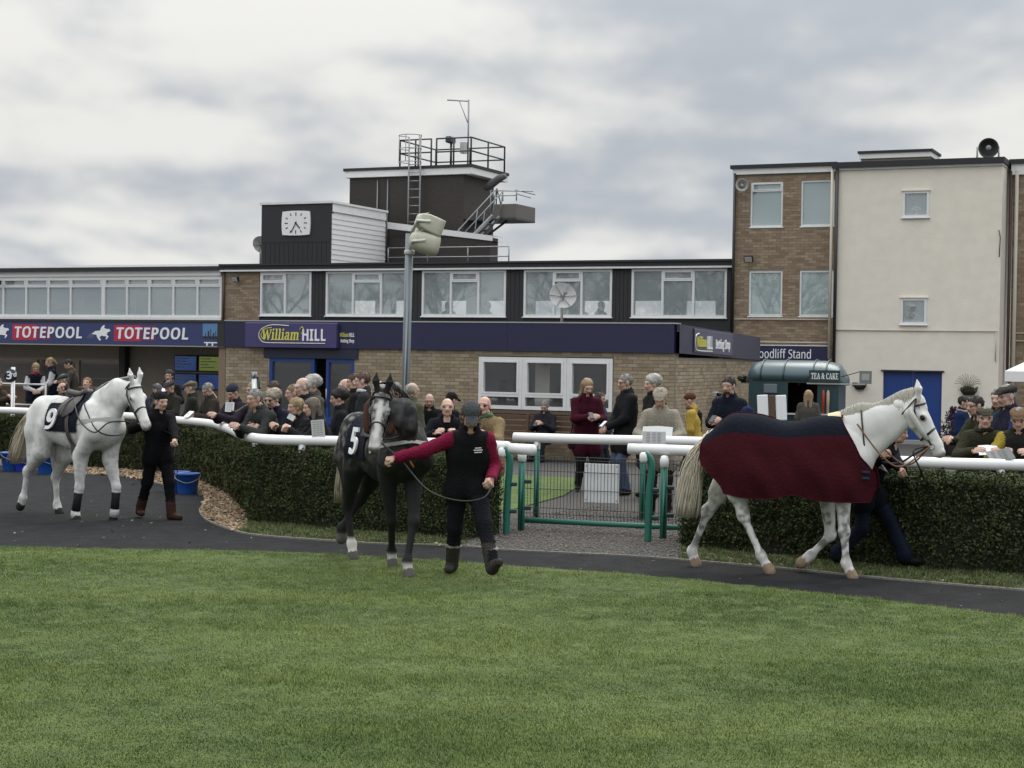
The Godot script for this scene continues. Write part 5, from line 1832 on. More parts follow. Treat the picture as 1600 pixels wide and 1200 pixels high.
	func face(t: PackedInt32Array, a: int, b: int, d: int, e: int, out: bool):
		if out:
			t.append_array(PackedInt32Array([a, d, b, a, e, d]))
		else:
			t.append_array(PackedInt32Array([a, b, d, a, d, e]))
	const EA := [0, 2, 4, 6, 0, 1, 4, 5, 0, 1, 2, 3]
	const EB := [1, 3, 5, 7, 2, 3, 6, 7, 4, 5, 6, 7]
	const CO := [Vector3(0, 0, 0), Vector3(1, 0, 0), Vector3(0, 1, 0), Vector3(1, 1, 0), Vector3(0, 0, 1), Vector3(1, 0, 1), Vector3(0, 1, 1), Vector3(1, 1, 1)]

func to_mesh(v: PackedVector3Array, n: PackedVector3Array, c: PackedColorArray, t: PackedInt32Array) -> ArrayMesh:
	var a := []
	a.resize(Mesh.ARRAY_MAX)
	a[Mesh.ARRAY_VERTEX] = v
	a[Mesh.ARRAY_NORMAL] = n
	if c.size():
		a[Mesh.ARRAY_COLOR] = c
	a[Mesh.ARRAY_INDEX] = t
	var m := ArrayMesh.new()
	m.add_surface_from_arrays(Mesh.PRIMITIVE_TRIANGLES, a)
	return m

# the cloth over a part of a body: those faces, moved out along the normals
func shell(d: Dictionary, keep: Callable, out: float, wobble := 0.0) -> ArrayMesh:
	var v: PackedVector3Array = d.v
	var n: PackedVector3Array = d.n
	var r: PackedByteArray = d.r
	var t: PackedInt32Array = d.t
	var map_ := {}
	var vv := PackedVector3Array()
	var nn := PackedVector3Array()
	var tt := PackedInt32Array()
	var ok := PackedByteArray()
	ok.resize(v.size())
	for i in v.size():
		ok[i] = 1 if keep.call(r[i], v[i]) else 0
	for q in range(0, t.size(), 3):
		if ok[t[q]] + ok[t[q + 1]] + ok[t[q + 2]] >= 2:
			for e in 3:
				var i := t[q + e]
				if not map_.has(i):
					map_[i] = vv.size()
					vv.append(v[i] + n[i] * (out + wobble * (1.0 + 0.6 * sin(v[i].x * 21.0 + v[i].y * 17.0) * sin(v[i].y * 29.0 + v[i].z * 23.0) + 0.4 * sin(v[i].y * 61.0 + v[i].x * 37.0 + 2.0 * sin(v[i].z * 30.0)))))
					nn.append(n[i])
				tt.append(map_[i])
	if vv.is_empty():
		return null
	return to_mesh(vv, nn, PackedColorArray(), tt)

var tpl := {}
func plain(d: Dictionary, rough := 0.0) -> ArrayMesh:
	if rough > 0.0:
		var n := FastNoiseLite.new()
		n.seed = 2
		n.frequency = 22.0
		n.fractal_octaves = 3
		var v: PackedVector3Array = d.v
		for i in v.size():
			v[i] += d.n[i] * rough * n.get_noise_3d(v[i].x * 1.8, v[i].y * 0.8, v[i].z * 1.8)
		d.v = v
		# loose locks lying over the scalp
		var m := to_mesh(d.v, d.n, PackedColorArray(), d.t)
		var rg := RandomNumberGenerator.new()
		rg.seed = 6
		var st := S(true)
		for q in 210:
			var i := rg.randi() % v.size()
			var nn: Vector3 = d.n[i]
			var flow := (Vector3(0, -1.0, -0.25) - Vector3(0, 0, 0.8) * smoothstep(0.05, 0.11, v[i].y))
			flow = (flow - nn * flow.dot(nn) + Vector3(rg.randfn(0, 0.25), 0, rg.randfn(0, 0.25))).normalized()
			var a := v[i] + nn * 0.001
			var l := rg.randf_range(0.018, 0.036)
			tube(st, [a - flow * l * 0.4, a + flow * l * 0.3 + nn * 0.004, a + flow * l - nn * 0.001], [0.0012, 0.0032, 0.001], 4)
		st.generate_normals()
		return st.commit(m)
	return to_mesh(d.v, d.n, PackedColorArray(), d.t)

func templates():
	# head: face towards +z, centre between the ears
	var lo := Vector3(-0.11, -0.20, -0.13)
	var hi := Vector3(0.11, 0.14, 0.15)
	var f := Field.new(lo, hi, 0.0065, 110.0)
	f.ell(Vector3(0, 0.032, -0.012), Vector3(0.073, 0.083, 0.094), 0)
	f.ell(Vector3(0, -0.035, 0.03), Vector3(0.056, 0.078, 0.056), 0)
	f.cap(Vector3(-0.034, -0.078, 0.030), Vector3(0.034, -0.078, 0.030), 0.024, 0.024, 0)
	f.cap(Vector3(-0.01, -0.096, 0.060), Vector3(0.01, -0.096, 0.060), 0.014, 0.014, 0)
	f.cap(Vector3(0, 0.008, 0.086), Vector3(0, -0.032, 0.104), 0.007, 0.012, 0)
	f.cap(Vector3(-0.010, -0.036, 0.094), Vector3(0.010, -0.036, 0.094), 0.008, 0.008, 0)
	f.cap(Vector3(0, -0.06, -0.02), Vector3(0, -0.20, -0.035), 0.048, 0.052, 0)
	for s in [-1.0, 1.0]:
		f.cap(Vector3(s * 0.012, 0.020, 0.080), Vector3(s * 0.044, 0.020, 0.066), 0.010, 0.009, 0)
		f.cap(Vector3(s * 0.014, 0.028, 0.088), Vector3(s * 0.046, 0.026, 0.070), 0.004, 0.003, 3)
		f.ell(Vector3(s * 0.036, -0.028, 0.062), Vector3(0.02, 0.02, 0.02), 0)
		f.ell(Vector3(s * 0.076, -0.012, -0.006), Vector3(0.010, 0.031, 0.019), 0)
		f.ell(Vector3(s * 0.030, 0.003, 0.0745), Vector3(0.009, 0.006, 0.008), 2)
	f.cap(Vector3(-0.019, -0.063, 0.079), Vector3(0.019, -0.063, 0.079), 0.006, 0.006, 1)
	tpl.head = f.mesh()
	# hair and hats, all in the head's axes
	var face := func(g: Field, up: float):
		g.carve(Vector3(0, -0.055 + up, 0.115), 0.105)
		g.carve(Vector3(0, -0.20, 0.03), 0.125)
		for e in [-1.0, 1.0]:
			g.carve(Vector3(e * 0.088, -0.035, 0.012), 0.044)
	f = Field.new(lo, hi, 0.009, 110.0)
	f.ell(Vector3(0, 0.036, -0.016), Vector3(0.079, 0.088, 0.099), 0)
	face.call(f, 0.0)
	tpl.short = plain(f.mesh(), 0.011)
	f = Field.new(lo, hi, 0.009, 110.0)
	f.ell(Vector3(0, 0.02, -0.018), Vector3(0.079, 0.078, 0.099), 0)
	face.call(f, 0.02)
	f.carve(Vector3(0, 0.125, 0.035), 0.105)
	tpl.fringe = plain(f.mesh(), 0.011)
	f = Field.new(lo - Vector3(0.05, 0.2, 0.06), hi + Vector3(0.05, 0.04, 0), 0.01, 80.0)
	f.ell(Vector3(0, 0.040, -0.018), Vector3(0.084, 0.090, 0.102), 0)
	for s in [-1.0, 1.0]:
		f.cap(Vector3(s * 0.068, 0.01, -0.01), Vector3(s * 0.085, -0.20, 0.005), 0.03, 0.024, 0)
	f.cap(Vector3(-0.03, 0.0, -0.07), Vector3(-0.05, -0.25, -0.085), 0.05, 0.035, 0)
	f.cap(Vector3(0.03, 0.0, -0.07), Vector3(0.05, -0.25, -0.085), 0.05, 0.035, 0)
	f.carve(Vector3(0, -0.055, 0.125), 0.105)
	f.carve(Vector3(0, -0.13, 0.10), 0.085)
	tpl.long = plain(f.mesh(), 0.011)
	f = Field.new(lo - Vector3(0.04, 0.05, 0.06), hi + Vector3(0.04, 0.05, 0), 0.01, 70.0)
	var rg := RandomNumberGenerator.new()
	rg.seed = 4
	for n in 46:
		var d := Vector3(rg.randfn(), absf(rg.randfn()) * 0.8 - 0.1, rg.randfn() - 0.5).normalized()
		f.ell(Vector3(0, 0.03, -0.016) + d * Vector3(0.072, 0.080, 0.090), Vector3.ONE * rg.randf_range(0.013, 0.021), 0)
	f.ell(Vector3(0, 0.036, -0.016), Vector3(0.080, 0.088, 0.099), 0)
	face.call(f, 0.01)
	tpl.curly = plain(f.mesh(), 0.011)
	f = Field.new(lo - Vector3(0.04, 0.05, 0.10), hi + Vector3(0.03, 0.03, 0), 0.009, 90.0)
	f.ell(Vector3(0, 0.038, -0.018), Vector3(0.082, 0.088, 0.101), 0)
	f.cap(Vector3(0, 0.02, -0.11), Vector3(0, -0.07, -0.155), 0.026, 0.016, 0)
	face.call(f, 0.0)
	tpl.ponytail = plain(f.mesh(), 0.011)
	f = Field.new(lo - Vector3(0.04, 0.05, 0.05), hi + Vector3(0.03, 0.03, 0), 0.009, 90.0)
	f.ell(Vector3(0, 0.038, -0.018), Vector3(0.086, 0.092, 0.104), 0)
	for s in [-1.0, 1.0]:
		f.cap(Vector3(s * 0.068, 0.02, -0.02), Vector3(s * 0.072, -0.09, -0.01), 0.030, 0.024, 0)
	f.cap(Vector3(0, 0.0, -0.08), Vector3(0, -0.10, -0.07), 0.055, 0.04, 0)
	face.call(f, 0.0)
	tpl.bob = plain(f.mesh(), 0.011)
	f = Field.new(lo - Vector3(0.04, 0.0, 0.05), hi + Vector3(0.04, 0.05, 0.07), 0.008, 120.0)
	f.ell(Vector3(0, 0.072, 0.0), Vector3(0.098, 0.044, 0.122), 0, Basis(Vector3.RIGHT, 0.16))
	f.ell(Vector3(0, 0.052, -0.035), Vector3(0.086, 0.045, 0.085), 0)
	f.ell(Vector3(0, 0.046, 0.108), Vector3(0.064, 0.010, 0.045), 0, Basis(Vector3.RIGHT, 0.30))
	tpl.flat_cap = plain(f.mesh())
	f = Field.new(lo - Vector3(0.03, 0.0, 0.03), hi + Vector3(0.03, 0.05, 0.10), 0.008, 120.0)
	f.ell(Vector3(0, 0.055, -0.010), Vector3(0.087, 0.083, 0.106), 0)
	f.ell(Vector3(0, 0.038, 0.128), Vector3(0.066, 0.008, 0.066), 0, Basis(Vector3.RIGHT, 0.22))
	f.carve(Vector3(0, -0.16, -0.02), 0.175)
	tpl.peaked_cap = plain(f.mesh())
	f = Field.new(lo - Vector3(0.03, 0.0, 0.03), hi + Vector3(0.03, 0.05, 0.0), 0.008, 120.0)
	f.ell(Vector3(0, 0.056, -0.014), Vector3(0.088, 0.086, 0.108), 0)
	f.carve(Vector3(0, -0.15, 0.03), 0.17)
	tpl.beanie = plain(f.mesh())
	f = Field.new(lo, hi, 0.007, 130.0)
	f.ell(Vector3(0, -0.078, 0.045), Vector3(0.050, 0.034, 0.046), 0)
	f.cap(Vector3(-0.02, -0.052, 0.084), Vector3(0.02, -0.052, 0.084), 0.005, 0.005, 0)
	f.carve(Vector3(0, -0.063, 0.096), 0.012)
	tpl.beard = plain(f.mesh())
	# right hand: fingers along +z, palm down, thumb towards +x
	for curl in [["relaxed", 0.34], ["grip", 0.95]]:
		f = Field.new(Vector3(-0.06, -0.10, -0.03), Vector3(0.085, 0.03, 0.20), 0.005, 240.0)
		for q in 4:
			var x := 0.030 - 0.020 * q
			var root := Vector3(x * 0.75, 0, 0.012)
			var kn := Vector3(x * 1.12, 0.002, [0.083, 0.088, 0.084, 0.074][q])
			f.cap(root, kn, 0.014, 0.0115, 0)
			var a := 0.25 * float(curl[1])
			var p := kn
			for sgm in 3:
				a += curl[1]
				var nx: Vector3 = p + Vector3(x * 0.05, -sin(a), cos(a)) * ([0.040, 0.026, 0.020][sgm] * [0.95, 1.06, 1.0, 0.8][q])
				f.cap(p, nx, 0.0092 - sgm * 0.0009, 0.0086 - sgm * 0.0009, 0)
				p = nx
		f.cap(Vector3(0.018, -0.004, 0.02), Vector3(0.046, -0.014, 0.052), 0.014, 0.011, 0)
		f.cap(Vector3(0.046, -0.014, 0.052), Vector3(0.052 - 0.012 * curl[1], -0.03, 0.085), 0.0105, 0.0085, 0)
		f.cap(Vector3(0, 0, -0.03), Vector3(0, 0, 0.02), 0.026, 0.026, 0, Vector3.UP, 1.5)
		tpl[curl[0]] = f.mesh()

func add_to(acc: Dictionary, d: Dictionary, x: Transform3D, tint: Callable, mirror := false):
	var at0: int = acc.v.size()
	var v: PackedVector3Array = d.v
	var n: PackedVector3Array = d.n
	var vv: PackedVector3Array = acc.v
	var nn: PackedVector3Array = acc.n
	var cc: PackedColorArray = acc.c
	var tt: PackedInt32Array = acc.t
	var nb := x.basis.orthonormalized()
	for i in v.size():
		var p := v[i]
		var q := n[i]
		if mirror:
			p.x = -p.x
			q.x = -q.x
		vv.append(x * p)
		nn.append((nb * q).normalized())
		cc.append(tint.call(d.r[i], v[i]))
	var t: PackedInt32Array = d.t
	for i in range(0, t.size(), 3):
		tt.append(t[i] + at0)
		tt.append(t[i + (2 if mirror else 1)] + at0)
		tt.append(t[i + (1 if mirror else 2)] + at0)
	acc.v = vv
	acc.n = nn
	acc.c = cc
	acc.t = tt

func joint(a: Vector3, b: Vector3, la: float, lb: float, pole: Vector3) -> Array:     # elbow or knee, and the end it can reach
	var d := b - a
	var n := minf(d.length(), (la + lb) * 0.995)
	d = d.normalized()
	var x := (la * la - lb * lb + n * n) / (2.0 * n)
	var h := sqrt(maxf(la * la - x * x, 0.0))
	var side := (pole - d * pole.dot(d)).normalized()
	return [a + d * x + side * h, a + d * n]

const SKIN := Color(0.42, 0.265, 0.20)
var skin_mat: StandardMaterial3D
func cloth(c: Color, rough := 0.9) -> StandardMaterial3D:
	return M("cloth %s" % c.to_html(false), c, rough, {"spec": 0.22, "tex": "weave", "nrm": "cloth_n", "scale": 2.2, "ns": 1.5, "world": false})

# p: label, px, py (top of the head in the photograph), d (distance), yaw (0 faces the camera, 90 to the picture's right), lean, look, nod, hands, clothes ...
func person(p: Dictionary) -> Node3D:
	var lean: float = p.get("lean", 0.0)
	var seat: bool = p.get("sit", false)
	var crouch: float = p.get("crouch", 0.0)
	var hip := Vector3(0, (0.50 if seat else 0.92 - crouch), -sin(lean) * (0.0 if seat else 0.22))
	var sp := Vector3(p.get("sway", 0.0), cos(lean), sin(lean)).normalized()
	var chest := hip + sp * 0.30
	var neck := hip + sp * 0.50
	var nd := (sp * 0.6 + Vector3(0, 0.5, 0.10 + 0.25 * lean)).normalized()
	var head := neck + nd * 0.172 + Vector3(0, 0, 0.015)
	var hb := Basis(Vector3.UP, deg_to_rad(p.get("look", 0.0))) * Basis(Vector3.RIGHT, deg_to_rad(p.get("nod", 4.0)))
	var crown := head.y + 0.12 + (0.012 if p.has("hat") else 0.0)
	var gy: float = p.get("gy", 0.0)
	var k: float = p.get("k", 0.0)
	var w: Vector3
	if p.has("pos"):
		w = p.pos
	else:
		w = at(p.px, p.py, p.d)
		if k == 0.0:
			k = clampf((w.y - gy) / crown, 0.90, 1.10)
	if k == 0.0:
		k = 1.0
	var yaw := deg_to_rad(p.get("yaw", 0.0))
	var root := thing("person", p.label, "person", Vector3.ZERO, yaw, p.get("group", ""))
	var off := Basis(Vector3.UP, yaw) * (Vector3(head.x, 0, head.z) * k)
	root.position = Vector3(w.x - off.x, gy, w.z - off.z) if not p.has("pos") else w
	if p.has("say"):
		print(p.label.left(30), " k=", snappedf(k * 1.72, 0.01), " want=", snappedf((w.y - gy) / crown * 1.72, 0.01), " at ", root.position)
	# limbs
	var sh := [neck - sp * 0.065 + Vector3(-0.165, 0, 0), neck - sp * 0.065 + Vector3(0.165, 0, 0)]
	var want: Array = hand_spots(p.get("hands", "down"), sh, k)
	if p.has("hand_px"):       # hands given by pixel and distance
		var inv := root.global_transform.affine_inverse()
		for q in p.hand_px:
			want[q[0]] = inv * at(q[1], q[2], q[3]) / k
	var arms := []
	for s in 2:
		var sg := -1.0 if s == 0 else 1.0
		arms.append(joint(sh[s], want[s], 0.285, 0.255, p.get("pole", Vector3(sg * 0.7, -0.7, -0.45)) if not p.has("pole") else Vector3(sg * absf(p.pole.x), p.pole.y, p.pole.z)))
	var hips := [hip + Vector3(-0.085, -0.02, 0), hip + Vector3(0.085, -0.02, 0)]
	var feet: Array = p.get("feet", [Vector3(-0.11, 0.085, 0.0), Vector3(0.11, 0.085, 0.03)])
	if seat:
		feet = [Vector3(-0.12, 0.085, 0.42), Vector3(0.12, 0.085, 0.46)]
	var legs := []
	for s in 2:
		legs.append(joint(hips[s], feet[s], 0.425, 0.42, Vector3(0.06 * (s * 2 - 1), 0.05, 1.0)))
	var bulk: float = p.get("bulk", 1.0) * 1.07
	var cell: float = p.get("cell", 0.026)
	var lo := Vector3(9, 9, 9)
	var hi := -lo
	for v in [hip, neck, head, sh[0], sh[1], arms[0][0], arms[0][1], arms[1][0], arms[1][1], legs[0][0], legs[0][1], legs[1][0], legs[1][1]]:
		lo = lo.min(v)
		hi = hi.max(v)
	lo -= Vector3(0.24, 0.12, 0.24)
	hi += Vector3(0.24, 0.10, 0.24)
	lo.y = -0.03
	hi.y = minf(hi.y, neck.y + 0.22)
	var f := Field.new(lo, hi, cell, 75.0)
	var fw := Vector3(0, -sin(lean), cos(lean))
	for s in 2:
		var sleeve: int = 4 + s * 3 if p.has("sleeves") else 1
		var shoe := 3 + s * 3
		var sg := s * 2.0 - 1.0
		f.cap(hip + Vector3(sg * 0.062, 0.03, 0), chest + Vector3(sg * 0.075, 0.02, 0), 0.098 * bulk, 0.104 * bulk, 1, fw, 1.12)
		f.cap(chest + Vector3(sg * 0.07, 0.0, 0), neck + Vector3(sg * 0.06, -0.09, 0), 0.104 * bulk, 0.072 * bulk, 1, fw, 1.15)
		f.cap(neck - sp * 0.05 + Vector3(sg * 0.03, 0, 0), sh[s], 0.062, 0.056 + 0.012 * (bulk - 1.0), 1)
		f.cap(sh[s], arms[s][0], 0.052 * bulk, 0.044 * bulk, sleeve)
		f.cap(arms[s][0], arms[s][1], 0.043 * bulk, 0.032 * bulk, sleeve)
		f.cap(arms[s][1], arms[s][1] + (arms[s][1] - arms[s][0]).normalized() * 0.03, 0.023, 0.023, 0)
		var flare: float = p.get("flare", 0.0)
		f.cap(hips[s], legs[s][0], 0.084, 0.060, 2)
		f.cap(legs[s][0], legs[s][1] + Vector3(0, 0.03, 0), 0.057, 0.042 + flare, 2)
		var toe := Vector3(p.get("toe", 0.05) * sg, p.get("lift", [0.0, 0.0])[s], 0.15)
		f.cap(legs[s][1] + Vector3(0, -0.035, -0.035), legs[s][1] + Vector3(0, -0.042, 0) + toe, 0.040, 0.034, shoe)
		if p.has("boots"):
			f.cap(legs[s][1] + Vector3(0, -0.02, 0), legs[s][1].lerp(legs[s][0], p.boots), 0.052, 0.058, shoe)
		var skirt: float = p.get("coat_len", 0.17)
		if skirt > 0.0:
			var end: Vector3 = hips[s].lerp(legs[s][0], minf(skirt / 0.43, 1.0))
			f.cap(hip + Vector3(sg * 0.06, 0.02, 0), end, 0.105 * bulk, 0.105 * bulk, 1, fw, 1.08)
	f.cap(hip + Vector3(-0.06, -0.03, -0.01), hip + Vector3(0.06, -0.03, -0.01), 0.105, 0.105, 2 if p.get("coat_len", 0.17) < 0.05 else 1)
	f.cap(neck - nd * 0.02, neck + nd * 0.10, 0.052, 0.050, 0)
	if p.get("collar", true):
		f.cap(neck + Vector3(-0.025, 0.0, -0.01), neck + Vector3(0.025, 0.0, -0.01), 0.064, 0.064, 1)
		f.cap(neck + nd * 0.03 + Vector3(0, 0, -0.02), neck + nd * 0.05 + Vector3(0, 0, -0.02), 0.060, 0.058, 1)
	var d := f.mesh()
	# the body: trunk and limbs, head and both hands
	var tone: Color = p.get("skin", SKIN)
	var hairc: Color = p.get("hair_tone", Color(0.10, 0.07, 0.05))
	var acc := {"v": PackedVector3Array(), "n": PackedVector3Array(), "c": PackedColorArray(), "t": PackedInt32Array()}
	var xs := Transform3D(Basis.IDENTITY.scaled(Vector3.ONE * k), Vector3.ZERO)
	add_to(acc, d, xs, func(_r, _v): return tone)
	var hx := Transform3D(hb, head)
	var face_tint := func(r, v: Vector3):
		if r == 1:
			return Color(tone.r * 0.85, tone.g * 0.55, tone.b * 0.55)
		if r == 2:
			return Color(0.17, 0.12, 0.10)
		if r == 3:
			return hairc.lerp(tone, 0.6)
		return tone.lerp(Color(tone.r * 1.05, tone.g * 0.78, tone.b * 0.75), clampf(1.0 - v.distance_to(Vector3(signf(v.x) * 0.04, -0.03, 0.075)) / 0.035, 0.0, 1.0))
	add_to(acc, tpl.head, xs * hx, face_tint)
	for s in 2:
		var zd: Vector3 = (arms[s][1] - arms[s][0]).normalized()
		if p.has("hand_dir"):
			zd = (zd + p.hand_dir[s]).normalized()
		var up: Vector3 = p.get("palm", [Vector3(-0.75, 0.5, 0.3), Vector3(0.75, 0.5, 0.3)])[s]
		var xd := up.cross(zd).normalized()
		var bs := Basis(xd, zd.cross(xd), zd)
		add_to(acc, tpl[p.get("grip", ["relaxed", "relaxed"])[s]], xs * Transform3D(bs, arms[s][1] + zd * 0.025), func(_r, _v): return tone, s == 1)
	if skin_mat == null:
		skin_mat = M("skin", Color.WHITE, 0.55, {"vc": 1})
		skin_mat.subsurf_scatter_enabled = true
		skin_mat.subsurf_scatter_strength = 0.08
	var sk := put(to_mesh(acc.v, acc.n, acc.c, acc.t), "body", skin_mat, root)
	sk.name = "body"
	# clothes
	var top_c: Color = p.get("top", Color(0.02, 0.02, 0.025))
	var bits := [["jacket", 1, top_c, 0.010], ["trousers", 2, p.get("legs", Color(0.025, 0.027, 0.035)), 0.006], ["shoe", 3, p.get("shoes", Color(0.015, 0.013, 0.012)), 0.006], ["shoe", 6, p.get("shoes", Color(0.015, 0.013, 0.012)), 0.006]]
	if p.has("sleeves"):
		bits.append(["sleeve", 4, p.sleeves, 0.006])
		bits.append(["sleeve", 7, p.sleeves, 0.006])
	for b in bits:
		var m := shell(d, func(r, _v): return r == b[1], b[3], 0.009 if b[1] % 3 or b[1] == 0 else 0.0)
		if m:
			var o := put(m, b[0], cloth(b[2], 0.5 if b[1] % 3 == 0 else p.get("sheen", 0.88)), root)
			o.scale = Vector3.ONE * k
	# hair, hat, beard, glasses ride on the head
	var hm := M("hair %s" % hairc.to_html(false), hairc, 0.65, {"tex": "grain", "nrm": "cloth_n", "scale": 6.0, "ns": 1.2, "world": false})
	var place := func(o: Node3D):
		o.transform = xs * hx
	if p.get("hair", "short") != "none":
		var o := put(tpl[p.get("hair", "short")], "hair", hm, root)
		place.call(o)
	if p.has("hat"):
		var o := put(tpl[p.hat], "cap" if p.hat != "beanie" else "beanie", cloth(p.get("hat_tone", Color(0.06, 0.05, 0.04))), root)
		place.call(o)
	if p.has("beard"):
		var o := put(tpl.beard, "beard", M("hair %s" % (p.beard as Color).to_html(false), p.beard, 0.8), root)
		place.call(o)
	if p.has("glasses"):
		var st := S(true)
		for s in [-1.0, 1.0]:
			var g := []
			for q in 13:
				var a := TAU * q / 12.0
				g.append(Vector3(s * 0.032 + cos(a) * 0.022, 0.002 + sin(a) * 0.016, 0.094 - absf(cos(a) * 0.004)))
			tube(st, g, 0.0028, 5)
			tube(st, [Vector3(s * 0.054, 0.006, 0.09), Vector3(s * 0.076, 0.004, 0.0)], 0.0026, 5)
		tube(st, [Vector3(-0.011, 0.006, 0.096), Vector3(0.011, 0.006, 0.096)], 0.0026, 5)
		var o := put(st, "glasses", M("lamp black", Color.BLACK), root)
		place.call(o)
		if p.glasses == "dark":
			st = S(true)
			for s in [-1.0, 1.0]:
				lathe(st, Vector3(s * 0.032, 0.002, 0.093), [[0.001, 0.0], [0.02, 0.0], [0.021, 0.002], [0.001, 0.003]], 12, Basis(Vector3.RIGHT, PI / 2))
			o = put(st, "dark_lenses", M("shade lens", Color(0.01, 0.01, 0.012), 0.1), root)
			place.call(o)
	if p.has("scarf"):
		var st := S(true)
		var g := []
		for q in 15:
			var a := TAU * q / 14.0
			g.append(neck + nd * 0.03 + Vector3(cos(a) * 0.085, 0.012 * sin(a * 2.0), sin(a) * 0.08))
		tube(st, g, 0.028, 8)
		var o := put(st, "scarf", cloth(p.scarf), root)
		o.scale = Vector3.ONE * k
	# front fastening and turned-up collar
	if p.get("zip", true):
		var line := {}
		for i in d.v.size():
			var v: Vector3 = d.v[i]
			if d.r[i] == 1 and absf(v.x) < cell * 1.2 and v.y > hip.y - 0.1:
				var key := int(v.y / 0.05)
				if not line.has(key) or line[key].z < v.z:
					line[key] = v
		var keys := line.keys()
		keys.sort()
		if keys.size() > 3:
			var pts := []
			for q in keys:
				pts.append(Vector3(0.0, line[q].y, line[q].z + 0.011))
			var st := S(true)
			tube(st, pts, 0.008, 5)
			var o := put(st, "fastening", cloth(top_c * 0.6 + Color(0.008, 0.008, 0.008)), root)
			o.scale = Vector3.ONE * k
	if p.get("collar", true) and not p.has("scarf"):
		var st := S(true)
		var g := []
		for q in 15:
			var a := PI * 0.62 + (TAU - PI * 0.24) * q / 14.0
			g.append(neck + nd * 0.035 + Vector3(cos(a) * 0.078, 0.014 * sin(a), sin(a) * 0.072 - 0.006))
		tube(st, g, 0.020, 7, Vector3.UP, 1.6)
		var o := put(st, "collar", cloth(top_c), root)
		o.scale = Vector3.ONE * k
	if p.has("holds"):
		hold(p, root, xs * arms[0][1], xs * arms[1][1])
	root.set_meta("hands", [xs * arms[0][1], xs * arms[1][1]])
	root.set_meta("chest_at", xs * (chest + fw * 0.15))
	root.set_meta("k", k)
	return root

func hand_spots(how, sh: Array, k: float) -> Array:
	var ry := (RAIL_Y + 0.10) / k
	match how:
		"rail":
			return [Vector3(-0.02, ry, 0.44), Vector3(0.06, ry + 0.01, 0.42)]
		"rail_wide":
			return [Vector3(-0.17, ry, 0.42), Vector3(0.15, ry, 0.44)]
		"read":
			return [Vector3(-0.11, 1.13, 0.34), Vector3(0.11, 1.13, 0.34)]
		"phone":
			return [Vector3(-0.05, 1.14, 0.32), Vector3(0.07, 1.12, 0.31)]
		"front":
			return [Vector3(-0.06, 0.98, 0.26), Vector3(0.05, 0.97, 0.28)]
		"lap":
			return [Vector3(-0.07, 0.78, 0.32), Vector3(0.09, 0.80, 0.30)]
		"pocket":
			return [Vector3(-0.21, 0.93, 0.10), Vector3(0.21, 0.93, 0.10)]
	if how is Array:
		return how.duplicate()
	return [sh[0] + Vector3(-0.07, -0.52, 0.05), sh[1] + Vector3(0.07, -0.52, 0.06)]

func hold(p: Dictionary, root: Node3D, a: Vector3, b: Vector3):
	var q: Array = p.holds            # kind, label
	var x := root.global_transform
	var mid := x * ((a + b) * 0.5 + Vector3(0, 0.03, 0.10))
	var one := x * (a + Vector3(0.02, 0.03, 0.09))
	var bs := x.basis.orthonormalized()
	var white := M("card white", Color(0.72, 0.72, 0.72), 0.7)
	match q[0]:
		"phone":
			var t := thing("phone", q[1], "phone", one)
			t.basis = bs
			var st := S()
			rbox(st, Vector3.ZERO, Vector3(0.075, 0.15, 0.01), 0.004, Basis(Vector3.RIGHT, -0.9))
			put(st, "case", M("lamp black", Color.BLACK), t)
		"card":
			sheet(q[1], "race card", "race_card", mid, bs * Basis(Vector3.RIGHT, -0.85 + PI), 0.20, 0.15, white)
		"slip":
			sheet(q[1], "paper slip", "paper_slip", one, bs * Basis(Vector3.RIGHT, -0.8 + PI), 0.11, 0.12, white, false)
		"paper":
			sheet(q[1], "newspaper", "newspaper", mid, bs * Basis(Vector3.RIGHT, -0.75 + PI), 0.40, 0.34, M("newsprint", Color(0.50, 0.51, 0.50), 0.85))

# ---------------------------------------------------------------- people
const BLACKC := Color(0.018, 0.018, 0.021)
const NAVYC := Color(0.012, 0.014, 0.026)
const CHAR := Color(0.055, 0.056, 0.058)
const OLIVE := Color(0.045, 0.045, 0.025)
const GREYH := Color(0.33, 0.32, 0.30)
const WHITEH := Color(0.62, 0.60, 0.56)
const BLONDE := Color(0.40, 0.29, 0.15)
const DARKH := Color(0.025, 0.02, 0.017)
const BROWNH := Color(0.09, 0.055, 0.035)
const PALE := Color(0.50, 0.325, 0.255)

func build_people():
	for p in crowd():
		person(p)
	handlers()

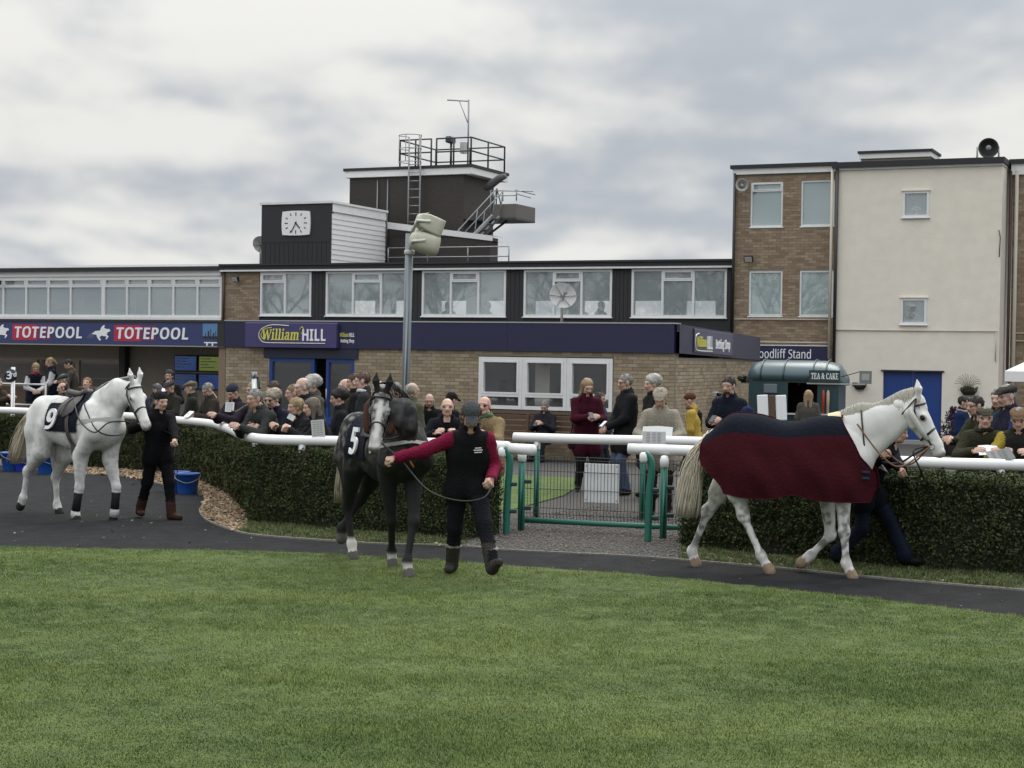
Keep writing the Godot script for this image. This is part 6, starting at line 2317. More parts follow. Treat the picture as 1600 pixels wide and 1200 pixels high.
func crowd() -> Array:
	return [
		# beyond the rail on the left, up on the tote platform
		{"label": "woman bending in white shirt and navy waistcoat at the tote handrail", "px": 56, "py": 571, "d": 38.2, "gy": 0.3, "yaw": 25, "lean": 0.35, "nod": 30, "hands": "front", "top": NAVYC, "sleeves": Color(0.72, 0.72, 0.74), "hair": "bob", "hair_tone": BLONDE, "scarf": Color(0.4, 0.05, 0.05)},
		{"label": "woman with blonde ponytail in white shirt and navy waistcoat", "px": 78, "py": 559, "d": 38.8, "gy": 0.3, "yaw": -70, "lean": 0.12, "nod": 14, "hands": "front", "top": NAVYC, "sleeves": Color(0.72, 0.72, 0.74), "hair": "ponytail", "hair_tone": BLONDE},
		{"label": "dark haired man in brown tweed jacket reading with bowed head", "px": 107, "py": 562, "d": 38.5, "gy": 0.3, "yaw": -75, "lean": 0.2, "nod": 28, "hands": "read", "top": Color(0.075, 0.065, 0.05), "hair_tone": DARKH},
		{"label": "man in charcoal flat cap behind the balding man in red sleeves", "px": 99, "py": 584, "d": 33.2, "yaw": -60, "nod": 12, "hat": "flat_cap", "hat_tone": CHAR, "top": CHAR, "hair_tone": GREYH},
		{"label": "balding man stooping in grey waistcoat with red sleeves", "px": 97, "py": 600, "d": 32.2, "yaw": -55, "lean": 0.45, "nod": 6, "hands": "front", "top": Color(0.05, 0.052, 0.055), "sleeves": Color(0.45, 0.02, 0.03), "hair": "fringe", "hair_tone": BROWNH},
		{"label": "auburn haired woman in navy coat looking up", "px": 136, "py": 590, "d": 31.6, "yaw": -5, "nod": -16, "top": NAVYC, "hair": "bob", "hair_tone": Color(0.30, 0.16, 0.08), "skin": PALE, "scarf": Color(0.6, 0.6, 0.6)},
		{"label": "person in brown coat beside the third place post", "px": -3, "py": 590, "d": 32.6, "yaw": 50, "top": Color(0.06, 0.05, 0.035), "hair_tone": GREYH, "hands": "rail"},
		{"label": "woman holding up a white race card by the screens", "holds": ["slip", "white race card held up by the woman at the screens"], "px": 264, "py": 578, "d": 34.0, "yaw": 20, "look": -20, "hands": [Vector3(-0.16, 1.30, 0.30), Vector3(0.10, 1.05, 0.25)], "top": BLACKC, "hair": "bob", "hair_tone": DARKH},
		# along the curved rail
		{"label": "man in grey flat cap just behind the handler in black", "px": 246, "py": 601, "d": 29.7, "yaw": 30, "hat": "flat_cap", "hat_tone": Color(0.08, 0.085, 0.09), "top": Color(0.025, 0.03, 0.045), "hair_tone": GREYH, "hands": "rail"},
		{"label": "man in dark brown flat cap holding a small camera", "holds": ["phone", "small black camera held by the man in the brown cap"], "px": 265, "py": 594, "d": 29.3, "yaw": -30, "nod": 20, "hat": "flat_cap", "hat_tone": Color(0.06, 0.045, 0.045), "top": Color(0.035, 0.033, 0.026), "hair_tone": GREYH, "hands": "phone"},
		{"label": "man in tan flat cap and dark green jacket turned aside", "px": 298, "py": 595, "d": 28.4, "yaw": -80, "look": -5, "hat": "flat_cap", "hat_tone": Color(0.15, 0.12, 0.07), "top": Color(0.03, 0.032, 0.025), "hair_tone": GREYH, "hands": "front", "bulk": 1.08},
		{"label": "grey haired man with glasses reading a race card", "holds": ["card", "race card in the hands of the grey haired reader"], "px": 325, "py": 599, "d": 27.7, "yaw": -55, "nod": 30, "lean": 0.12, "hands": "read", "top": Color(0.045, 0.036, 0.03), "hair_tone": GREYH, "glasses": "clear", "bulk": 1.05},
		{"label": "man in navy and grey woollen hat behind the bracket post", "px": 364, "py": 600, "d": 25.0, "yaw": -40, "nod": 24, "lean": 0.15, "hat": "beanie", "hat_tone": Color(0.04, 0.045, 0.065), "top": Color(0.03, 0.022, 0.035), "hair_tone": GREYH, "hands": "rail", "bulk": 1.06},
		{"label": "grey haired man leaning forward with elbows on the rail", "px": 398, "py": 608, "d": 21.1, "yaw": -45, "lean": 0.42, "nod": 5, "top": Color(0.045, 0.05, 0.048), "hair_tone": GREYH, "hands": "rail", "bulk": 1.05},
		{"label": "woman with short fair hair and sunglasses in navy hooded coat", "px": 426, "py": 609, "d": 21.4, "yaw": -35, "lean": 0.30, "nod": 14, "top": NAVYC, "hair": "curly", "hair_tone": Color(0.48, 0.42, 0.33), "hands": "rail", "glasses": "dark", "bulk": 1.12, "skin": PALE},
		{"label": "fair haired person half hidden behind the leaning couple", "px": 396, "py": 597, "d": 25.2, "yaw": -60, "top": Color(0.16, 0.13, 0.09), "hair": "bob", "hair_tone": Color(0.42, 0.33, 0.22)},
		{"label": "dark haired man in black jacket near the blue door", "px": 427, "py": 596, "d": 25.2, "yaw": -80, "nod": 12, "top": BLACKC, "hair_tone": BROWNH},
		{"label": "sandy haired man beside the white haired man", "px": 458, "py": 601, "d": 23.2, "yaw": -70, "top": Color(0.05, 0.06, 0.085), "hair_tone": Color(0.30, 0.20, 0.12), "hands": "front"},
		{"label": "white haired man in dark coat looking down the walkway", "px": 473, "py": 590, "d": 22.4, "yaw": -65, "nod": 10, "top": Color(0.02, 0.021, 0.024), "hair": "fringe", "hair_tone": WHITEH, "hands": "front", "bulk": 1.05, "skin": PALE},
		{"label": "curly white haired person behind the white haired man", "px": 487, "py": 587, "d": 23.6, "yaw": -60, "top": Color(0.09, 0.085, 0.07), "hair": "curly", "hair_tone": WHITEH},
		{"label": "small fair child or woman low behind the rail in dark coat", "px": 462, "py": 622, "d": 21.0, "yaw": -60, "lean": 0.35, "top": BLACKC, "hair": "bob", "hair_tone": BLONDE, "hands": "rail"},
		{"label": "woman with long brown grey hair resting her hands on the rail", "px": 487, "py": 622, "d": 20.5, "yaw": -75, "lean": 0.30, "nod": 8, "top": BLACKC, "hair": "long", "hair_tone": Color(0.17, 0.13, 0.10), "hands": "rail", "skin": PALE},
		{"label": "woman with short dark hair beside the dark horse's rump", "px": 529, "py": 608, "d": 21.6, "yaw": -80, "nod": 8, "top": BLACKC, "hair": "curly", "hair_tone": DARKH},
		{"label": "bald man in front of the open blue door", "px": 539, "py": 592, "d": 27.0, "yaw": -75, "top": BROWNH, "hair": "none", "skin": PALE},
		{"label": "man with neat brown hair in grey suit and white collar", "px": 566, "py": 582, "d": 25.0, "yaw": -85, "top": Color(0.035, 0.035, 0.037), "hair_tone": Color(0.12, 0.07, 0.045), "scarf": Color(0.7, 0.7, 0.72), "skin": PALE},
		{"label": "man half hidden behind the man in the grey suit", "px": 553, "py": 584, "d": 25.8, "yaw": -85, "top": BLACKC, "hair_tone": Color(0.10, 0.06, 0.04), "skin": PALE},
		{"label": "white haired head showing between the dark horse's ears", "px": 594, "py": 598, "d": 25.6, "yaw": 160, "top": CHAR, "hair": "curly", "hair_tone": WHITEH},
		{"label": "grey haired man with glasses behind the dark horse's poll", "px": 620, "py": 598, "d": 26.2, "yaw": 10, "top": CHAR, "hair_tone": GREYH, "glasses": "clear"},
		{"label": "man in olive green coat with his back turned by the steel post", "px": 645, "py": 598, "d": 23.6, "yaw": 130, "nod": 8, "top": Color(0.085, 0.09, 0.055), "hair": "fringe", "hair_tone": Color(0.5, 0.47, 0.4), "coat_len": 0.30, "bulk": 1.1},
		{"label": "balding man in black in front of the brick wall", "px": 671, "py": 618, "d": 26.5, "yaw": 5, "lean": 0.3, "nod": 16, "top": BLACKC, "hair": "none", "hands": "front"},
		{"label": "bald man with black glasses in black zip jacket at the rail", "px": 699, "py": 622, "d": 20.7, "yaw": 3, "lean": 0.36, "nod": -4, "top": Color(0.012, 0.013, 0.018), "hair": "none", "glasses": "clear", "hands": "rail_wide", "skin": PALE, "bulk": 1.08},
		{"label": "man in black peaked cap and black jacket behind the bald men", "px": 706, "py": 613, "d": 25.5, "yaw": 130, "lean": 0.15, "nod": 15, "top": BLACKC, "hat": "peaked_cap", "hat_tone": BLACKC, "hair_tone": DARKH, "bulk": 1.08},
		{"label": "bald man in sunglasses and tan blazer with pale goatee", "px": 757, "py": 619, "d": 20.6, "yaw": -18, "lean": 0.32, "nod": 0, "top": Color(0.30, 0.22, 0.12), "hair": "none", "glasses": "dark", "beard": Color(0.42, 0.38, 0.34), "hands": "rail", "scarf": Color(0.10, 0.22, 0.13), "skin": Color(0.50, 0.29, 0.22), "bulk": 1.12},
		{"label": "grey haired man sitting on the bench with a phone", "holds": ["phone", "phone in the lap of the man on the bench"], "px": 851, "py": 626, "d": 33.9, "yaw": -22, "sit": true, "nod": 26, "hands": "lap", "top": Color(0.028, 0.028, 0.035), "hair_tone": GREYH, "bulk": 1.05},
		# behind the gate
		{"label": "smiling woman with long fair hair in burgundy coat holding a phone", "holds": ["phone", "phone in the hands of the woman in burgundy"], "px": 918, "py": 592, "d": 26.4, "yaw": 12, "nod": 22, "look": 8, "hands": "phone", "top": Color(0.055, 0.008, 0.018), "coat_len": 0.28, "legs": BLACKC, "hair": "long", "hair_tone": Color(0.42, 0.29, 0.16), "skin": PALE, "cell": 0.022},
		{"label": "person hidden behind the woman in burgundy", "px": 938, "py": 613, "d": 28.0, "yaw": 60, "top": Color(0.05, 0.06, 0.09), "hair_tone": BROWNH, "hands": "front"},
		{"label": "grey haired man in black waxed jacket and blue jeans", "holds": ["slip", "white slip in the hand of the man in blue jeans"], "px": 977, "py": 580, "d": 25.8, "yaw": -70, "nod": 6, "top": BLACKC, "coat_len": 0.22, "legs": Color(0.09, 0.12, 0.19), "hair_tone": GREYH, "hands": "front", "glasses": "clear", "bulk": 1.12, "sheen": 0.6, "cell": 0.022},
		{"label": "white haired woman in dark coat behind the newspaper reader", "px": 1019, "py": 586, "d": 25.2, "yaw": -70, "top": Color(0.02, 0.02, 0.024), "coat_len": 0.3, "hair": "curly", "hair_tone": WHITEH, "skin": PALE},
		{"label": "man in beige flat cap and beige jacket reading a newspaper", "holds": ["paper", "open newspaper held by the man in beige"], "px": 1032, "py": 606, "d": 22.2, "yaw": -12, "lean": 0.22, "nod": 28, "hands": [Vector3(-0.17, 1.06, 0.34), Vector3(0.17, 1.06, 0.34)], "top": Color(0.34, 0.31, 0.25), "legs": Color(0.025, 0.012, 0.014), "coat_len": 0.2, "hat": "flat_cap", "hat_tone": Color(0.36, 0.31, 0.24), "hair_tone": GREYH, "bulk": 1.16, "cell": 0.022},
		{"label": "person in yellow jacket and brown cap with black rucksack", "px": 1078, "py": 614, "d": 26.8, "yaw": -105, "lean": 0.1, "nod": 14, "top": Color(0.50, 0.34, 0.07), "coat_len": 0.2, "hat": "beanie", "hat_tone": Color(0.12, 0.05, 0.03), "hair": "none", "scarf": Color(0.12, 0.10, 0.08)},
		{"label": "dark bearded man in navy jacket by the shop's side wall", "holds": ["phone", "phone in the bearded man's hand"], "px": 1139, "py": 586, "d": 24.0, "yaw": -35, "top": Color(0.010, 0.013, 0.024), "hair_tone": DARKH, "beard": Color(0.03, 0.02, 0.015), "hands": "phone", "bulk": 1.10, "cell": 0.022},
		{"label": "person in navy and white cap behind the horse's rug", "px": 1168, "py": 636, "d": 21.6, "yaw": 150, "lean": 0.3, "top": Color(0.02, 0.03, 0.07), "hat": "peaked_cap", "hat_tone": Color(0.012, 0.02, 0.08), "hair_tone": BROWNH, "hands": "front"},
		{"label": "server standing inside the tea trailer", "px": 1248, "py": 603, "d": 37.2, "gy": 0.35, "k": 0.86, "yaw": 15, "top": BLACKC, "hair_tone": DARKH, "hands": "front"},
		{"label": "fair haired customer at the tea trailer hatch", "px": 1263, "py": 625, "d": 33.6, "yaw": 170, "top": Color(0.10, 0.09, 0.08), "hair": "long", "hair_tone": BLONDE},
		# on the right
		{"label": "person in blue coat with fur trimmed hood near the baskets", "px": 1507, "py": 619, "d": 27.5, "yaw": 60, "top": Color(0.01, 0.025, 0.08), "coat_len": 0.3, "hair_tone": DARKH, "scarf": Color(0.42, 0.33, 0.22)},
		{"label": "dark haired man in olive coat behind the man in green tweed", "px": 1524, "py": 619, "d": 20.8, "yaw": -70, "lean": 0.22, "top": OLIVE, "hair_tone": DARKH, "glasses": "clear", "hands": "rail", "coat_len": 0.25},
		{"label": "smiling man in green tweed flat cap and glasses", "holds": ["card", "race card held by the man in green tweed"], "px": 1539, "py": 635, "d": 18.4, "yaw": -8, "lean": 0.30, "nod": 0, "top": Color(0.042, 0.04, 0.024), "hat": "flat_cap", "hat_tone": Color(0.065, 0.058, 0.04), "hair_tone": GREYH, "glasses": "clear", "hands": "rail_wide", "skin": PALE, "scarf": Color(0.03, 0.03, 0.022), "bulk": 1.15, "cell": 0.022},
		{"label": "tall man in grey flat cap, navy gilet and blue sleeves", "holds": ["card", "pale race card in the tall man's hands"], "px": 1574, "py": 588, "d": 19.6, "yaw": -72, "nod": 8, "top": Color(0.022, 0.022, 0.04), "sleeves": Color(0.02, 0.045, 0.13), "hat": "flat_cap", "hat_tone": Color(0.05, 0.048, 0.042), "hair_tone": WHITEH, "hands": "read", "skin": PALE, "bulk": 1.12, "cell": 0.022},
		{"label": "person peeping out behind the tall man's shoulder", "px": 1560, "py": 607, "d": 21.5, "yaw": -40, "top": OLIVE, "hair_tone": GREYH, "skin": PALE},
		{"label": "man in tan flat cap with yellow sleeves and dark gilet", "px": 1592, "py": 636, "d": 18.2, "yaw": -20, "lean": 0.36, "nod": 16, "top": Color(0.03, 0.032, 0.028), "sleeves": Color(0.48, 0.36, 0.06), "hat": "flat_cap", "hat_tone": Color(0.19, 0.12, 0.07), "hair_tone": GREYH, "glasses": "clear", "hands": "rail_wide", "skin": PALE, "bulk": 1.1, "cell": 0.022},
	] + upstairs()

func upstairs() -> Array:
	var o := []
	var names := ["seated diner behind the second upstairs window", "diner seated at the middle of the third upstairs window", "diner seated near the edge of the third upstairs window", "diner seated upstairs behind the satellite dish", "diner at the far side of the fourth upstairs window", "dark seated figure alone in the last upstairs window"]
	var i := 0
	for px in [600, 700, 762, 905, 940, 1058]:
		var d: float = 53.0 - (px - 600) * 0.009
		o.append({"label": names[i], "px": px, "py": 471, "d": d, "gy": 2.42, "yaw": [20, -40, 60, -20, 50, 5][i], "sit": true, "hands": "lap", "top": [BLACKC, CHAR, NAVYC, CHAR, BLACKC, BLACKC][i], "hair_tone": [GREYH, DARKH, BROWNH, GREYH, BLONDE, DARKH][i], "cell": 0.034, "group": ""})
		i += 1
	return o

func sheet(label: String, cat: String, called: String, at_: Vector3, b: Basis, w: float, h: float, m: Material, print_ := true):
	var t := thing(called, label, cat, at_)
	t.basis = b
	var st := S()
	# a slightly bent double page
	var n := 8
	for k in n:
		var a := -0.5 + float(k) / n
		var c := -0.5 + float(k + 1) / n
		var za := 0.04 * absf(a) * w / 0.4
		var zc := 0.04 * absf(c) * w / 0.4
		quad(st, Vector3(a * w, -h * 0.5, za), Vector3(a * w, h * 0.5, za), Vector3(c * w, h * 0.5, zc), Vector3(c * w, -h * 0.5, zc))
		quad(st, Vector3(c * w, -h * 0.5, zc - 0.004), Vector3(c * w, h * 0.5, zc - 0.004), Vector3(a * w, h * 0.5, za - 0.004), Vector3(a * w, -h * 0.5, za - 0.004))
	put(st, "pages", m, t)
	if print_:
		st = S()
		for r in 7:
			for c in 3:
				var x := (-0.36 + c * 0.26) * w
				box(st, Vector3(x + 0.08 * w, (0.38 - r * 0.12) * h, 0.04 * absf(x + 0.08 * w) / 0.4 + 0.0015), Vector3(0.2 * w, 0.03 * h, 0.001))
		put(st, "print", M("ink", Color(0.16, 0.16, 0.17), 0.8), t)

func handlers():
	var paper := M("newsprint", Color(0.50, 0.51, 0.50), 0.85)
	var whitep := M("card white", Color(0.72, 0.72, 0.72), 0.7)
	sheet("lower half of a newspaper hanging over the white rail", "newspaper", "newspaper", at(1022, 684, 21.3), Basis(Vector3.UP, -0.1) * Basis(Vector3.RIGHT, -0.1), 0.30, 0.16, paper)
	sheet("grey folded paper beside the bracket post", "newspaper", "newspaper", at(359, 636, 24.5), Basis(Vector3.RIGHT, -0.4), 0.13, 0.15, paper)
	sheet("white paper under the arm of the long haired woman", "newspaper", "newspaper", at(497, 670, 20.2), Basis(Vector3.BACK, 0.1), 0.16, 0.22, paper)
	sheet("white tag hanging on the fair haired person's front", "badge", "badge", at(455, 652, 20.7), Basis(Vector3.BACK, -0.5), 0.09, 0.07, whitep, false)
	sheet("grey leaflet held over the rail by the man with yellow sleeves", "leaflet", "leaflet", at(1563, 712, 17.6), Basis(Vector3.BACK, 0.2) * Basis(Vector3.RIGHT, -1.0), 0.26, 0.2, M("leaflet", Color(0.07, 0.075, 0.08), 0.5))
	# shoulder bag and rucksack
	var bg := thing("handbag", "dark burgundy shoulder bag hanging beside the woman in burgundy", "bag", at(900, 690, 26.3))
	var s := S()
	rbox(s, Vector3(0, 0, 0), Vector3(0.26, 0.24, 0.1), 0.03)
	put(s, "bag", cloth(Color(0.03, 0.006, 0.012), 0.5), bg)
	rod(bg, "strap", cloth(Color(0.02, 0.005, 0.009)), curve([Vector3(-0.08, 0.1, 0), Vector3(-0.03, 0.4, 0.0), Vector3(0.08, 0.72, -0.03)], 0.1), 0.012, 6)
	var rk := thing("rucksack", "black rucksack on the back of the person in yellow", "rucksack", at(1090, 660, 26.9), -1.8)
	s = S()
	rbox(s, Vector3(0, 0, 0), Vector3(0.26, 0.40, 0.13), 0.05)
	put(s, "pack", cloth(BLACKC), rk)
	# handler of the dark horse
	var h2 := person({"label": "handler in grey cap, black gilet and crimson sleeves leading the dark horse", "px": 736, "py": 641, "d": 15.55, "yaw": 6, "lean": 0.27, "nod": 34, "sway": 0.02, "k": 1.0, "hand_px": [[0, 616, 716, 15.50], [1, 768, 748, 15.5]], "pole": Vector3(0.3, -0.9, -0.3), "top": Color(0.012, 0.012, 0.014), "sleeves": Color(0.20, 0.012, 0.045), "legs": Color(0.012, 0.013, 0.018), "shoes": Color(0.05, 0.045, 0.04), "boots": 0.45, "coat_len": 0.06, "hat": "peaked_cap", "hat_tone": Color(0.075, 0.08, 0.085), "hair": "bob", "hair_tone": Color(0.14, 0.08, 0.05), "grip": ["grip", "grip"], "feet": [Vector3(-0.11, 0.10, -0.36), Vector3(0.22, 0.14, 0.36)], "lift": [0.0, 0.10], "cell": 0.015, "bulk": 1.06})
	h2.set_meta("label", "handler in grey cap, black gilet and crimson sleeves leading the dark horse")
	var fl := M("fleece", Color(0.55, 0.50, 0.42), 0.95, {"tex": "speck", "scale": 3.0})
	for q in [Vector3(-0.105, 0.29, -0.27), Vector3(0.20, 0.325, 0.27)]:
		s = S(true)
		var g := []
		for n in 13:
			g.append(q + Vector3(cos(n * TAU / 12) * 0.062, 0.008 * sin(n * 3.0), sin(n * TAU / 12) * 0.062))
		tube(s, g, 0.02, 7)
		put(s, "boot_trim", fl, h2)
	var ca: Vector3 = h2.get_meta("chest_at")
	for q in [[0.06, 0.045], [0.085, 0.025], [0.07, 0.004]]:
		s = S()
		box(s, ca + Vector3(0.075, 0.05 + q[1], 0.018), Vector3(q[0], 0.009, 0.004), Basis(Vector3.BACK, 0.06))
		put(s, "embroidery", M("thread", Color(0.6, 0.6, 0.62), 0.8), h2)
	# handler of the first grey, all in black
	var h1 := person({"label": "handler all in black with woolly headband leading the saddled grey horse", "px": 251, "py": 612, "d": 20.9, "yaw": 40, "look": 10, "lean": 0.04, "nod": 4, "hand_px": [[0, 222, 664, 20.75], [1, 274, 688, 20.6]], "top": Color(0.008, 0.008, 0.010), "legs": Color(0.008, 0.008, 0.010), "shoes": Color(0.055, 0.025, 0.018), "boots": 0.3, "coat_len": 0.08, "hair": "ponytail", "hair_tone": Color(0.30, 0.23, 0.15), "hat": "beanie", "hat_tone": BLACKC, "grip": ["grip", "grip"], "feet": [Vector3(-0.10, 0.11, -0.30), Vector3(0.10, 0.085, 0.20)], "cell": 0.016, "skin": PALE, "bulk": 0.98})
	h1.set_meta("label", "handler all in black with woolly headband leading the saddled grey horse")
	# handler beyond the rugged horse's neck
	person({"label": "handler in dark jacket and flared jeans behind the rugged horse's shoulder", "px": 1402, "py": 686, "d": 16.9, "yaw": 60, "lean": 0.5, "look": 10, "nod": 6, "k": 0.95, "crouch": 0.02, "hand_px": [[0, 1374, 716, 16.6], [1, 1412, 738, 16.55]], "top": Color(0.009, 0.010, 0.016), "legs": Color(0.013, 0.018, 0.034), "flare": 0.03, "hair": "ponytail", "hair_tone": Color(0.03, 0.02, 0.016), "grip": ["grip", "grip"], "feet": [Vector3(-0.08, 0.13, -0.38), Vector3(0.10, 0.085, 0.34)], "cell": 0.018, "bulk": 1.0})

# ---------------------------------------------------------------- horses: nose along +x, right side towards +z
func horse_head() -> Dictionary:      # poll at the origin, face running along +x, forehead towards +y
	if tpl.has("horse_head"):
		return tpl.horse_head
	var f := Field.new(Vector3(-0.22, -0.30, -0.16), Vector3(0.68, 0.16, 0.16), 0.011, 85.0)
	f.cap(Vector3(0.02, -0.07, 0), Vector3(0.22, -0.085, 0), 0.082, 0.080, 0, Vector3.BACK, 1.05)
	f.cap(Vector3(0.08, -0.045, 0), Vector3(0.50, -0.060, 0), 0.062, 0.040, 0)
	f.cap(Vector3(0.24, -0.09, 0), Vector3(0.50, -0.085, 0), 0.066, 0.046, 0, Vector3.BACK, 1.05)
	f.cap(Vector3(0.49, -0.075, 0), Vector3(0.575, -0.085, 0), 0.050, 0.046, 1)
	f.cap(Vector3(0.50, -0.12, 0), Vector3(0.56, -0.13, 0), 0.032, 0.028, 1)
	f.cap(Vector3(0.20, -0.17, 0), Vector3(0.50, -0.125, 0), 0.045, 0.030, 0)
	f.cap(Vector3(0.04, -0.12, 0), Vector3(-0.02, -0.20, 0), 0.07, 0.085, 0)
	for s in [-1.0, 1.0]:
		f.cap(Vector3(0.09, -0.14, s * 0.042), Vector3(0.21, -0.165, s * 0.034), 0.075, 0.050, 0)
		f.ell(Vector3(0.185, -0.045, s * 0.076), Vector3(0.036, 0.026, 0.022), 0)
		f.ell(Vector3(0.19, -0.055, s * 0.088), Vector3(0.022, 0.016, 0.014), 2)
		f.ell(Vector3(0.575, -0.062, s * 0.034), Vector3(0.03, 0.026, 0.018), 1)
		f.cap(Vector3(0.24, -0.115, s * 0.055), Vector3(0.40, -0.09, s * 0.042), 0.014, 0.010, 0)
		f.cap(Vector3(0.0, 0.0, s * 0.045), Vector3(-0.08, 0.045, s * 0.066), 0.026, 0.030, 3, Vector3.BACK, 1.0)
		f.cap(Vector3(-0.08, 0.045, s * 0.066), Vector3(-0.165, 0.075, s * 0.066), 0.028, 0.005, 3)
		f.carve(Vector3(-0.09, 0.085, s * 0.078), 0.022)
		f.carve(Vector3(0.608, -0.060, s * 0.050), 0.017)
	tpl.horse_head = f.mesh()
	return tpl.horse_head

# legs: four lists [top, knee or hock, fetlock, toe] in the horse's own axes, right fore, left fore, right hind, left hind
func horse(h: Dictionary) -> Node3D:
	var root := thing("horse", h.label, "horse", h.pos, h.turn)
	var f := Field.new(Vector3(-1.25, -0.04, -0.50), Vector3(1.35, 2.12, 0.50), h.get("cell", 0.019), 64.0)
	var z := Vector3.BACK
	var fat: float = h.get("fat", 1.0)
	f.cap(Vector3(0.46, 1.19, 0), Vector3(0.05, 1.165, 0), 0.315 * fat, 0.32 * fat, 0, z, 1.24)
	f.cap(Vector3(0.05, 1.165, 0), Vector3(-0.42, 1.21, 0), 0.315 * fat, 0.275 * fat, 0, z, 1.18)
	f.cap(Vector3(-0.42, 1.25, 0), Vector3(-0.66, 1.24, 0), 0.275, 0.24, 0, z, 1.08)
	f.cap(Vector3(0.42, 1.485, 0), Vector3(0.10, 1.44, 0), 0.085, 0.07, 0)
	f.cap(Vector3(-0.40, 1.46, 0), Vector3(-0.72, 1.38, 0), 0.07, 0.06, 0)
	f.cap(Vector3(0.60, 1.16, -0.09), Vector3(0.60, 1.16, 0.09), 0.165, 0.165, 0)
	f.cap(Vector3(-0.80, 1.36, 0), Vector3(-0.88, 1.22, 0), 0.06, 0.045, 0)
	var neck: Array = h.neck            # middle of neck, poll
	var n0 := Vector3(0.46, 1.36, 0)
	var n1: Vector3 = neck[0]
	var n2: Vector3 = neck[1]
	var nk: float = h.get("nk", 1.0)
	f.cap(n0, n1, 0.225 * nk, 0.168 * nk, 0, z, 1.75)
	f.cap(n1, n2 + Vector3(-0.03, -0.05, 0), 0.168 * nk, 0.100 * nk, 0, z, 1.55)
	f.cap(Vector3(0.30, 1.49, 0), n1 + (n1 - n0).normalized().cross(Vector3.BACK) * -0.10, 0.075, 0.06, 0)
	f.cap(Vector3(0.58, 1.18, 0), n1 + Vector3(0.06, -0.10, 0), 0.16, 0.10, 0, z, 1.4)
	f.cap(n1 + Vector3(0.06, -0.10, 0), n2 + Vector3(0.02, -0.12, 0), 0.10, 0.07, 0, z, 1.2)
	for i in 4:
		var L: Array = h.legs[i]
		var s := 1.0 if i % 2 == 0 else -1.0
		var zz := s * 0.145
		var p := []
		for q in L:
			p.append(Vector3(q.x, q.y, q.z if q is Vector3 and q.z != 0.0 else zz))
		if i < 2:
			f.cap(Vector3(0.44, 1.38, s * 0.10), Vector3(0.58, 1.10, s * 0.155), 0.125, 0.115, 0)
			f.cap(Vector3(0.54, 1.10, s * 0.16), p[0] + Vector3(0, 0.06, 0), 0.115, 0.098, 0)
			f.cap(p[0], p[1], 0.094, 0.047, 0)
			f.ell(p[1], Vector3(0.048, 0.056, 0.045), 0)
		else:
			f.cap(Vector3(-0.52, 1.36, s * 0.09), Vector3(-0.62, 1.08, s * 0.15), 0.175, 0.150, 0)
			f.cap(Vector3(-0.40, 1.16, s * 0.15), p[0], 0.13, 0.115, 0)
			f.cap(Vector3(-0.62, 1.10, s * 0.15), p[0].lerp(p[1], 0.45) + Vector3(-0.03, 0.02, 0), 0.14, 0.09, 0)
			f.cap(p[0], p[1], 0.110, 0.050, 0)
			f.ell(p[1] + Vector3(-0.01, 0.01, 0), Vector3(0.060, 0.068, 0.044), 0)
		f.cap(p[1], p[2], 0.040, 0.033, 0)
		f.ell(p[2], Vector3(0.046, 0.046, 0.042), 0)
		var past: Vector3 = p[2].lerp(p[3], 0.62)
		f.cap(p[2], past, 0.036, 0.040, 0)
		f.cap(past, p[3] + (p[3] - p[2]).normalized() * -0.02, 0.046, 0.056, 5)
	var d := f.mesh()
	var tint: Callable = h.tint
	var acc := {"v": PackedVector3Array(), "n": PackedVector3Array(), "c": PackedColorArray(), "t": PackedInt32Array()}
	add_to(acc, d, Transform3D(), tint)
	var hx := Transform3D(h.head, h.get("poll", n2))
	var ht: Callable = h.head_tint
	add_to(acc, horse_head(), hx, ht)
	var coat := M("horse coat", Color.WHITE, 0.7, {"spec": 0.25, "vc": 1, "tex": "mottle", "nrm": "grain_n", "ns": 0.3, "scale": 1.6})
	put(to_mesh(acc.v, acc.n, acc.c, acc.t), "body", coat, root)
	root.set_meta("hx", hx)
	h.d = d
	# eyes
	for s in [-1.0, 1.0]:
		var st := S(true)
		lathe(st, hx * Vector3(0.192, -0.055, s * 0.094), [[0.002, -0.013], [0.015, -0.007], [0.017, 0.0], [0.015, 0.007], [0.002, 0.013]], 12, hx.basis)
		put(st, "eye", M("horse eye", Color(0.012, 0.009, 0.008), 0.08), root)
	return root

func hair_bundle(root: Node, called: String, m: Material, roots: Callable, n: int, seg: int, r: float):
	var st := S(true)
	for k in n:
		var pts: Array = roots.call(k)
		var rr := []
		for j in pts.size():
			rr.append(r * (1.0 - 0.75 * j / pts.size()))
		tube(st, pts, rr, 4)
	return put(st, called, m, root)

func tail(root: Node, tone: Color, dock: Vector3, tip: Vector3, spread: float, seed_: int, bend := Vector3(-0.16, 0.0, 0)):
	var rg := RandomNumberGenerator.new()
	rg.seed = seed_
	var m := M("tail %s" % tone.to_html(false), tone, 0.6, {"tex": "grain", "scale": 3.0})
	var make := func(_k):
		var a := Vector3(rg.randfn(0, 0.016), rg.randfn(0, 0.02), rg.randfn(0, 0.02))
		var b := Vector3(clampf(rg.randfn(0, spread), -2.0 * spread, 2.0 * spread), 0.09 * absf(rg.randfn(0, 1.0)), clampf(rg.randfn(0, spread), -2.0 * spread, 2.0 * spread))
		var e := tip + b
		var mid := dock.lerp(tip, 0.35) + bend * 0.9 + b * 0.6
		var low := dock.lerp(tip, 0.7) + bend * 0.6 + b * 0.95
		return curve([dock + a, mid + a, low, e], 0.16)
	hair_bundle(root, "tail", m, make, 900, 6, 0.0065)

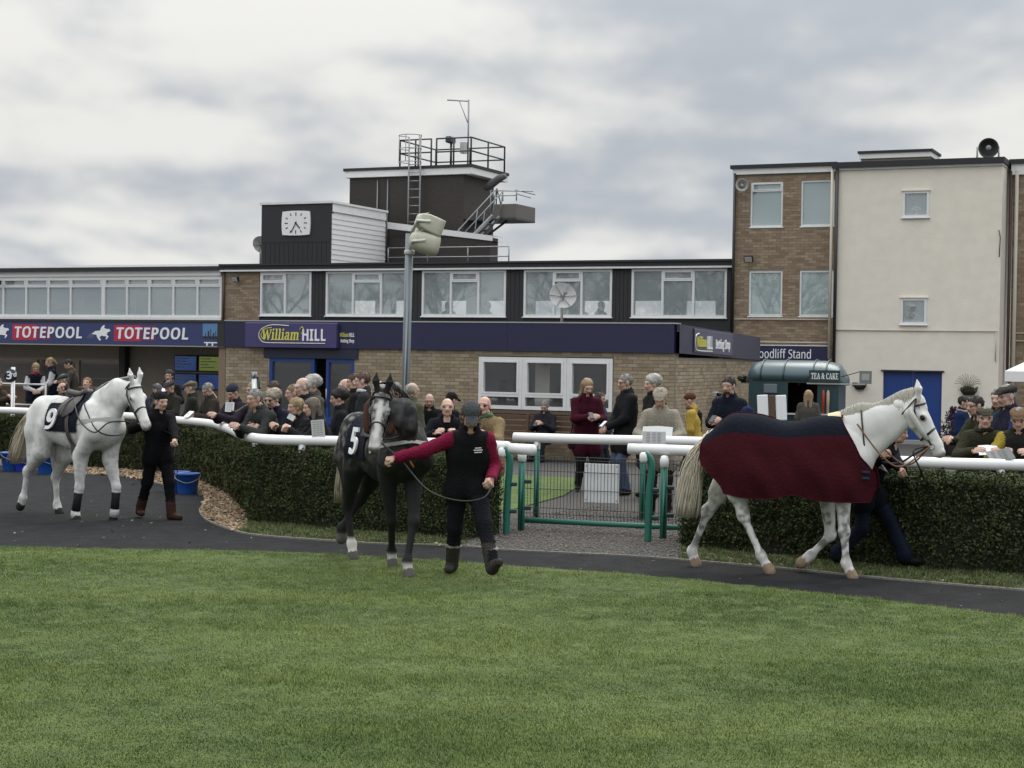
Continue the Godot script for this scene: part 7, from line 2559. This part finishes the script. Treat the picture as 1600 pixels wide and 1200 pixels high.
func mane(root: Node, tone: Color, crest: Array, hang: Vector3, seed_: int, n := 150, r := 0.007):
	var rg := RandomNumberGenerator.new()
	rg.seed = seed_
	var m := M("mane %s" % tone.to_html(false), tone, 0.6, {"tex": "grain", "scale": 3.0})
	var c := curve(crest, 0.02)
	var make := func(k):
		var p: Vector3 = c[int(float(k) / n * (c.size() - 1))]
		var e := p + hang * rg.randf_range(0.65, 1.15) + Vector3(rg.randfn(0, 0.018), rg.randfn(0, 0.012), 0)
		return curve([p + Vector3(rg.randfn(0, 0.008), 0.0, -signf(hang.z) * 0.012), p + Vector3(0, 0.016, hang.z * 0.45), p.lerp(e, 0.6) + Vector3(0, 0.01, hang.z * 0.25), e], 0.05)
	hair_bundle(root, "mane", m, make, n, 4, r)

func strap(root: Node, called: String, m: Material, pts: Array, r := 0.008, flat_ := 1.0, step := 0.04) -> MeshInstance3D:
	var st := S(true)
	tube(st, curve(pts, step), r, 6, Vector3.ZERO, flat_)
	return put(st, called, m, root)

func head_ring(hx: Transform3D, x: float, ry: float, rz: float, y: float, tilt := 0.0) -> Array:
	var o := []
	for k in 17:
		var a := TAU * k / 16.0
		o.append(hx * Vector3(x + sin(a) * tilt, y + sin(a) * ry, cos(a) * rz))
	return o

func bridle(root: Node3D, m: Material, noseband: Material = null):
	var hx: Transform3D = root.get_meta("hx")
	var b := node("bridle", root)
	strap(b, "browband", m, [hx * Vector3(0.06, -0.06, -0.092), hx * Vector3(0.075, 0.015, -0.06), hx * Vector3(0.08, 0.03, 0), hx * Vector3(0.075, 0.015, 0.06), hx * Vector3(0.06, -0.06, 0.092)], 0.010)
	strap(b, "noseband", noseband if noseband else m, head_ring(hx, 0.355, 0.088, 0.070, -0.095, -0.02), 0.011)
	strap(b, "throat_lash", m, head_ring(hx, 0.035, 0.135, 0.100, -0.13, -0.05), 0.007)
	for s in [-1.0, 1.0]:
		strap(b, "cheek_strap", m, [hx * Vector3(0.0, -0.02, s * 0.075), hx * Vector3(0.10, -0.09, s * 0.115), hx * Vector3(0.30, -0.125, s * 0.085), hx * Vector3(0.46, -0.115, s * 0.058)], 0.009)
		var st := S(true)
		var g := []
		for k in 13:
			g.append(hx * Vector3(0.475 + cos(k * TAU / 12) * 0.028, -0.118 + sin(k * TAU / 12) * 0.028, s * 0.056))
		tube(st, g, 0.005, 5)
		put(st, "bit_ring", M("steel", Color(0.5, 0.5, 0.5), 0.3, {"metal": 1.0}), b)

# a flat strap laid round a body where a plane cuts it
func ribbon(root: Node, called: String, m: Material, d: Dictionary, o: Vector3, nrm: Vector3, wide: float, keep: Callable, out := 0.012):
	var u := (Vector3.BACK if absf(nrm.z) < 0.9 else Vector3.RIGHT)
	u = (u - nrm * u.dot(nrm)).normalized()
	var w := nrm.cross(u)
	var n := 44
	var sum := []
	sum.resize(n)
	sum.fill(Vector4.ZERO)
	for i in d.v.size():
		var p: Vector3 = d.v[i] - o
		if absf(p.dot(nrm)) < 0.022 and keep.call(d.v[i]):
			var a := atan2(p.dot(w), p.dot(u))
			var k := posmod(int(round(a / TAU * n)), n)
			var q := p - nrm * p.dot(nrm)
			sum[k] += Vector4(q.x, q.y, q.z, 1.0)
	var line := []
	for k in n:
		if sum[k].w > 0.0:
			var q: Vector3 = Vector3(sum[k].x, sum[k].y, sum[k].z) / sum[k].w
			line.append([k, o + q + q.normalized() * out])
	var st := S(true)
	for k in line.size():
		var e: Array = line[(k + 1) % line.size()]
		if posmod(e[0] - line[k][0], n) > 4:
			continue
		var a: Vector3 = line[k][1]
		var b: Vector3 = e[1]
		var h := nrm * wide * 0.5
		quad(st, a - h, a + h, b + h, b - h)
	put(st, called, m, root)

func build_horses():
	var nz := FastNoiseLite.new()
	nz.seed = 12
	nz.frequency = 3.2
	nz.fractal_octaves = 3
	var fine := FastNoiseLite.new()
	fine.seed = 31
	fine.frequency = 11.0
	fine.fractal_octaves = 2
	var leather := M("leather", Color(0.014, 0.011, 0.010), 0.45)
	var tan := M("tan leather", Color(0.16, 0.075, 0.035), 0.5)
	saddled_grey(nz, fine, leather)
	dark_horse(nz, fine, leather)
	rugged_grey(nz, fine, leather, tan)

# a leg joint seen at a pixel, in the plane of that leg
func leg_px(x: Transform3D, zz: float, list: Array) -> Array:
	var inv := x.affine_inverse()
	var e := inv * Vector3(0, EYE, 0)
	var o := []
	for q in list:
		var r := inv.basis * ray(q[0], q[1])
		var p := e + r * ((zz - e.z) / r.z)
		o.append(Vector3(p.x, p.y, zz))
	return o

func saddled_grey(nz: FastNoiseLite, fine: FastNoiseLite, leather: Material):
	var pos := Vector3(-5.50, 0, -20.95)
	var turn := deg_to_rad(-38.0)
	var x := Transform3D(Basis(Vector3.UP, turn), pos)
	var legs := [
		leg_px(x, 0.15, [[126, 718], [124, 762], [118, 801], [121, 816]]),
		leg_px(x, -0.15, [[172, 720], [182, 762], [179, 798], [176, 815]]),
		leg_px(x, 0.15, [[66, 705], [43, 737], [36, 778], [31, 794]]),
		leg_px(x, -0.15, [[100, 712], [87, 746], [89, 789], [94, 805]])]
	var inv := x.affine_inverse()
	var poll := inv * at(212, 597, 20.30)
	var dir := (inv * at(239, 684, 20.08) - poll).normalized()
	var dors := inv.basis * Vector3(0.55, 0.35, 0.70)
	dors = (dors - dir * dors.dot(dir)).normalized()
	var h := {"label": "white grey horse with navy number nine cloth and racing saddle", "pos": pos, "turn": turn, "legs": legs,
		"neck": [Vector3(0.50, 1.40, 0).lerp(poll, 0.52) + Vector3(-0.02, 0.03, 0), poll + Vector3(-0.04, -0.05, 0)], "poll": poll, "head": Basis(dir, dors, dir.cross(dors)),
		"tint": func(r, v: Vector3):
			if r == 5:
				return Color(0.03, 0.028, 0.027)
			var c := Color(0.72, 0.715, 0.69)
			c = c.lerp(Color(0.30, 0.30, 0.31), clampf(fine.get_noise_3d(v.x, v.y, v.z) * 1.2 - 0.05, 0.0, 0.55) * smoothstep(1.25, 0.75, v.y))
			return c.lerp(Color(0.36, 0.35, 0.35), clampf(nz.get_noise_3d(v.x * 1.4, v.y * 1.4, v.z) * 1.3 - 0.10, 0.0, 0.45)),
		"head_tint": func(r, v: Vector3):
			if r == 2:
				return Color(0.02, 0.018, 0.016)
			var c := Color(0.70, 0.69, 0.66)
			return c.lerp(Color(0.10, 0.09, 0.09), smoothstep(0.50, 0.60, v.x) * (0.75 + 0.5 * fine.get_noise_3d(v.x, v.y, v.z)))}
	var t := horse(h)
	tail(t, Color(0.76, 0.68, 0.52), Vector3(-0.84, 1.36, 0), Vector3(-1.20, 0.62, 0.04), 0.045, 3, Vector3(-0.03, 0, 0))
	mane(t, Color(0.42, 0.41, 0.39), [Vector3(0.34, 1.60, 0), poll.lerp(Vector3(0.36, 1.58, 0), 0.62) + Vector3(-0.05, 0.08, 0), poll.lerp(Vector3(0.36, 1.58, 0), 0.28) + Vector3(-0.05, 0.08, 0), poll + Vector3(-0.05, 0.06, 0)], Vector3(0.0, -0.10, -0.09), 5, 110)
	bridle(t, leather)
	var d: Dictionary = h.d
	# number cloth follows the back
	var navy := cloth(Color(0.012, 0.014, 0.027), 0.7)
	var sc := put(shell(d, func(_r, v: Vector3): return v.x > -0.30 and v.x < 0.34 + (v.y - 1.1) * 0.12 and v.y > 1.10, 0.016), "number_cloth", navy, t)
	text("number", "9", 0.26, M("number white", Color(0.78, 0.78, 0.8), 0.6), sc, Vector3(-0.13, 1.245, 0.292), {"depth": 0.02, "slant": 0.22, "basis": Basis(Vector3.RIGHT, -0.16)})
	text("number", "9", 0.26, M("number white", Color.WHITE), sc, Vector3(-0.13, 1.245, -0.292), {"depth": 0.02, "basis": Basis(Vector3.UP, PI) * Basis(Vector3.RIGHT, -0.16)})
	var pad := put(shell(d, func(_r, v: Vector3): return v.x > -0.30 and v.x < -0.08 and v.y > 1.43, 0.03), "white_pad", cloth(Color(0.62, 0.62, 0.6)), t)
	pad.name = "white_pad"
	var sd := node("saddle", t)
	put(shell(d, func(_r, v: Vector3): return v.x > -0.06 and v.x < 0.26 and v.y > 1.27 + absf(v.x - 0.1) * 0.5, 0.038), "flap", leather, sd)
	var st := S(true)
	tube(st, curve([Vector3(-0.16, 1.575, 0), Vector3(-0.05, 1.56, 0), Vector3(0.10, 1.555, 0), Vector3(0.24, 1.60, 0)], 0.05), 0.055, 10)
	put(st, "seat", leather, sd)
	for s in [-1.0, 1.0]:
		strap(sd, "stirrup_leather", M("strap brown", Color(0.05, 0.035, 0.03), 0.5), [Vector3(0.06, 1.53, s * 0.10), Vector3(0.05, 1.40, s * 0.27), Vector3(0.03, 1.28, s * 0.315)], 0.014, 0.4)
	ribbon(t, "girth", M("girth", Color(0.07, 0.055, 0.05), 0.8), d, Vector3(0.17, 1.18, 0), Vector3(1, 0.12, 0).normalized(), 0.07, func(v: Vector3): return v.y > 0.7, 0.022)
	# breast girth, neck strap and reins
	ribbon(t, "breast_girth", M("sheepskin", Color(0.45, 0.45, 0.42), 0.95), d, Vector3(0.45, 1.24, 0), Vector3(-0.12, 1, 0).normalized(), 0.05, func(v: Vector3): return v.x > 0.22)
	ribbon(t, "neck_strap", leather, d, Vector3(0.46, 1.42, 0), Vector3(0.75, 0.66, 0).normalized(), 0.02, func(v: Vector3): return v.y > 1.05 and v.x > 0.2)
	var hx: Transform3D = t.get_meta("hx")
	var bit := hx * Vector3(0.475, -0.13, 0.06)
	strap(t, "rein", leather, [bit, Vector3(0.95, 1.25, 0.22), Vector3(0.75, 1.12, 0.30), Vector3(0.48, 1.25, 0.31), Vector3(0.20, 1.50, 0.20)], 0.009)
	strap(t, "rein", leather, [hx * Vector3(0.475, -0.13, -0.06), Vector3(0.9, 1.45, -0.2), Vector3(0.5, 1.48, -0.2), Vector3(0.20, 1.52, -0.12)], 0.009)
	# fore leg bandages with white ends
	for i in 2:
		var L: Array = legs[i]
		var k: Vector3 = L[1]
		var fl: Vector3 = L[2]
		st = S(true)
		tube(st, [k.lerp(fl, 0.18), k.lerp(fl, 0.5), k.lerp(fl, 0.92)], [0.056, 0.052, 0.055], 12)
		put(st, "bandage", cloth(Color(0.03, 0.03, 0.033)), t)
		st = S(true)
		tube(st, [k.lerp(fl, 0.12), k.lerp(fl, 0.20)], [0.058, 0.060], 12)
		tube(st, [k.lerp(fl, 0.92), k.lerp(fl, 1.08), L[2].lerp(L[3], 0.5)], [0.056, 0.060, 0.056], 12)
		put(st, "white_wrap", cloth(Color(0.62, 0.62, 0.6)), t)
	# lead rein to the handler
	strap(t, "lead_rein", leather, [bit, x.affine_inverse() * at(225, 668, 20.7)], 0.007)
	var whip := thing("leading_stick", "thin black stick and hanging rein in the black clad handler's hand", "stick", at(274, 690, 20.55))
	rod(whip, "shaft", leather, [Vector3.ZERO, Vector3(-0.02, -0.35, 0.02)], 0.008, 6)
	rod(whip, "loop", leather, curve([Vector3(0, 0.0, 0), Vector3(0.05, -0.15, 0.0), Vector3(0.02, -0.42, 0.01), Vector3(-0.03, -0.30, 0.0)], 0.06), 0.006, 5)

func dark_horse(nz: FastNoiseLite, fine: FastNoiseLite, leather: Material):
	var pos := Vector3(-1.26, 0, -16.52)
	var turn := deg_to_rad(-64.0)
	var x := Transform3D(Basis(Vector3.UP, turn), pos)
	var inv := x.affine_inverse()
	var toe := func(px, py): return inv * gp(px, py)
	var t1: Vector3 = toe.call(640, 905)
	var t2: Vector3 = toe.call(614, 889)
	var t3: Vector3 = toe.call(553, 877)
	var lift: Vector3 = inv * at(535, 838, 17.35)
	var legs := [
		[Vector3(0.42, 0.93, 0.13), t2.lerp(Vector3(0.44, 0.93, 0.13), 0.54) + Vector3(0.03, 0, 0), t2 + Vector3(-0.04, 0.17, 0), t2],
		[Vector3(0.50, 0.93, -0.11), t1.lerp(Vector3(0.50, 0.93, -0.11), 0.54) + Vector3(0.04, 0.02, 0), t1 + Vector3(-0.07, 0.16, 0), t1],
		[Vector3(-0.42, 0.98, 0.16), Vector3(t3.x - 0.16, 0.55, t3.z * 0.7 + 0.05), t3 + Vector3(-0.07, 0.17, 0), t3],
		[Vector3(-0.50, 0.98, -0.16), Vector3(-0.90, 0.60, -0.10), lift + Vector3(-0.02, 0.09, 0), lift + Vector3(-0.03, -0.05, 0)]]
	var poll := inv * at(597, 611, 15.75)
	var dirw := (at(580, 716, 15.38) - at(597, 611, 15.75)).normalized()
	var dir := (inv.basis * dirw).normalized()
	var dors := inv.basis * Vector3(-0.05, 0.36, 0.93)
	dors = (dors - dir * dors.dot(dir)).normalized()
	var h := {"label": "dark dappled grey horse with number five walking towards the lawn", "pos": pos, "turn": turn, "legs": legs, "fat": 0.96, "nk": 0.86,
		"neck": [Vector3(0.76, 1.50, 0.02).lerp(poll, 0.2), poll + Vector3(-0.05, -0.07, 0)], "poll": poll, "head": Basis(dir, dors, dir.cross(dors)),
		"tint": func(r, v: Vector3):
			var white: float = smoothstep(0.26, 0.20, v.y) * (1.0 if v.x < 0.0 else smoothstep(0.17, 0.13, v.y) * 0.7)
			if r == 5:
				return Color(0.10, 0.095, 0.09)
			var c := Color(0.022, 0.021, 0.022)
			var dap := clampf(fine.get_noise_3d(v.x * 0.9, v.y * 0.9, v.z * 0.9) * 1.5 + 0.32, 0.0, 1.0)
			c = c.lerp(Color(0.22, 0.215, 0.215), dap * smoothstep(0.85, 1.40, v.y) * lerpf(0.22, 1.0, smoothstep(0.55, -0.3, v.x)))
			return c.lerp(Color(0.60, 0.58, 0.54), white),
		"head_tint": func(r, v: Vector3):
			if r == 2:
				return Color(0.01, 0.009, 0.009)
			if r == 3 or v.x < 0.02:
				return Color(0.018, 0.017, 0.018)
			var front := smoothstep(-0.085, -0.03, v.y)
			var blaze := smoothstep(0.035, 0.012, absf(v.z + 0.008)) * smoothstep(0.08, 0.13, v.x)
			var patch := clampf(fine.get_noise_3d(v.x * 1.5, v.y * 1.5, v.z * 1.5) * 1.6 + 0.35, 0.0, 1.0)
			var c := Color(0.075, 0.073, 0.074).lerp(Color(0.42, 0.41, 0.40), patch * front)
			c = c.lerp(Color(0.60, 0.58, 0.55), blaze * 0.9 * front)
			c = c.lerp(Color(0.50, 0.48, 0.46), smoothstep(0.33, 0.50, v.x) * 0.65)
			return c.lerp(Color(0.07, 0.06, 0.06), smoothstep(0.575, 0.61, v.x) * 0.8)}
	var t := horse(h)
	tail(t, Color(0.42, 0.37, 0.27), Vector3(-0.86, 1.32, 0), Vector3(-1.02, 0.55, 0.02), 0.05, 8, Vector3(-0.08, 0, 0))
	mane(t, Color(0.016, 0.015, 0.016), [Vector3(0.30, 1.58, 0), Vector3(0.55, 1.68, 0), poll.lerp(Vector3(0.55, 1.68, 0), 0.45) + Vector3(-0.05, 0.09, 0), poll + Vector3(-0.07, 0.07, 0)], Vector3(0.02, -0.11, -0.10), 6, 80)
	bridle(t, leather)
	var hx: Transform3D = t.get_meta("hx")
	# brown sheepskin cheek pieces
	var fur := M("brown sheepskin", Color(0.12, 0.045, 0.022), 0.95, {"tex": "speck", "nrm": "cloth_n", "scale": 4.0, "ns": 1.5})
	for s in [-1.0, 1.0]:
		var st := S(true)
		tube(st, [hx * Vector3(0.03, -0.11, s * 0.115), hx * Vector3(0.10, -0.13, s * 0.135), hx * Vector3(0.24, -0.15, s * 0.125), hx * Vector3(0.36, -0.15, s * 0.10), hx * Vector3(0.39, -0.15, s * 0.09)], [0.012, 0.042, 0.044, 0.038, 0.012], 10)
		put(st, "cheek_piece", fur, t)
	var d: Dictionary = h.d
	var navy := cloth(Color(0.012, 0.014, 0.027), 0.7)
	var sc := put(shell(d, func(_r, v: Vector3): return v.x > -0.38 and v.x < 0.12 and v.y > 1.08, 0.016), "number_cloth", navy, t)
	text("number", "5", 0.27, M("number white", Color.WHITE), sc, Vector3(-0.10, 1.26, 0.286), {"depth": 0.02, "slant": 0.1, "basis": Basis(Vector3.RIGHT, -0.14)})
	text("number", "5", 0.27, M("number white", Color.WHITE), sc, Vector3(-0.10, 1.26, -0.286), {"depth": 0.02, "basis": Basis(Vector3.UP, PI) * Basis(Vector3.RIGHT, -0.14)})
	var sd := node("saddle", t)
	put(shell(d, func(_r, v: Vector3): return v.x > -0.02 and v.x < 0.26 and v.y > 1.30, 0.034), "flap", leather, sd)
	var st := S(true)
	tube(st, curve([Vector3(-0.14, 1.575, 0), Vector3(-0.03, 1.56, 0), Vector3(0.12, 1.555, 0), Vector3(0.24, 1.60, 0)], 0.05), 0.055, 10)
	put(st, "seat", leather, sd)
	ribbon(t, "breast_girth", M("sheepskin", Color(0.45, 0.45, 0.42), 0.95), d, Vector3(0.45, 1.22, 0), Vector3(-0.22, 1, 0).normalized(), 0.035, func(v: Vector3): return v.x > 0.22)
	strap(t, "neck_strap", M("orange strap", Color(0.40, 0.12, 0.03), 0.6), [Vector3(0.62, 1.42, 0.14), Vector3(0.74, 1.22, 0.10), Vector3(0.76, 1.05, 0.0)], 0.010)
	# reins and lead
	for s in [1.0]:
		strap(t, "rein", leather, [hx * Vector3(0.475, -0.13, s * 0.06), Vector3(0.80, 1.36, s * 0.16), Vector3(0.60, 1.50, s * 0.15), Vector3(0.22, 1.60, s * 0.06)], 0.009)
	strap(t, "lead_rein", leather, [hx * Vector3(0.48, -0.14, -0.04), inv * at(628, 718, 15.5)], 0.008)
	strap(t, "lead_rein", leather, [inv * at(630, 722, 15.5), inv * at(668, 765, 15.42), inv * at(715, 782, 15.30), inv * at(755, 778, 15.3), inv * at(770, 756, 15.42)], 0.008)

func rugged_grey(nz: FastNoiseLite, fine: FastNoiseLite, leather: Material, tan: Material):
	var pos := Vector3(2.83, 0, -16.52)
	var turn := deg_to_rad(-16.0)
	var x := Transform3D(Basis(Vector3.UP, turn), pos)
	var inv := x.affine_inverse()
	var legs := [
		leg_px(x, 0.14, [[1316, 758], [1319, 832], [1322, 880], [1334, 905]]),
		leg_px(x, -0.14, [[1290, 760], [1298, 836], [1266, 868], [1249, 882]]),
		leg_px(x, 0.15, [[1150, 752], [1162, 806], [1189, 868], [1205, 896]]),
		leg_px(x, -0.15, [[1140, 752], [1106, 800], [1081, 861], [1089, 885]])]
	var poll: Vector3 = leg_px(x, 0.0, [[1440, 618]])[0]
	var muz: Vector3 = leg_px(x, 0.0, [[1483, 693]])[0]
	var dir := (muz - poll).normalized()
	var dors := Vector3(0.85, 0.5, 0.0)
	dors = (dors - dir * dors.dot(dir)).normalized()
	var mid := Vector3(0.44, 1.40, 0).lerp(poll, 0.52) + Vector3(0.01, -0.065, 0)
	var h := {"label": "white grey horse in a maroon and navy rug walking along the walkway", "pos": pos, "turn": turn, "legs": legs,
		"neck": [mid, poll + Vector3(-0.03, -0.02, 0)], "head": Basis(dir, dors, dir.cross(dors)),
		"tint": func(r, v: Vector3):
			if r == 5:
				return Color(0.30, 0.22, 0.15)
			var c := Color(0.70, 0.69, 0.66)
			var low := smoothstep(1.0, 0.5, v.y) * smoothstep(0.10, 0.28, v.y)
			return c.lerp(Color(0.16, 0.155, 0.15), clampf(fine.get_noise_3d(v.x * 0.9, v.y * 0.9, v.z) * 2.4 + 0.25, 0.0, 0.9) * low),
		"head_tint": func(r, v: Vector3):
			if r == 2:
				return Color(0.02, 0.018, 0.016)
			var c := Color(0.70, 0.69, 0.66)
			c = c.lerp(Color(0.26, 0.22, 0.19), smoothstep(0.045, 0.025, Vector2(v.x - 0.195, v.y + 0.055).length()) * 0.7)
			return c.lerp(Color(0.16, 0.13, 0.12), smoothstep(0.545, 0.61, v.x) * 0.7)}
	var t := horse(h)
	tail(t, Color(0.76, 0.69, 0.54), Vector3(-0.86, 1.34, 0.0), Vector3(-1.06, 0.52, 0.06), 0.055, 9, Vector3(-0.05, 0, 0.03))
	var cr := [Vector3(0.40, 1.60, 0), Vector3(0.62, 1.70, 0), mid + Vector3(-0.06, 0.165, 0), poll.lerp(mid, 0.4) + Vector3(-0.05, 0.13, 0), poll + Vector3(-0.04, 0.065, 0)]
	mane(t, Color(0.60, 0.57, 0.49), cr, Vector3(0.01, -0.17, 0.075), 7, 240, 0.008)
	bridle(t, leather, leather)
	var hx: Transform3D = t.get_meta("hx")
	for s in [-1.0, 1.0]:
		var st := S(true)
		tube(st, [hx * Vector3(0.05, -0.12, s * 0.118), hx * Vector3(0.14, -0.13, s * 0.125), hx * Vector3(0.30, -0.13, s * 0.10), hx * Vector3(0.40, -0.125, s * 0.08)], [0.016, 0.030, 0.030, 0.018], 9)
		put(st, "cheek_piece", M("sheepskin", Color(0.45, 0.45, 0.42), 0.95), t)
	# rug: hangs from the back over both flanks
	var rug := node("rug", t)
	var maroon := M("rug maroon", Color(0.056, 0.010, 0.015), 0.95, {"spec": 0.2, "tex": "weave", "nrm": "cloth_n", "scale": 1.1, "ns": 0.28, "world": false})
	var navy := M("rug navy", Color(0.009, 0.011, 0.018), 0.95, {"spec": 0.2, "tex": "weave", "nrm": "cloth_n", "scale": 1.1, "ns": 0.28, "world": false})
	var N := 56
	var V := 30
	var grid := []
	for i in N + 1:
		var u := float(i) / N
		var row := []
		for j in V + 1:
			var v := absf(float(j) / V * 2.0 - 1.0)            # 0 at the spine, 1 at the hem
			var s := 1.0 if j * 2 >= V else -1.0
			var xb := lerpf(-0.86, -0.66, smoothstep(0.55, 1.0, v)) - 0.05 * sin(v * PI)
			var xf := lerpf(0.47, 0.81, smoothstep(0.12, 0.75, v)) - 0.05 * smoothstep(0.85, 1.0, v)
			var xx := lerpf(xb, xf, u)
			var top := 1.60
			top += -0.075 * exp(-pow((xx + 0.05) / 0.24, 2.0)) + 0.005 * xx - 0.30 * smoothstep(-0.58, -1.02, xx) - 0.10 * smoothstep(0.45, 0.90, xx)
			var wid := 0.315 - 0.07 * smoothstep(-0.55, -0.95, xx) - 0.10 * smoothstep(0.55, 0.9, xx)
			var hem := 0.76 + 0.05 * exp(-pow((xx - 0.02) / 0.14, 2.0)) + 0.05 * smoothstep(-0.4, -0.75, xx)
			var yy: float
			var zz: float
			if v < 0.45:
				var a := v / 0.45 * PI * 0.5
				zz = sin(a) * wid
				yy = lerpf(1.22, top, pow(cos(a), 0.75))
			else:
				var q := (v - 0.45) / 0.55
				yy = lerpf(1.22, hem, q)
				var fold := 0.013 * sin(xx * 13.0 + q * 2.5) * q + 0.006 * sin(xx * 31.0 - q * 5.0) * q + 0.010 * sin(xx * 9.0 + yy * 11.0) + 0.005 * sin(xx * 22.0 + yy * 15.0)
				zz = wid + 0.03 * sin(q * PI) + fold - 0.02 * q
			row.append(Vector3(xx, yy, s * zz))
		grid.append(row)
	for layer in [["top_panel", navy, 0.0, 0.36], ["side_panel", maroon, 0.36, 1.01]]:
		var st := S(true)
		for i in N:
			for j in V:
				var v := absf((j + 0.5) / V * 2.0 - 1.0)
				if v >= layer[2] and v < layer[3]:
					quad(st, grid[i][j], grid[i][j + 1], grid[i + 1][j + 1], grid[i + 1][j])
		put(st, layer[0], layer[1], rug)
	var red := cloth(Color(0.07, 0.010, 0.018))
	var edge := []
	for i in N / 2 + 1:
		edge.append(grid[i][V / 2] + Vector3(0, 0.004, 0))
	strap(rug, "spine_piping", red, edge, 0.007, 1.0, 0.08)
	for j in [0, V]:
		var hemline := []
		for i in range(0, N + 1, 2):
			hemline.append(grid[i][j])
		strap(rug, "hem_binding", red, hemline, 0.006, 1.0, 0.05)
	for e in [0, N]:
		var side := []
		for j in range(0, V + 1):
			side.append(grid[e][j])
		strap(rug, "edge_binding", red, side, 0.007, 1.0, 0.05)
	for y in [1.06, 1.00]:
		var p := inv * at(1352, 735 + (1.06 - y) * 180, 16.0)
		var st := S()
		rbox(st, Vector3(0.72, y, 0.305), Vector3(0.07, 0.022, 0.012), 0.003)
		put(st, "maker_tab", cloth(Color(0.02, 0.06, 0.10)), rug)
	strap(t, "breast_strap", leather, [Vector3(0.84, 1.10, 0.20), Vector3(0.90, 1.05, 0.06), Vector3(0.89, 1.05, -0.08), Vector3(0.84, 1.10, -0.20)], 0.012)
	ribbon(t, "wither_pad", M("pad foam", Color(0.60, 0.52, 0.34), 0.9), h.d, Vector3(0.45, 1.35, 0), Vector3(1, 0.25, 0).normalized(), 0.13, func(v: Vector3): return v.y > 1.53, 0.03)
	ribbon(t, "neck_strap", leather, h.d, Vector3(0.66, 1.55, 0), Vector3(1.0, 0.12, 0).normalized(), 0.016, func(v: Vector3): return v.y > 1.25)
	# reins and lead to the handler on the far side
	strap(t, "rein", tan, [hx * Vector3(0.47, -0.14, 0.06), Vector3(1.05, 1.12, 0.18), Vector3(0.86, 1.22, 0.22), Vector3(0.62, 1.52, 0.19)], 0.009)
	strap(t, "rein", tan, [hx * Vector3(0.47, -0.14, -0.06), Vector3(1.05, 1.12, -0.18), Vector3(0.62, 1.52, -0.19)], 0.009)
	strap(t, "lead_rein", leather, [hx * Vector3(0.46, -0.15, 0.05), hx * Vector3(0.44, -0.30, 0.04), inv * at(1440, 742, 16.2), inv * at(1415, 745, 16.5)], 0.016, 0.5)
	strap(t, "lead_rein", leather, [hx * Vector3(0.46, -0.15, 0.0), inv * at(1425, 712, 16.3), inv * at(1404, 724, 16.5), inv * at(1378, 722, 16.55)], 0.010)

# ---------------------------------------------------------------- bare trees on the viewer's side of the ring, mirrored in the upstairs windows
func build_trees():
	var names := ["bare tree standing across the parade ring from the stands"]
	var spots := [Vector3(-32, 0, -6.5), Vector3(-38, 0, -10), Vector3(-35, 0, -7.5), Vector3(-29, 0, -2.5), Vector3(-42, 0, -8), Vector3(-48, 0, -12.5), Vector3(-53, 0, -23), Vector3(-47, 0, -19), Vector3(-36, 0, -1), Vector3(-42, 0, -2)]
	for i in spots.size():
		var rg := RandomNumberGenerator.new()
		rg.seed = 40 + i
		var t := thing("bare_tree", names[0], "tree", spots[i], rg.randf() * 6.0, "bare trees behind the viewers")
		var trunk := S(true)
		var crown := S(true)
		branch(trunk, crown, rg, Vector3.ZERO, Vector3(rg.randfn(0, 0.05), 1, rg.randfn(0, 0.05)), rg.randf_range(2.6, 3.4), 0.22, 0)
		var bark := M("bark", Color(0.055, 0.048, 0.04), 0.95)
		put(trunk, "trunk", bark, t)
		put(crown, "crown", bark, t)

func branch(trunk: SurfaceTool, crown: SurfaceTool, rg: RandomNumberGenerator, a: Vector3, d: Vector3, n: float, r: float, depth: int):
	var b := a + d.normalized() * n
	tube(trunk if depth < 2 else crown, [a, b], [r, r * 0.68], 6 if depth < 2 else (4 if depth < 4 else 3))
	if depth >= 6:
		return
	for k in (3 if depth > 0 else 5):
		var nd := (d.normalized() + Vector3(rg.randfn(0, 0.5), rg.randfn(0.08, 0.28), rg.randfn(0, 0.5))).normalized()
		branch(trunk, crown, rg, a.lerp(b, rg.randf_range(0.7, 1.0) if k else 1.0), nd, n * rg.randf_range(0.58, 0.82), maxf(r * rg.randf_range(0.5, 0.66), 0.006), depth + 1)
